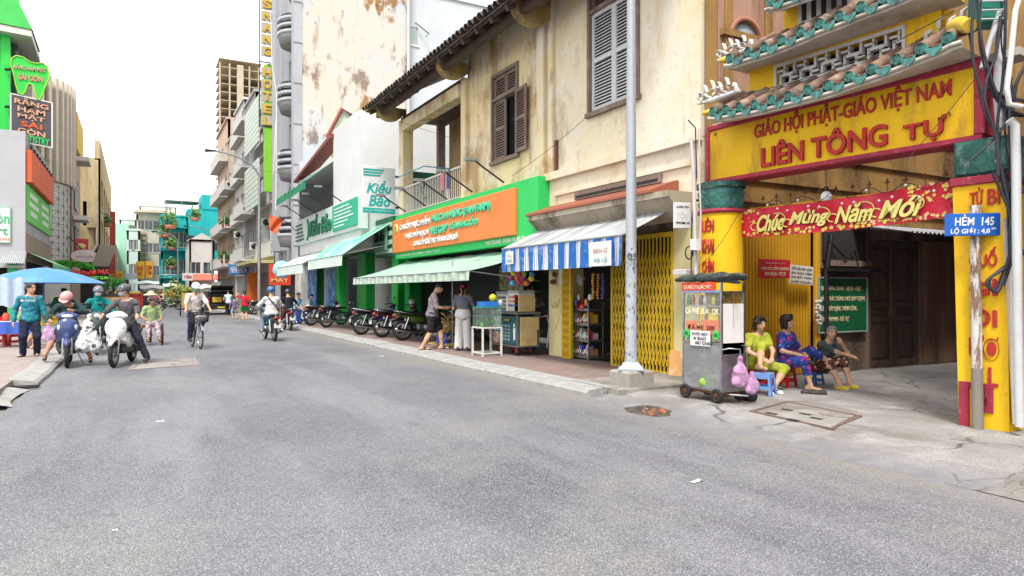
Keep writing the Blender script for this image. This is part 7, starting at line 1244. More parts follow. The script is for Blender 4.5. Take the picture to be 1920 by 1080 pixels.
def stool(lab, p, m, s=1., rz=0., back=False, name='plastic_stool', group=None):
    t = thing(name, lab, 'stool' if not back else 'chair', p, rz, group); h = .3 * s; w = .13 * s; wb = .165 * s; k = MB()
    k.add([(-w, -w, h), (w, -w, h), (w, w, h), (-w, w, h), (-w, -w, h - .02), (w, -w, h - .02), (w, w, h - .02), (-w, w, h - .02)], [(0, 1, 2, 3), (7, 6, 5, 4), (0, 4, 5, 1), (1, 5, 6, 2), (2, 6, 7, 3), (3, 7, 4, 0)]); L('seat', k, m, t)
    for i in range(4):
        a = Matrix.Rotation(i * math.pi / 2, 4, 'Z'); k = MB(a); f = lambda z: w + (wb - w) * (h - z) / h; y = lambda z: -f(z)
        for q in (-1, 1): z0_, z1_ = 0., h - .02; k.add([(q * f(z0_), y(z0_), z0_), (q * (f(z0_) - .05 * s), y(z0_), z0_), (q * (f(z1_) - .035 * s), y(z1_), z1_), (q * f(z1_), y(z1_), z1_), (q * f(z0_), y(z0_) + .015, z0_), (q * (f(z0_) - .05 * s), y(z0_) + .015, z0_), (q * (f(z1_) - .035 * s), y(z1_) + .015, z1_), (q * f(z1_), y(z1_) + .015, z1_)], [(0, 1, 2, 3), (7, 6, 5, 4), (0, 4, 5, 1), (1, 5, 6, 2), (2, 6, 7, 3), (3, 7, 4, 0)])
        zz = h * .28; k.box(-f(zz) + .04 * s, f(zz) - .04 * s, y(zz) + .001, y(zz) + .013, zz, zz + .045 * s); k.box(-w + .03, w - .03, y(h) - .001, y(h) + .012, h - .07 * s, h - .02); L('leg', k, m, t)
    if back: k = MB(); k.grid(lambda u, v: ((u - .5) * 2 * w * 1.05, w + .02 - .05 * math.cos((u - .5) * 2.6) + .05 + .05 * v, h + .04 + .34 * v), 8, 4); L('backrest', k, m, t)
    return t
PR_ = plain(196, 34, 36, .35); PB_ = plain(42, 100, 196, .35)
for px, py, lab in ((4, 646, 'red plastic stool at the left picture edge'), (30, 648, 'red plastic stool behind the standing man, left one'), (48, 640, 'red plastic stool behind the standing man, right one'), (112, 640, 'dark red stool beside the small white foam box')): stool(lab, G(px, py), PR_ if px < 100 else plain(140, 24, 50, .4), 1., .2)
stool('red plastic chair with a back in the dark stall corner', (-3.1, 21.5, .12), PR_, 1.3, PI, True, 'plastic_chair')
k = MB(); p = at(-6, 520, 17); k.grid(lambda u, v: (p.x + .55 * u, p.y + .05 * math.sin(u * 12), 1.86 - .72 * v + .03 * math.sin(u * 9)), 12, 8); k.build('tarpaulin', mat('pale_tarp', c8(176, 196, 226), .7, bump=(9, .5, .03)), label='pale blue tarpaulin hanging at the left edge of the stall', cat='tarpaulin')
tb_ = thing('folding_table', 'blue and white stall table behind the standing man', 'table', (-2.75, 21.2, .12)); k = MB(); k.box(-3.2, -2.3, 20.9, 21.4, .74, .78); k.build('tabletop', plain(206, 214, 226), tb_); k = MB(); k.grid(lambda u, v: (-3.2 + .9 * u, 20.88 - .02 * math.sin(u * 20), .76 - .3 * v), 20, 3); k.build('table_cloth', plain(60, 90, 190), tb_); [MB().cyl((x, y, .12), (x, y, .74), .018).build('leg', STEEL, tb_) for x in (-3.15, -2.35) for y in (20.95, 21.35)]
for i, (x, c, lab) in enumerate(((-3.1, (206, 196, 170), 'jar of pale food on the blue stall table, leftmost'), (-2.85, (196, 70, 60), 'jar of red food in the middle of the stall table'), (-2.55, (120, 160, 90), 'jar of green food on the stall table, rightmost'))): k = MB(Matrix.Translation((x, 21.1, .782))); k.lathe([(0, 0), (.07, 0), (.08, .05), (.08, .15), (.05, .18), (.055, .2), (0, .2)], 12); k.build('jar', plain(*c), label=lab, cat='jar')
PNK = mat('pink_bag', c8(222, 150, 212), .35, trans=.1, alpha=.62, layers=[('n', c8(240, 206, 236), 12, .45, .65, .8)])
def bag(lab, p, s, m=PNK, bumpy=.016):
    t = thing('plastic_bag', lab, 'bag', p); sdf_obj('bag', [ell((0, 0, .14 * s), (.13 * s, .10 * s, .14 * s)), ell((.05 * s, .02 * s, .08 * s), (.12 * s, .1 * s, .09 * s)), cap((-.05 * s, 0, .2 * s), (-.01 * s, 0, .42 * s), .05 * s, .012 * s, .05), cap((.06 * s, 0, .2 * s), (.01 * s, 0, .42 * s), .05 * s, .012 * s, .05), cap((-.1 * s, 0, .08 * s), (.12 * s, .02, .05 * s), .06 * s, .05 * s, .03)], m, t, .010, bumpy); return t
bag('small pink bag hung on the left side of the blue scooter', (-1.52, 16.25, .55), .75); tt = thing('food_crate', 'pale printed goods piled by the left stall', 'goods', (-1.9, 22.6, .12)); k = MB(); [k.bbox(-2.1 + .16 * i, -1.95 + .16 * i, .12 + .2 * j, .3 + .2 * j, -22.5, -22.3 + .02 * i, .01) for i in range(3) for j in range(2)]; k.v = [(x, -z, y) for x, y, z in k.v]; k.build('carton', plain(206, 210, 220), tt)
# wheel chair person, delivery box, cyclist
t = thing('cargo_trike', 'hand tricycle with a patterned cover behind the white scooter', 'tricycle', (.38, 22.3, 0), PI); wheel(t, .35, .31, .05, 'wire', x=-.28); wheel(t, .35, .31, .05, 'wire', x=.28); wheel(t, -.6, .25, .05, 'wire'); k = MB(); k.tube([(-.28, .35, .31), (-.2, .2, .55), (0, -.1, .5), (0, -.6, .25)], .018); k.tube([(.28, .35, .31), (.2, .2, .55), (0, -.1, .5)], .018); L('frame', k, DARKM, t); k = MB(); k.box(-.24, .24, -.05, .4, .5, .56); L('seat', k, RUST, t)
PTN = mat('patterned_cloth', c8(180, 150, 150), .9, layers=[('n', c8(70, 70, 120), 9, .45, .6, .9), ('n', c8(226, 220, 210), 14, .55, .65, .9)])
person('person in patterned clothes sitting low on the hand tricycle', (.38, 22.3, 0), PI + .1, 1.5, pelvis=(0, .05, .64), lean=.2, head=(.2, .3, 0), hands=((-.2, .35, .72), (.2, .35, .75)), feet=((-.15, .62, .12), (.15, .62, .12)), top=cloth(150, 176, 120), sleeve=.5, bottom=PTN, leg=.9, shoes=SAND, hair=HAIR, skin=SKIN2, vox=.02)
sdf_obj('sun_hat', [ell((0, -.02, 1.42), (.2, .2, .04)), ell((0, -.02, 1.46), (.1, .1, .09))], plain(176, 170, 140), bpy.data.objects[[o.name for o in bpy.data.objects if 'hand tricycle' in o.get('label', '') and o.name.startswith('person')][0]], .02)
p = at(214, 552, 20.5); crate('black and orange delivery box carried on a back', (p.x, p.y, .92), .55, .4, .52, plain(200, 140, 84), 'box', 'delivery_box', plain(36, 34, 36)); person('person seen from behind carrying the delivery box', (p.x - .1, p.y + .45, 0), .1, 1.6, top=cloth(206, 150, 120), bottom=TRK, shoes=SHOE, hair=HAIR, vox=.028, face=False)
bx, by, brz = 1.42, 20.28, PI + .12
t = thing('bicycle', 'city bicycle with a wire front basket ridden toward us', 'bicycle', (bx, by, 0), brz); wheel(t, .55, .33, .042, 'wire', CHROME); wheel(t, -.5, .33, .042, 'wire', CHROME); k = MB()
for a in (((0, .36, .9), (0, -.12, .3)), ((0, -.12, .3), (0, -.22, .85)), ((0, -.5, .33), (0, -.12, .3)), ((0, -.5, .33), (0, -.2, .75)), ((0, .4, .78), (0, -.19, .62))): k.cyl(*a, .017, n=8)
L('frame', k, plain(70, 76, 92, .3), t); k = MB(); [k.tube([(q * .05, .55, .33), (q * .04, .42, .72), (0, .38, .82), (0, .35, 1.0)], .013) for q in (-1, 1)]; L('fork', k, CHROME, t); mirror_bars(t, .36, 1.02, .29, False)
k = MB(); k.grid(lambda u, v: (.02 * math.sin(u * 3) + (v - .5) * .05, .55 + .36 * math.cos(.5 + u * 2.1) - .0, .33 + .36 * math.sin(.5 + u * 2.1)), 12, 2); L('front_mudguard', k, STEEL, t)
k = MB(); P8 = [(-.19, .44), (.19, .44), (.19, .72), (-.19, .72)]
for z, s in ((.72, .85), (.78, .89), (.84, .93), (.9, .97), (.97, 1.0)): k.tube([(x * s, .58 + (y - .58) * s, z) for x, y in P8 + P8[:1]], .007 if z < .9 else .011, 5)
for i in range(4):
    for j in range(7): f = j / 7; a, b_ = P8[i], P8[(i + 1) % 4]; x, y = a[0] + (b_[0] - a[0]) * f, a[1] + (b_[1] - a[1]) * f; k.cyl((x * .85, .58 + (y - .58) * .85, .72), (x, y, .97), .004, n=4, caps=False)
L('basket', k, DARKM, t); k = MB(); k.ball((0, .58, .82), (.15, .11, .09)); L('basket_load', k, plain(170, 160, 160), t); k = MB(); k.ball((0, -.24, .9), (.1, .14, .04)); L('saddle', k, BLACKP, t); k = MB(); k.cyl((-.12, -.12, .3), (.12, -.12, .3), .012); k.tube([(.1, -.12, .3), (.1, -.02, .17), (.18, -.02, .17)], .012); k.tube([(-.1, -.12, .3), (-.1, -.22, .43), (-.18, -.22, .43)], .012); L('crank', k, STEEL, t)
person('person in a pale pink shirt, white cap and blue mask riding the bicycle', (bx, by, 0), brz, 1.6, pelvis=(0, -.2, .97), lean=.22, head=(0, .1, 0), hands=((-.3, .28, 1.03, (0, 0, -1)), (.3, .28, 1.03, (0, 0, -1))), elbow=((-1, -.3, -.4), (1, -.3, -.4)), feet=((-.15, -.2, .46), (.15, 0, .2)), top=cloth(226, 206, 200), sleeve=.55, bottom=cloth(46, 48, 62), shoes=SHOE, helmet=cloth(236, 236, 238), mask=cloth(90, 176, 196), vox=.0155)
# --- right lane riders
moto('teal blue motorbike seen from behind with a white number plate', (3.68, 22.45, 0), .06, gloss(30, 92, 110), vox=.018)
person('person in a white shirt and blue helmet riding away with a shoulder strap', (3.68, 22.45, 0), .06, 1.66, **ride(.06), feet=((-.24, .06, .27), (.24, .06, .27)), top=cloth(216, 216, 214), sleeve=1, bottom=cloth(120, 128, 140), shoes=SAND, helmet=gloss(40, 84, 160), hair=HAIR, vox=.016, fat=1.1)
b = [o for o in bpy.data.objects if 'shoulder strap' in o.get('label', '')][0]; k = MB(); k.tube([(-.14, -.3, 1.38), (-.02, -.37, 1.22), (.12, -.38, 1.06), (.19, -.28, .95)], .018, 5); L('bag_strap', k, BLACKP, b)
moto('red motorbike seen from behind by the kerb', (5.28, 28.1, 0), .0, gloss(130, 20, 34), vox=.022)
person('person in a black shirt and dark helmet on the red motorbike, foot down', (5.28, 28.1, 0), .0, 1.58, **ride(.2), feet=((-.44, -.1, 0), (.24, .06, .27)), top=cloth(34, 34, 44), sleeve=.5, bottom=cloth(70, 40, 36), leg=.5, shoes=SAND, helmet=gloss(44, 50, 70), hair=HAIR, vox=.02)
person('child in orange clothes beside the red motorbike', (4.78, 28.4, 0), .2, 1.25, top=cloth(196, 116, 50), bottom=cloth(196, 110, 46), leg=.8, hair=HAIR, shoes=SAND, vox=.022, face=False, cat='child')
person('person in a light blue shirt sitting on a parked bike by the white shop', (6.1, 30.2, .12), PI + .6, 1.55, pelvis=(0, -.1, .62), lean=.15, head=(.2, .1, 0), hands=((-.2, .3, .7), (.2, .3, .7)), feet=((-.2, .4, 0), (.2, .4, 0)), top=cloth(130, 176, 214), bottom=cloth(40, 50, 96), shoes=SAND, hair=HAIR, skin=SKIN2, vox=.022)
person('person in a white and blue shirt sitting by the blue posters', (6.9, 31.6, .12), PI + 1.0, 1.5, pelvis=(0, -.1, .6), lean=.3, hands=((-.2, .3, .7), (.2, .3, .7)), feet=((-.2, .4, 0), (.2, .4, 0)), top=cloth(206, 220, 230), bottom=TRK, shoes=SAND, hair=HAIR, vox=.024)
k = MB(); k.bbox(-.3, .3, 0, .28, -.2, .2, .02); ply = k
stool('blue plastic chair by the white shop where the blue shirted person sits', (6.1, 30.3, .12), PB_, 1.7, .5); stool('pale plastic stool by the blue posters', (6.9, 31.7, .12), plain(190, 206, 216), 1.6, .5)
# parked bikes
PBK = 'motorbikes parked in front of the shops'; BK = gloss(28, 30, 34)
moto('black motorbike with a blue frame parked first beneath the green awning', (7.02, 21.75, .12), -PI / 2, gloss(28, 74, 170), BK, PBK, .016, tail=plain(206, 206, 206))
moto('black motorbike with red tank and a grey helmet on its mirror', (7.18, 20.15, .12), -PI / 2 + .06, BK, gloss(96, 20, 32), PBK, .016)
moto('black motorbike with a lime green side panel in the shop shade', (7.28, 18.5, .12), -PI / 2 - .05, BK, gloss(66, 96, 26), PBK, .016)
moto('dark motorbike parked deepest inside the green shop', (8.35, 17.4, .12), -PI / 2 + .3, gloss(60, 24, 34), BK, PBK, .02)
moto('dark motorbike with chrome exhaust parked before the white wall', (6.98, 28.8, .12), -PI / 2, BK, BK, PBK, .018)
moto('dark motorbike tucked behind beside the blue crates', (7.1, 26.9, .12), -PI / 2 + .2, BK, gloss(60, 62, 70), PBK, .02)
def helm(lab, p, m): t = thing('helmet', lab, 'helmet', p); sdf_obj('shell', [ell((0, 0, .02), (.12, .14, .12)), cut(rbx((0, .1, -.08), (.2, .14, .07), .02)), cut(rbx((0, 0, -.14), (.2, .2, .07), .01))], m, t, .014); k = MB(); k.grid(lambda u, v: (.1 * math.cos(math.pi * u), .09 + .07 * math.sin(math.pi * u) * v, .03 - .02 * v), 8, 2); L('visor', k, BLACKP, t)
helm('grey helmet hanging on the second parked motorbike', (7.62, 20.35, 1.16), gloss(170, 172, 176)); helm('cream helmet hung on the dark bike before the white wall', (7.45, 28.6, .85), gloss(226, 220, 190)); helm('dark red helmet on the mirror of the lime panelled bike', (7.75, 18.75, 1.2), gloss(150, 34, 50))
for i, (y, z, lab) in enumerate(((26.2, .12, 'blue plastic crate against the shop wall, lower one'), (26.2, .42, 'blue plastic crate stacked on top against the shop wall'), (25.6, .12, 'blue plastic crate beside the green column foot'))): crate(lab, (8.3, y, z), .4, .6, .29, plain(30, 70, 170, .5), 'crate', 'crate')
proto = moto('grey motorbike parked beside the lamp post, first of three', (7.0, 44.5, .12), -PI / 2, gloss(150, 152, 160), BK, 'motorbikes by the far lamp post', .03)
for y, lab in ((46, 'grey motorbike parked beside the lamp post, second of three'), (47.6, 'grey motorbike parked beside the lamp post, third of three')): copy_tree(proto, loc=(6.9, y, .12), rz=-PI / 2 + .2, label=lab)
# --- far traffic: car, cargo cart, people, crowd
def prism_y(k, poly, y0, y1): n = len(poly); vs = [(x, y0, z) for x, z in poly] + [(x, y1, z) for x, z in poly]; return k.add(vs, [tuple(range(n)), tuple(range(n, 2 * n))[::-1]] + [(i, n + i, n + (i + 1) % n, (i + 1) % n) for i in range(n)])
t = thing('parked_car', 'black car seen from behind with its tailgate open', 'car', (5.0, 49.2, 0), .02); CARB = gloss(34, 32, 36)
sdf_obj('body', [rbx((0, 2.2, .72), (.9, 2.2, .34), .12), rbx((0, 1.9, 1.25), (.8, 1.65, .42), .2, None, .15), cut(rbx((0, .2, 1.12), (.66, .7, .38), .05)), cut(cap((-1.2, .85, .34), (1.2, .85, .34), .38)), cut(cap((-1.2, 3.5, .34), (1.2, 3.5, .34), .38))], CARB, t, .04)
for y in (.85, 3.5):
    for x in (-.8, .8): wheel(t, y, .34, .2, 'alloy', x=x)
k = MB(); k.box(-.9, .9, -.08, .1, .36, .6); L('bumper', k, BLACKP, t); k = MB(); k.add([(-.7, .25, 1.66), (.7, .25, 1.66), (.66, -.75, 1.95), (-.66, -.75, 1.95), (-.7, .25, 1.6), (.7, .25, 1.6), (.66, -.75, 1.89), (-.66, -.75, 1.89)], [(0, 1, 2, 3), (7, 6, 5, 4), (0, 4, 5, 1), (1, 5, 6, 2), (2, 6, 7, 3), (3, 7, 4, 0)]); L('tailgate', k, CARB, t)
for q in (-1, 1): k = MB(); k.bbox(q * .72, q * .88, .7, 1.15, -.02, .06, .01); k.v = [(x, -z, y) for x, y, z in k.v]; L('tail_light', k, TAILR, t); k = MB(); k.box(q * .8, q * .815, .9, 2.6, 1.16, 1.5); L('side_window', k, GLASS, t)
k = MB(); k.box(-.26, .26, -.1, -.085, .44, .56); L('number_plate', k, plain(230, 190, 60), t); crate('orange yellow carton inside the open car boot', (4.72, 49.35, .84), .55, .5, .34, plain(226, 170, 50)); crate('dark red bag inside the open car boot', (5.25, 49.35, .84), .4, .4, .4, plain(130, 24, 40))
k = MB(); p, q = at(378, 575, 46.5), at(400, 528, 46.5); k.add([p, p + Vector((.5, 0, 0)), q + Vector((.5, .1, 0)), q, p + Vector((0, .1, 0)), p + Vector((.5, .1, 0)), q + Vector((.5, .2, 0)), q + Vector((0, .1, 0))], [(0, 1, 2, 3), (7, 6, 5, 4), (0, 4, 5, 1), (1, 5, 6, 2), (2, 6, 7, 3), (3, 7, 4, 0)]); k.build('leaning_board', plain(226, 226, 220), label='white board leaning against the black car', cat='board')
person('person in a light blue shirt and dark trousers bending into the car boot', (5.25, 47.6, 0), .0, 1.66, lean=.25, hands=((-.2, .5, .95), (.2, .5, .95)), top=cloth(206, 222, 232), sleeve=.9, bottom=cloth(40, 42, 56), shoes=SHOE, hair=HAIR, face=False, vox=.028)
person('child in a striped top and pale shorts walking behind the car', (4.87, 41.4, 0), .1, 1.25, top=cloth(110, 96, 130), bottom=cloth(176, 196, 216), leg=.5, hair=HAIR, shoes=SAND, face=False, vox=.026, cat='child')
person('person in a red top and green shorts walking away, arm raised', (5.15, 39.4, 0), .05, 1.6, hands=((-.25, .25, 1.42), (.28, .05, .85)), elbow=((-1, 0, -.2), (.5, -1, -.2)), top=cloth(206, 40, 54), bottom=cloth(24, 122, 60), leg=.36, botname='shorts', hair=HAIR, hairstyle='tail', shoes=SAND, face=False, vox=.024, female=True)
t = thing('cargo_cart', 'three wheeled cargo cart with a tall cardboard box and green load', 'cart', (2.95, 48, 0), PI); wheel(t, .1, .3, .07, 'wire', x=-.5); wheel(t, .1, .3, .07, 'wire', x=.5); wheel(t, 1.3, .3, .07, 'wire'); k = MB(); k.box(-.5, .5, -.6, .7, .42, .5); k.box(-.5, -.46, -.6, .7, .5, .8); L('bed', k, plain(60, 64, 90), t); k = MB(); k.tube([(0, 1.3, .3), (0, 1.1, .9), (.3, 1.0, 1.0)], .03); k.tube([(0, .7, .5), (0, 1.2, .55)], .03); L('frame', k, DARKM, t)
crate('tall cardboard box on the cargo cart', (2.95, 47.9, .52), .85, .8, .95, plain(206, 150, 84), 'box', 'cardboard_box'); bush('cargo_greens', 'pale green vegetables heaped on the cardboard box', (2.95, 47.9, 1.62), (.45, .4, .22), 160, m=MATS['yellow_leaf'], ls=.12)
sc_ = scooter('dark scooter with white front marks coming toward us far behind', (.95, 46, 0), PI, gloss(40, 46, 64), vox=.03); person('person in a pink shirt and black helmet riding the far dark scooter', (.95, 46, 0), PI, 1.6, **ride(), feet=((-.15, .2, .36), (.15, .2, .36)), top=cloth(196, 110, 116), bottom=TRK, helmet=BK, shoes=SHOE, vox=.032, face=False)
p = onZ(306, 578, 0); m2 = moto('small motorbike riding away in the far middle of the road', (p.x, p.y, 0), .1, gloss(40, 30, 90), vox=.04); person('person in a cream shirt riding away in the far middle of the road', (p.x, p.y, 0), .1, 1.65, **ride(), feet=((-.2, .06, .27), (.2, .06, .27)), top=cloth(232, 226, 206), bottom=TRK, helmet=cloth(220, 216, 206), vox=.04, face=False)
cr = [(238, 24, (206, 210, 216), 'person in a white shirt with brown hair behind the helmeted rider'), (232, 40, (190, 60, 60), 'person in a red shirt by the left market stalls'), (246, 46, (90, 140, 150), 'person in a teal shirt among the market crowd'), (262, 52, (226, 206, 190), 'person in a cream shirt among the market crowd'), (272, 58, (60, 62, 70), 'person in a dark shirt in the far market crowd'), (254, 62, (176, 120, 90), 'person in a tan shirt in the far market crowd'), (320, 66, (206, 190, 186), 'person in a pale shirt far along the road'), (330, 72, (200, 90, 80), 'person in a red brown shirt at the far end'), (222, 36, (150, 150, 90), 'person in an olive shirt at the left stalls'), (283, 64, (220, 220, 226), 'person in a white shirt beside the grey canopy'), (470, 60, (120, 126, 130), 'person in a grey shirt by the far shop doors')]
for i, (px, t_, c, lab) in enumerate(cr): p = at(px, 548, t_); person(lab, (p.x, p.y, 0 if px < 400 else .12), [0, PI, 1.2, -1.4][i % 4], 1.58 + .02 * (i % 4), top=cloth(*c), bottom=TRK, shoes=SHOE, hair=HAIR if i else mat('brown_hair', c8(96, 62, 44), .6), face=False, fingers=False, vox=.03 if i == 0 else .042, female=i % 2 == 0, group='people in the far market')
pm_ = moto('parked motorbike in the far market, nearest of the row', (1.2, 62, 0), .5, gloss(60, 70, 90), vox=.045, group='motorbikes in the far market'); [copy_tree(pm_, loc=(x, y, 0), rz=r_, label=lab) for x, y, r_, lab in ((.3, 58, 2.0, 'parked motorbike in the far market before the grey canopy'), (2.6, 66, 1.2, 'parked motorbike in the far market beside the flower stall'), (1.9, 72, .2, 'parked motorbike deepest in the far market'), (-.6, 42, 2.8, 'parked motorbike by the left market stalls'))]
for i, (x, y, a, lab) in enumerate(((2.2, 84, .1, 'motorbike far off beneath the cream canopy'), (3.3, 76, 3.0, 'motorbike far off coming along the right lane'), (.4, 78, 3.3, 'motorbike far off beneath the pale green canopy'), (-.3, 53, 2.9, 'motorbike among the left market stalls, second back'), (4.2, 90, .2, 'motorbike farthest along the right lane'))): copy_tree(pm_, loc=(x, y, 0), rz=a, label=lab)
fp = [o for o in bpy.data.objects if o.get('group') == 'people in the far market']
for i, (x, y, a, lab) in enumerate(((2.3, 83.8, .1, 'person on a motorbike beneath the cream canopy'), (3.35, 76, 3, 'person riding toward us far along the right lane'), (.42, 78, 3.3, 'person on a motorbike beneath the pale green canopy'), (-.3, 53.2, 2.9, 'person standing at a motorbike by the left stalls'), (1.5, 88, 1, 'person walking deepest in the far street'), (-1.0, 60, 1.4, 'person browsing at the left edge of the far market'), (-.9, 70, 2, 'person standing beneath the far left awnings'), (5.4, 84, .5, 'person walking by the far right shops'))): copy_tree(fp[1 + i % 8], loc=(x, y, .35 if i < 3 else 0), rz=a, label=lab)
p = at(318, 545, 62); bush('flower_stall', 'orange flowers and fruit heaped at the far market stall', (p.x, p.y, 1.25), (.6, .4, .5), 160, m=plain(226, 120, 40), ls=.1, cat='flowers'); p = at(222, 560, 44); b = board('market_stall', 'red and yellow stall counter at the left market', 'stall', fF(p.y, p.x - .8, .5), 2.2, .9, .5, plain(190, 50, 40)); k = MB(); [k.ball((p.x - .6 + .22 * i, p.y - .1 + .1 * (i % 2), 1.46), .1) for i in range(9)]; k.build('fruit', plain(236, 180, 50), b)
# ------------------------------------------------------------------ near right: people and goods in front of the shops
person('person in a grey t-shirt and black shorts looking at something in the hands', (6.25, 15.35, .12), -2.0, 1.66, lean=.12, head=(.0, .5, 0), hands=((-.1, .36, 1.02, (.6, -.4, .6)), (.12, .34, 1.0, (-.6, -.4, .6))), elbow=((-.8, -.8, -.6), (.8, -.8, -.6)), feet=((-.09, .26, 0), (.1, -.2, 0)), top=mat('grey_tee', c8(120, 112, 116), .9, layers=[('n', c8(88, 82, 86), 7, .45, .7, .7)]), bottom=cloth(36, 34, 38), leg=.42, botname='shorts', shoes=SAND, hair=HAIR, vox=.0115)
person('person with a red hair clip in a grey top and wide white trousers, back turned', (6.8, 14.75, .12), -.62, 1.62, head=(.1, .15, 0), hands=((-.2, .3, .98), (.22, .32, .98)), elbow=((-.5, -.5, -.9), (.5, -.5, -.9)), feet=((-.11, 0, 0), (.11, 0, 0)), top=cloth(104, 108, 118), sleeve=.38, hair=HAIR, hairstyle='tail', shoes=SHOE, vox=.0115, female=True)
b = [o for o in bpy.data.objects if 'red hair clip' in o.get('label', '')][0]
WPT = mat('white_trousers', c8(232, 230, 226), .9, layers=[('n', c8(196, 194, 192), (9, 9, 2), .45, .7, .6)]); sdf_obj('trousers', [ell((0, -.01, .84), (.2, .152, .14)), ell((0, -.005, .93), (.178, .14, .09))] + [cap((q * .085, 0, .8), (q * .112, 0, .06), .098, .102, .006) for q in (-1, 1)] + [cut(rbx((0, 0, -.02), (.4, .4, .06), .005))], WPT, b, .0115, .003)
k = MB(); k.ball((.02, -.13, 1.53), (.05, .03, .035)); L('hair_clip', k, plain(196, 30, 66, .3), b)
person('person in dark clothes standing in the shadow inside the grocery', (8.5, 14.6, .12), PI + .6, 1.6, top=cloth(40, 42, 50), sleeve=.9, bottom=TRK, hair=HAIR, skin=SKIN2, shoes=SHOE, vox=.02)
# straw heap and blue crate
p = onZ(836, 650, .12); crate('blue plastic crate under the straw bundles', (p.x + .05, p.y, .12), .42, .42, .34, plain(26, 70, 180, .5), 'crate', 'crate', rz=.3)
k = MB(); STR = mat('straw', c8(214, 176, 96), .85, layers=[('n', c8(160, 118, 54), 9, .45, .7, .7), ('n', c8(238, 214, 150), 20, .55, .7, .6)])
for i in range(620):
    q = Vector((p.x + .08 + rs.normal() * .15, p.y + rs.normal() * .15, .3 + abs(rs.normal()) * .24)); 
    if i > 400: q.z = .15 + rs.uniform(0, .06); q.x += rs.normal() * .16; q.y += rs.normal() * .22 - .1
    d = Vector((rs.normal() * .5, rs.normal() * .5, rs.normal() * (.9 if i < 400 else .15))).normalized() * rs.uniform(.06, .16); w = d.orthogonal().normalized() * .007
    k.add([q - d - w, q - d + w, q + d * .2 + w * 1.5 + Vector((0, 0, .02)), q + d + w, q + d - w, q + d * .2 - w + Vector((0, 0, .02))], [(0, 1, 2, 5), (5, 2, 3, 4)])
k.build('straw_heap', STR, label='heap of dry yellow straw bundles beside the white trousers', cat='straw', kind='thing')
# glass stand with greens
gp = onZ(907, 668, .12); t = thing('glass_stand', 'small glass display stand on white legs with green leaves inside', 'stand', (6.72, 13.35, .12), 0); x0, x1, y0, y1 = 6.5, 6.95, 13.1, 13.6; WHM = plain(216, 218, 206, .5)
mt = MB(); mt.box(-.018, .018, -.018, .018, 0, .62); LG_ = mt.mesh('leg', WHM); [place('leg', LG_, t, Matrix.Translation((x, y, .12))) for x in (x0, x1) for y in (y0, y1)]
for z in (.17, .72): k = MB(); k.box(x0, x1, y0 - .015, y0 + .015, z, z + .03); k.box(x0, x1, y1 - .015, y1 + .015, z, z + .03); k.box(x0 - .015, x0 + .015, y0, y1, z, z + .03); k.box(x1 - .015, x1 + .015, y0, y1, z, z + .03); k.build('frame', WHM, t)
k = MB(); k.box(x0, x1, y0, y1, .73, .745); k.build('shelf', WHM, t); mt = MB(); CLR = mat('clear_glass', c8(200, 226, 214), .05, alpha=.1, spec=.6)
k = MB(); k.box(x0, x1, y0 - .004, y0, .76, 1.16); k.box(x0 - .004, x0, y0, y1, .76, 1.16); k.box(x1, x1 + .004, y0, y1, .76, 1.16); k.build('glass_pane', CLR, t)
k = MB(); k.box(x0 - .01, x1 + .01, y0 - .01, y1 + .01, 1.16, 1.19); k.box(x0, x1, y0, y1, .98, .99); k.build('top', plain(40, 130, 120), t); bush('leafy_greens', 'fresh green leaves heaped inside the glass stand', (6.72, 13.35, .86), (.19, .21, .1), 260, m=MATS['bright_leaf'], ls=.05)
k = MB(); k.box(6.55, 6.9, 13.14, 13.5, 1.192, 1.3); k.build('tray', plain(40, 110, 200, .4), label='bright blue tray on top of the glass stand', cat='tray')
p = (6.98, 13.2, 1.2); k = MB(Matrix.Translation(p)); k.lathe([(0, 0), (.05, 0), (.05, .1), (.035, .13), (0, .13)], 10); k.build('jar', plain(226, 226, 222), label='white jar with pale lid beside the blue tray', cat='jar'); k = MB(Matrix.Translation((6.82, 13.25, 1.38))); k.ball((0, 0, 0), .085, 12, 8); k.build('lamp_ball', plain(206, 196, 50), label='yellow green ball resting behind the blue tray', cat='ball')
# drinks cart
T = fR(7.2, 13.96, .12); t = thing('drinks_cart', 'dark drinks cart with a teal menu board and red wheels', 'cart', (7.45, 13.4, .12)); W_ = 1.17; GRYM = plain(90, 96, 94, .5)
k = MB(T); k.bbox(0, W_, .22, .86, -.5, 0, .01); k.build('body', plain(70, 84, 80, .5), t); k = MB(T)
for a in (0, W_ - .03): k.box(a, a + .03, .2, .95, .002, .03); k.box(a, a + .03, .2, .95, -.53, -.502)
k.box(-.02, W_ + .02, .9, .95, -.54, .04); k.box(-.02, W_ + .02, .19, .22, -.54, .04); k.build('frame', GRYM, t)
b = MB(T); b.bbox(.36, W_ - .06, .26, .84, .004, .018, .004); mb_ = b.build('menu_board', plain(22, 84, 92, .5), t); tm = sub(T, .44, .3, .02)
k = MB(T); k.box(.5, .86, .72, .82, .019, .024); k.build('badge', plain(60, 62, 40), mb_); text(mb_, 'CÀ PHÊ', sub(T, .56, .745, .024), .24, .05, plain(226, 200, 70), .003)
for i, s_t in enumerate(('TRÀ SỮA 15K', 'SINH TỐ 20K', 'NƯỚC ÉP 18K', 'CACAO 15K', 'SODA 15K')): text(mb_, s_t, sub(T, .42, .62 - .075 * i, .018), .42, .045, plain(206, 226, 220), .003)
k = MB(T); k.prism([(1.0, .34), (1.06, .34), (1.08, .6), (.98, .6)], .019, .026); k.box(1.0, 1.05, .62, .7, .019, .026); k.build('drink_print', WH, mb_)
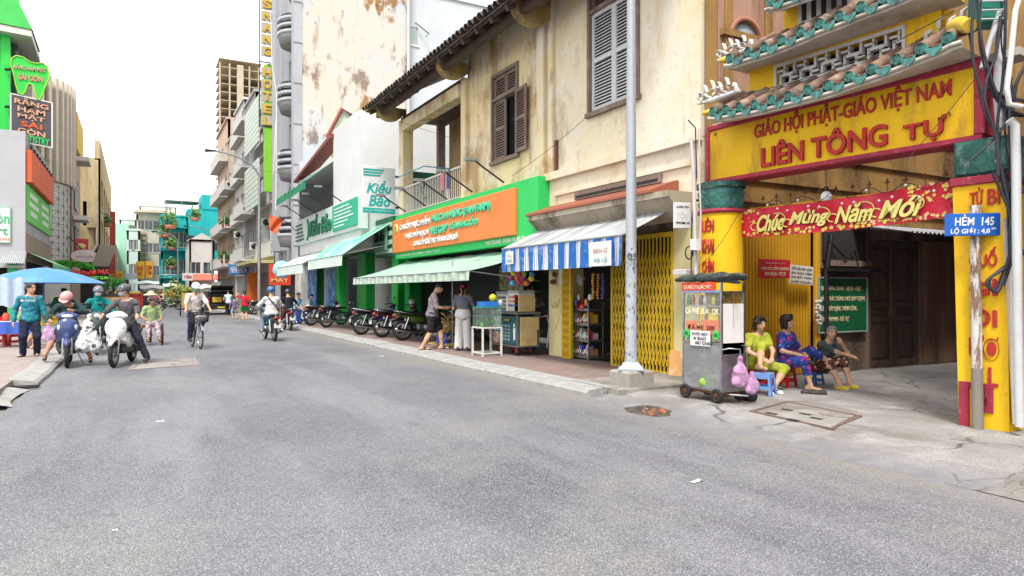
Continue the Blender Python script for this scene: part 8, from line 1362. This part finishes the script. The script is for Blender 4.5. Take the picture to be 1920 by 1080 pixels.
k = MB(T); k.bbox(.03, .33, .52, .85, .004, .014, .003); k.build('photo_print', mat('drink_photo', c8(160, 190, 190), .5, layers=[('n', c8(70, 110, 120), 12, .45, .6, .9), ('n', c8(240, 240, 236), 10, .55, .62, .9)]), t); k = MB(T); k.bbox(.03, .33, .24, .49, .004, .014, .003); k.build('photo_print', mat('noodle_photo', c8(190, 150, 130), .5, layers=[('n', c8(120, 50, 40), 14, .45, .6, .9), ('n', c8(240, 220, 200), 12, .55, .62, .9)]), t)
CRD = mat('cardboard', c8(206, 176, 120), .85, layers=[('n', c8(170, 136, 86), 4, .45, .7, .7)], bump=(30, .3, .004))
k = MB(fF(12.785, 7.2, .12)); k.bbox(.04, .46, .22, .60, .0, .02, .005); k.build('side_panel', CRD, t); k = MB(fF(12.785, 7.2, .12)); k.bbox(.03, .5, .56, .84, .02, .03, .004); k.build('side_flap', CRD, t)
for y in (13.75, 12.98):
    for x in (7.28, 7.62):
        M = Matrix.Translation((x, y, .235)) @ Matrix.Rotation(math.pi / 2, 4, 'Y'); k = MB(M); k.lathe([(.04, -.03), (.1, -.03), (.115, 0), (.1, .03), (.04, .03)], 18); w_ = k.build('wheel', RUBBER, t); k = MB(M); k.lathe([(0, -.034), (.06, -.034), (.07, 0), (.06, .034), (0, .034)], 14); k.build('hub', plain(170, 40, 44), w_)
k = MB(); k.tube([(7.72, 12.75, .95), (7.78, 12.55, 1.0), (7.8, 12.5, .8), (7.75, 12.52, .3)], .014); k.build('handle', STEEL, t)
def signbox(lab, a, w, h, lines, cols, d=.4):
    Tn = sub(T, a, .955, -.05); b = board('sign_box', lab, 'box', Tn, w, h, d, plain(214, 214, 206)); k = MB(Tn); k.box(-.008, w + .008, h - .06, h + .004, -d - .005, .006); k.build('lid', plain(150, 152, 150), b)
    for i, s_t in enumerate(lines): text(b, s_t, sub(Tn, w * .08, h * (.64 - .2 * i)), w * .84, h * .15, cols[i % len(cols)], .004, bold=.02)
signbox('white foam box lettered with black delivery notice on the cart', .06, .5, .44, ('GIAO HÀNG', 'TẬN NƠI', '0908 123', 'ĐT SHIP'), (plain(56, 56, 58),)); signbox('white foam box lettered red and blue on the cart', .6, .48, .46, ('CÁ NƯỚNG', 'CÁ CHIÊN', 'KÍNH MỜI'), (RED, RED, plain(40, 70, 160)))
crate('tan cardboard box on the cart end', (7.45, 12.95, 1.08), .4, .22, .36, CRD, 'box', 'cardboard_box')
# balloons, pinwheel, snack strips
t = thing('balloon_bunch', 'bunch of coloured toy balls hung under the awning edge', 'balls', (6.95, 12.3, 2.0)); bp = at(977, 522, 14.4)
for i, c in enumerate(((236, 220, 40), (226, 40, 120), (120, 200, 50), (40, 140, 220), (150, 30, 130), (236, 110, 40), (210, 40, 160), (240, 226, 60), (60, 170, 210), (190, 30, 90), (230, 120, 50), (130, 50, 150))): k = MB(); k.ball((bp.x + (i % 4 - 1.5) * .115 + rs.uniform(-.02, .02), bp.y - (i % 4 - 1.5) * .05 + rs.uniform(-.08, .08), bp.z + .1 - (i // 4) * .1 + rs.uniform(-.02, .02)), .062, 10, 8); k.build('ball', plain(*c, .25), t)
k = MB(); k.cyl((bp.x, bp.y, bp.z), (bp.x, bp.y, 2.5), .004, n=4); k.build('string', DARKM, t)
t = thing('tinsel_star', 'silver tinsel burst hanging in the goods shop doorway', 'decoration', at(1088, 522, 13)); p = at(1088, 522, 13); k = MB()
for i in range(60): d = Vector(rs.normal(size=3)).normalized(); d.y *= .4; d.z -= .15; k.cyl(p, p + d * rs.uniform(.09, .15), .006, .002, n=4, caps=False)
k.build('tinsel', plain(176, 176, 186, .3), t)
for i, (x, c, lab) in enumerate(((1112, (206, 160, 60), 'hanging strip of golden snack packets'), (1121, (196, 110, 50), 'hanging strip of orange snack packets'), (1130, (70, 80, 170), 'hanging strip of blue snack packets'))):
    p = at(x, 512, 12.9); t = thing('snack_strip', lab, 'snacks', p, 0, 'snack strips in the shop doorway'); mt = MB(); mt.ball((0, 0, 0), (.035, .018, .03), 8, 4); me = mt.mesh('packet', mat('packet_%d' % i, c8(*c), .3, layers=[('n', c8(236, 230, 220), 26, .55, .6, .9)]))
    for j in range(9): place('packet', me, t, Matrix.Translation((p.x + rs.uniform(-.01, .01), p.y, p.z - .03 - .055 * j)) @ Matrix.Rotation(rs.uniform(-.3, .3), 4, 'Z'))
# steel goods rack
t = thing('goods_rack', 'steel four shelf rack of small goods in the shop doorway', 'shelf', (8.2, 11.7, .12)); x0, x1, y0, y1 = 8.0, 8.36, 11.32, 12.02; mt = MB(); mt.box(-.014, .014, -.014, .014, 0, 1.16); me = mt.mesh('post', STEEL); [place('post', me, t, Matrix.Translation((x, y, .13))) for x in (x0, x1) for y in (y0, y1)]
lv = (.17, .50, .83, 1.13)
for z in lv: k = MB(); k.box(x0, x1, y0, y1, z, z + .018); k.box(x0 - .018, x0 - .014, y0, y1, z - .012, z + .04); k.box(x0, x1, y0 - .018, y0 - .014, z - .012, z + .04); k.build('shelf', STEEL, t)
pal = [('white', (232, 232, 230)), ('green', (60, 160, 90)), ('red', (200, 40, 50)), ('yellow', (230, 206, 60)), ('blue', (50, 90, 190)), ('orange', (230, 130, 50)), ('pink', (226, 150, 170)), ('grey', (150, 150, 150))]
for li, (z, nm) in enumerate(zip(lv, ('bottom', 'second', 'third', 'top'))):
    for j in range(14 if li < 3 else 4):
        rear = j > 7; cn_, c = pal[(li * 3 + j) % 8]; yy = y1 - .06 - (j % 8) * .082 * (1 if li < 3 else 2) - .1 * rear; hh = rs.uniform(.12, .25); xx = x0 + (.25 if rear else .08); tt = thing('packaged_goods', f'{cn_} packet {"at the back of" if rear else "on"} the {nm} shelf of the steel rack', 'goods', (xx, yy, z + .02), 0, 'small goods on the steel rack'); k = MB(Matrix.Translation((xx, yy, z + .018)))
        if j % 3 == 0: k.lathe([(0, 0), (.033, 0), (.033, hh * .8), (.015, hh), (0, hh)], 10)
        elif j % 3 == 1: k.T = k.T @ Matrix(((1, 0, 0, 0), (0, 0, 1, 0), (0, 1, 0, 0), (0, 0, 0, 1))); k.bbox(-.06, .05, 0, hh, -.033, .033, .006)
        else: k.ball((0, 0, hh * .5), (.06, .036, hh * .5), 8, 6)
        k.build('packet', plain(*c, .4), tt); k = MB(Matrix.Translation((xx, yy, z + .018))); k.box(-.064, -.05, -.02, .02, hh * .3, hh * .6); k.build('paper_label', plain(240, 240, 236), tt)
k = thing('toy_pack', 'teal and red toy packs hanging above the steel rack', 'toys', (8.0, 11.6, 1.3)); [MB(Matrix.Translation((7.98, 11.9 - .13 * i, 1.2 + .1 * (i % 3)))).ball((0, 0, 0), (.03, .06, .07)).build('pack', plain(*pal[(i * 3 + 1) % 8][1], .4), k) for i in range(6)]
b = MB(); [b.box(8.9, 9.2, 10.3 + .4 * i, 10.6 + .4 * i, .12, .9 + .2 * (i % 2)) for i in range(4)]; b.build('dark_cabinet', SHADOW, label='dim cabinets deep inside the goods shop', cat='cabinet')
# things inside the grocery gloom
for i, (x, y, w, h, c, lab) in enumerate(((9.4, 16.2, 1.2, 1.1, (120, 150, 120), 'green and white shelf of goods deep in the grocery'), (9.2, 14.0, 1.0, 1.5, (90, 40, 44), 'dark red shelf stack in the grocery shade'))):
    t = thing('shop_shelf', lab, 'shelf', (x, y, .12)); k = MB(); [k.box(x, x + .4, y - w / 2, y + w / 2, .3 + .4 * j, .33 + .4 * j) for j in range(4)]; k.build('shelf', plain(*c), t); k = MB(); [k.box(x - .02, x + .3, y - w / 2 + .1 + .18 * q, y - w / 2 + .24 + .18 * q, .34 + .4 * j, .5 + .4 * j + .04 * (q % 2)) for j in range(3) for q in range(5)]; k.build('goods', mat('mixed_goods', c8(150, 140, 120), .5, layers=[('n', c8(190, 60, 50), 5, .5, .52, .9), ('n', c8(230, 226, 210), 6, .56, .58, .9)]), t)
k = MB(); k.cyl((6.9, 15.6, .12), (6.9, 15.6, 2.3), .016, n=8); k.build('awning_pole', ALU, label='thin metal pole propping the green awning by the grey shirt', cat='pole')
bc = thing('shop_banner', 'small floral banner inside the grocery behind the long haired person', 'banner', (8.0, 15, 1.9)); k = MB(fR(8.05, 15.3, 1.55)); k.bbox(0, 1.2, 0, .62, -.03, 0); k.build('panel', mat('floral_banner', c8(190, 196, 150), .7, layers=[('n', c8(196, 70, 60), 6, .54, .6, .9), ('n', c8(70, 130, 80), 7, .5, .6, .8)]), bc)
# ------------------------------------------------------------------ coffee cart
Z0 = .095; T = fR(6.45, 6.95, Z0); W_ = .70; D_ = .42; t = thing('coffee_cart', 'steel and glass coffee cart on four small wheels with a folded dark tarp roof', 'cart', (6.65, 6.6, Z0)); SS = mat('stainless', c8(176, 178, 180), .3, .9, layers=[('n', c8(120, 120, 122), (2, 2, 6), .45, .7, .6)])
for a in (.012, W_ - .012):
    for c in (-.012, -D_ + .012): k = MB(T); k.box(a - .013, a + .013, .14, 1.53, c - .013, c + .013); k.build('post', SS, t)
def wh(a, c):
    M = T @ Matrix.Translation((a, .09, c)) @ Matrix.Identity(4); k = MB(M); k.lathe([(.05, -.025), (.085, -.025), (.092, 0), (.085, .025), (.05, .025), (.05, -.025)], 22); w_ = k.build('wheel', RUBBER, t); k = MB(M); k.lathe([(0, .018), (.02, .03), (.03, .012), (.054, .02), (.054, -.02), (0, -.02)], 18); k.build('hub', RUST, w_); k = MB(M); [k.box(-.05, .05, -.006, .006, .012, .022) for _ in (0,)]; k.box(-.006, .006, -.05, .05, .012, .022); k.build('spokes', RUST, w_)
[wh(a, c) for a in (.06, W_ - .08) for c in (.0, -D_ + .02)]
k = MB(T); k.box(.03, W_ - .03, .1, .14, -D_ + .03, -.03); k.box(.05, .09, .07, .13, -D_, 0); k.box(W_ - .1, W_ - .06, .07, .13, -D_, 0); k.build('chassis', RUST, t)
k = MB(T); k.box(0, W_, .74, .76, -D_, 0); k.box(0, W_, .14, .155, -D_, 0); k.box(0, W_, 1.40, 1.42, -D_, 0); k.build('shelf', SS, t)
PLX = mat('scratched_plexi', c8(150, 152, 156), .35, alpha=.5, layers=[('n', c8(196, 198, 200), (4, 4, 9), .5, .7, .5)]); k = MB(T); k.box(.025, W_ - .025, .16, .74, -.008, -.003); k.build('lower_panel', PLX, t); k = MB(T); k.box(.0, .004, .16, .74, -D_ + .03, -.03); k.box(W_ - .004, W_, .16, .74, -D_ + .03, -.03); k.box(.03, W_ - .03, .16, .74, -D_, -D_ + .005); k.build('side_panel', SS, t)
k = MB(T); k.box(.025, W_ - .025, .77, 1.40, -.007, -.003); k.build('glass_pane', CLR, t); k = MB(T); k.box(W_ - .006, W_, .62, 1.26, -D_ + .03, -.03); k.build('side_board', plain(232, 230, 226), t); k = MB(T); k.box(.03, W_ - .03, .76, 1.4, -D_ + .01, -D_ + .015); k.build('back_panel', mat('cart_goods', c8(222, 150, 50), .5, layers=[('n', c8(60, 130, 60), 9, .54, .57, .9), ('n', c8(240, 226, 190), 11, .57, .6, .9), ('n', c8(190, 50, 40), 8, .58, .61, .9)]), t)
k = MB(T); k.bbox(.0, W_ * .86, 1.425, 1.535, -.005, .012, .004); sgn = k.build('header', plain(222, 60, 34), t); text(sgn, 'CÀ PHÊ 57 NƯỚC MÁT', sub(T, .04, 1.445, .012), .5, .07, plain(250, 210, 170), .003, bold=.02); k = MB(T); k.box(.02, W_ - .02, 1.405, 1.43, .0, .01); k.build('trim', plain(110, 140, 196), t)
tl = text(t, 'CÀ PHÊ SỮA  12K', sub(T, .06, 1.12, -.002), .60, .1, plain(250, 248, 190), .004, bold=.02)
k = MB(T); k.bbox(.06, .26, .88, 1.03, -.016, -.009, .003); k.bbox(.33, .64, .86, 1.05, -.016, -.009, .003); k.build('orange_card', plain(238, 96, 30), t); k = MB(T); k.bbox(.46, .62, 1.0, 1.13, -.022, -.017, .003); k.build('yellow_card', plain(240, 200, 40), t); text(t, 'ĐÁ ME  20K', sub(T, .1, .92, -.006), .5, .07, plain(120, 30, 20), .003, bold=.02)
for a in (.03, .56): k = MB(T); k.prism([(a + .05 + .06 * (1 if i % 2 else .72) * math.cos(i * .4), .86 + .07 * (1 if i % 2 else .72) * math.sin(i * .4)) for i in range(16)], -.002, .003); k.build('price_star', plain(60, 206, 90), t); text(t, '10K', sub(T, a + .015, .835, .004), .07, .05, plain(10, 70, 30), .002)
k = MB(T); k.grid(lambda u, v: (.16 + .36 * u, .705 + .20 * v, .012 + .004 * math.sin(u * 6)), 8, 3); nt_ = k.build('paper_notice', plain(240, 240, 238, .8), t)
for i, s_t in enumerate(('NƯỚC MÁT', 'BÍ ĐAO', '6K/ CHAI')): text(nt_, s_t, sub(T, .20 + .03 * i, .845 - .06 * i, .015), .28 - .06 * (i == 1), .045, plain(40, 44, 60), .003, bold=.01)
for i in range(16):
    cn_, c = [('green', (40, 130, 70)), ('red', (190, 40, 50)), ('amber', (214, 150, 40)), ('purple', (120, 30, 90)), ('clear', (200, 206, 200)), ('blue', (50, 90, 170)), ('yellow', (230, 200, 60)), ('brown', (90, 56, 36))][i % 8]; a = .06 + (i % 8) * .076; up = i // 8; z = 1.25 if up else .77; dd = -.06 - .1 * (i % 3 == 1)
    k = MB(T @ Matrix.Translation((a, z - (.01 if up else 0), dd)) @ Matrix.Rotation(-PI / 2, 4, 'X')); k.lathe([(0, 0), (.03, 0), (.032, .06), (.03, .09), (.012, .115), (.013, .13), (0, .13)], 12); k.build('bottle', mat('bottle_' + cn_, c8(*c), .12, spec=.7), label=f'{cn_} bottle on the {"upper rail" if up else "counter"} of the coffee cart', cat='bottle', group='bottles in the coffee cart')
k = MB(T); k.box(.03, W_ - .03, 1.22, 1.235, -.2, -.03); k.build('rail_shelf', SS, t)
LIMEB = mat('lime_bag', c8(150, 196, 50), .5, layers=[('n', c8(110, 160, 40), 9, .45, .7, .6)], bump=(20, .5, .01)); Pq = T @ Vector((.36, .0, -.09)); bg_ = thing('plastic_bag', 'lime green bag standing inside the lower coffee cart cabinet', 'bag', Pq); sdf_obj('bag', [cap((0, 0, .24), (0, 0, .48), .1, .02), cap((0, 0, .24), (.0, -.1, .2), .07, .04)], LIMEB, bg_, .012, .01); Pq = T @ Vector((.64, 0, -.1)); bg_ = thing('plastic_bag', 'lime green bag at the right edge of the lower coffee cart cabinet', 'bag', Pq); sdf_obj('bag', [cap((0, 0, .26), (0, 0, .5), .05, .02)], LIMEB, bg_, .012, .008)
TRP = mat('dark_tarp', c8(56, 64, 62), .55, layers=[('n', c8(32, 38, 38), 6, .4, .65, .8), ('n', c8(96, 104, 100), (4, 4, 14), .58, .72, .5)], bump=(14, .7, .02)); tp_ = [T @ Vector(q) for q in ((-.12, 1.57, .0), (.36, 1.6, .0), (.62, 1.6, -.05), (.98, 1.62, -.12))]; rel = WM[t.name].inverted()
pts = [rel @ q for q in tp_]; sdf_obj('tarp_roof', [cap(pts[0], pts[1], .03, .045), cap(pts[1], pts[2], .045, .055), cap(pts[2], pts[3], .055, .02)] + [cap(rel @ (T @ Vector((a, 1.58, c))), rel @ (T @ Vector((a + .42, 1.6, c))), .035, .045, .04) for a, c in ((-.06, -.1), (.25, -.1), (-.02, -.22), (.25, -.25), (0, -.35), (.28, -.38))] + [cap(rel @ (T @ Vector((.6, 1.56, -.05))), rel @ (T @ Vector((.86, 1.53, -.16))), .03, .012), rbx(rel @ (T @ Vector((.36, 1.6, -.2))), (.2, .42, .025), .02)], TRP, t, .012, .012)
k = MB(T); k.tube([(W_, .68, -.02), (W_ + .08, .7, -.05), (W_ + .12, .69, -.2), (W_ + .1, .45, -.22)], .011); k.tube([(W_, .72, -.35), (W_ + .12, .72, -.32)], .011); k.tube([(W_ + .12, .72, -.32), (W_ + .12, .4, -.32)], .006); k.tube([(W_ + .02, 1.5, -.18), (W_ + .02, .95, -.2)], .003, 4); k.tube([(W_ - .1, .1, -.1), (W_ + .25, .12, -.2)], .014); k.build('handle', SS, t)
p = T @ Vector((W_ + .12, .2, -.2)); bag('translucent pink bag hanging from the coffee cart handle', (p.x, p.y, .33), .85); bag('lower pink bag behind the hanging one by the blue stool', (p.x + .13, p.y - .07, .24), .62)
k = MB(Matrix.Translation((6.98, 6.28, .16)) @ Matrix.Rotation(PI / 2, 4, 'Y')); k.lathe([(0, -.05), (.09, -.05), (.09, .05), (0, .05)], 16); k.build('spare_wheel', RUBBER, label='small black wheel lying under the pink bags', cat='wheel')
k = MB(frame(onZ(1253, 704, .12), (.5, -.866, 0), (.12, .07, 1))); k.bbox(0, .2, 0, .42, -.03, 0, .006); k.bbox(.06, .24, .0, .3, .004, .02, .004); k.build('cardboard_sheet', mat('orange_card_sheet', c8(222, 156, 96), .85, layers=[('n', c8(240, 200, 150), 4, .48, .64, .8), ('n', c8(170, 96, 50), 6, .5, .7, .7)]), label='orange brown cardboard leaning on the yellow gate behind the cart', cat='cardboard')
# ------------------------------------------------------------------ three seated women
GR = .092
LM = mat('lime_clothes', c8(158, 168, 48), .9, layers=[('n', c8(120, 132, 34), 6, .45, .7, .7), ('n', c8(196, 206, 70), 12, .55, .7, .4)], bump=(40, .3, .004)); FLO = mat('floral_dress', c8(44, 62, 150), .9, layers=[('v', c8(196, 40, 130), 8.5, .42, .3, .95), ('n', c8(24, 30, 84), 10, .5, .58, .85), ('v', c8(80, 150, 206), 15, .26, .2, .9)], bump=(30, .3, .005)); FL2 = mat('leaf_print', c8(110, 60, 50), .9, layers=[('v', c8(226, 206, 186), 13, .38, .28, .95), ('n', c8(50, 34, 36), 14, .5, .58, .8)]); SLATE = cloth(70, 84, 92)
r1, j1 = person('woman in lime green clothes sitting with one foot on the blue stool', (7.92, 7.02, GR), PI - .25, 1.42, pelvis=(0, 0, .365), lean=.14, head=(.12, .02, .03), hands=((-.02, .37, .49, (.4, -.4, -.8)), (.13, .35, .48, (-.5, -.4, -.8))), elbow=((-.9, -.2, -.6), (.9, -.2, -.6)), feet=((-.06, .40, 0), (.22, .47, .33)), knee=((-1, .5, .3), (.05, 1, .8)), top=LM, sleeve=.32, bottom=LM, leg=.62, hair=HAIR, hairstyle='bob', skin=SKIN, vox=.0095, female=True, fat=.98)
def chest_stripe(root, j, z0_, m, n):
    P, Tt = [], j['T']; k = MB(); a = [i * .26 - 1.3 for i in range(11)]; k.tube([Tt(.158 * math.sin(q), .118 * math.cos(q) + (.055 if abs(q) < .9 else 0) * (1 - abs(q) / .9), z0_) for q in a], .011, 5); L(n, k, m, root)
chest_stripe(r1, j1, .285, plain(60, 40, 44), 'chest_stripe'); chest_stripe(r1, j1, .262, plain(230, 226, 210), 'chest_stripe')
r2, j2 = person('woman in a blue and magenta floral suit sitting with one leg crossed', (8.5, 6.95, GR), PI + .2, 1.43, pelvis=(0, 0, .36), lean=-.02, head=(.32, -.05, 0), hands=((-.06, .25, .50, (.3, -.3, -1)), (.1, .23, .50, (-.3, -.3, -1))), elbow=((-.9, -.4, -.5), (.9, -.4, -.5)), feet=((-.38, .52, .30, (-.9, .3, .3)), (.12, .46, 0)), knee=((.3, .5, 1), (.2, 1, .3)), top=FLO, sleeve=.42, bottom=FLO, leg=.74, hair=HAIR, hairstyle='bob', skin=SKIN, vox=.0095, female=True, fat=1.14, shoes=None)
r3, j3 = person('old woman with grey hair in a dark top resting her chin on her hand', (9.14, 6.88, GR), PI - .05, 1.37, pelvis=(0, 0, .27), lean=.42, head=(-.5, -.30, .06), hands=((-.045, .375, .645, (.2, -.8, .5)), (-.24, .47, .43, (.0, 0, -1))), elbow=((-.8, .5, -1), (1, .1, -.6)), feet=((-.14, .46, 0), (.13, .5, 0)), knee=((-.3, 1, .5), (.3, 1, .5)), top=SLATE, sleeve=.36, bottom=FL2, leg=.66, hair=GREYHAIR, hairstyle='bun', skin=SKIN, vox=.0095, female=True, fat=.95)
RS = plain(178, 26, 34, .35); stool('dark red plastic stool under the woman in lime green', (7.92, 7.06, GR), RS, .92, -.25); stool('dark red plastic stool under the woman in the floral suit', (8.5, 7.0, GR), RS, .9, .2); stool('bright blue plastic stool under the old woman', (9.14, 6.95, GR), PB_, .62, -.05); f1 = (Matrix.Translation((7.92, 7.02, GR)) @ Matrix.Rotation(PI - .25, 4, 'Z')) @ Vector((.22, .50, 0)); stool('light blue plastic stool with a foot resting on it', (f1.x, f1.y, GR), plain(110, 150, 226, .35), .98, .5)
k = MB(); k.grid(lambda u, v: (7.62 + .25 * u, 7.2, .5 + .3 * v), 2, 2) if 0 else None
stool('dark red chair back behind the woman in lime green', (7.62, 7.3, GR), RS, 1.15, .1, True, 'plastic_chair')
def slipper(lab, p, rz, c, c2):
    t = thing('slipper', lab, 'slipper', p, rz); sdf_obj('sole', [cap((0, -.08, .012), (0, .08, .014), .034, .042)], plain(*c), t, .008, floor=0.); k = MB(); k.tube([(-.04, .0, .015), (-.02, .04, .05), (0, .06, .05), (.02, .04, .05), (.04, .0, .015)], .012, 6); L('strap', k, plain(*c2), t)
a = onZ(1443, 740, GR); slipper('white and navy slipper beside the lime suited woman, near one', (a.x, a.y, GR), PI - .6, (236, 236, 240), (40, 50, 90)); a = onZ(1459, 738, GR); slipper('white and navy slipper beside the lime suited woman, far one', (a.x, a.y, GR), PI - .5, (236, 236, 240), (40, 50, 90)); a = onZ(1517, 738, GR); slipper('black slipper on the ground before the floral suited woman, left', (a.x, a.y, GR), PI + .9, (40, 36, 36), (60, 50, 46)); a = onZ(1533, 739, GR); slipper('black slipper before the floral suited woman, right', (a.x, a.y, GR), PI + .8, (40, 36, 36), (60, 50, 46))
M3 = Matrix.Translation((9.14, 6.88, GR)) @ Matrix.Rotation(PI - .05, 4, 'Z')
for i, x in enumerate((-.14, .13)): q = M3 @ Vector((x, .47 + .04 * i, 0)); slipper('yellow flip flop worn by the old woman, ' + ('nearer the wall boards' if i == 0 else 'nearer the floral suited woman'), (q.x, q.y, GR - .01), PI - .05, (214, 190, 50), (206, 180, 40))
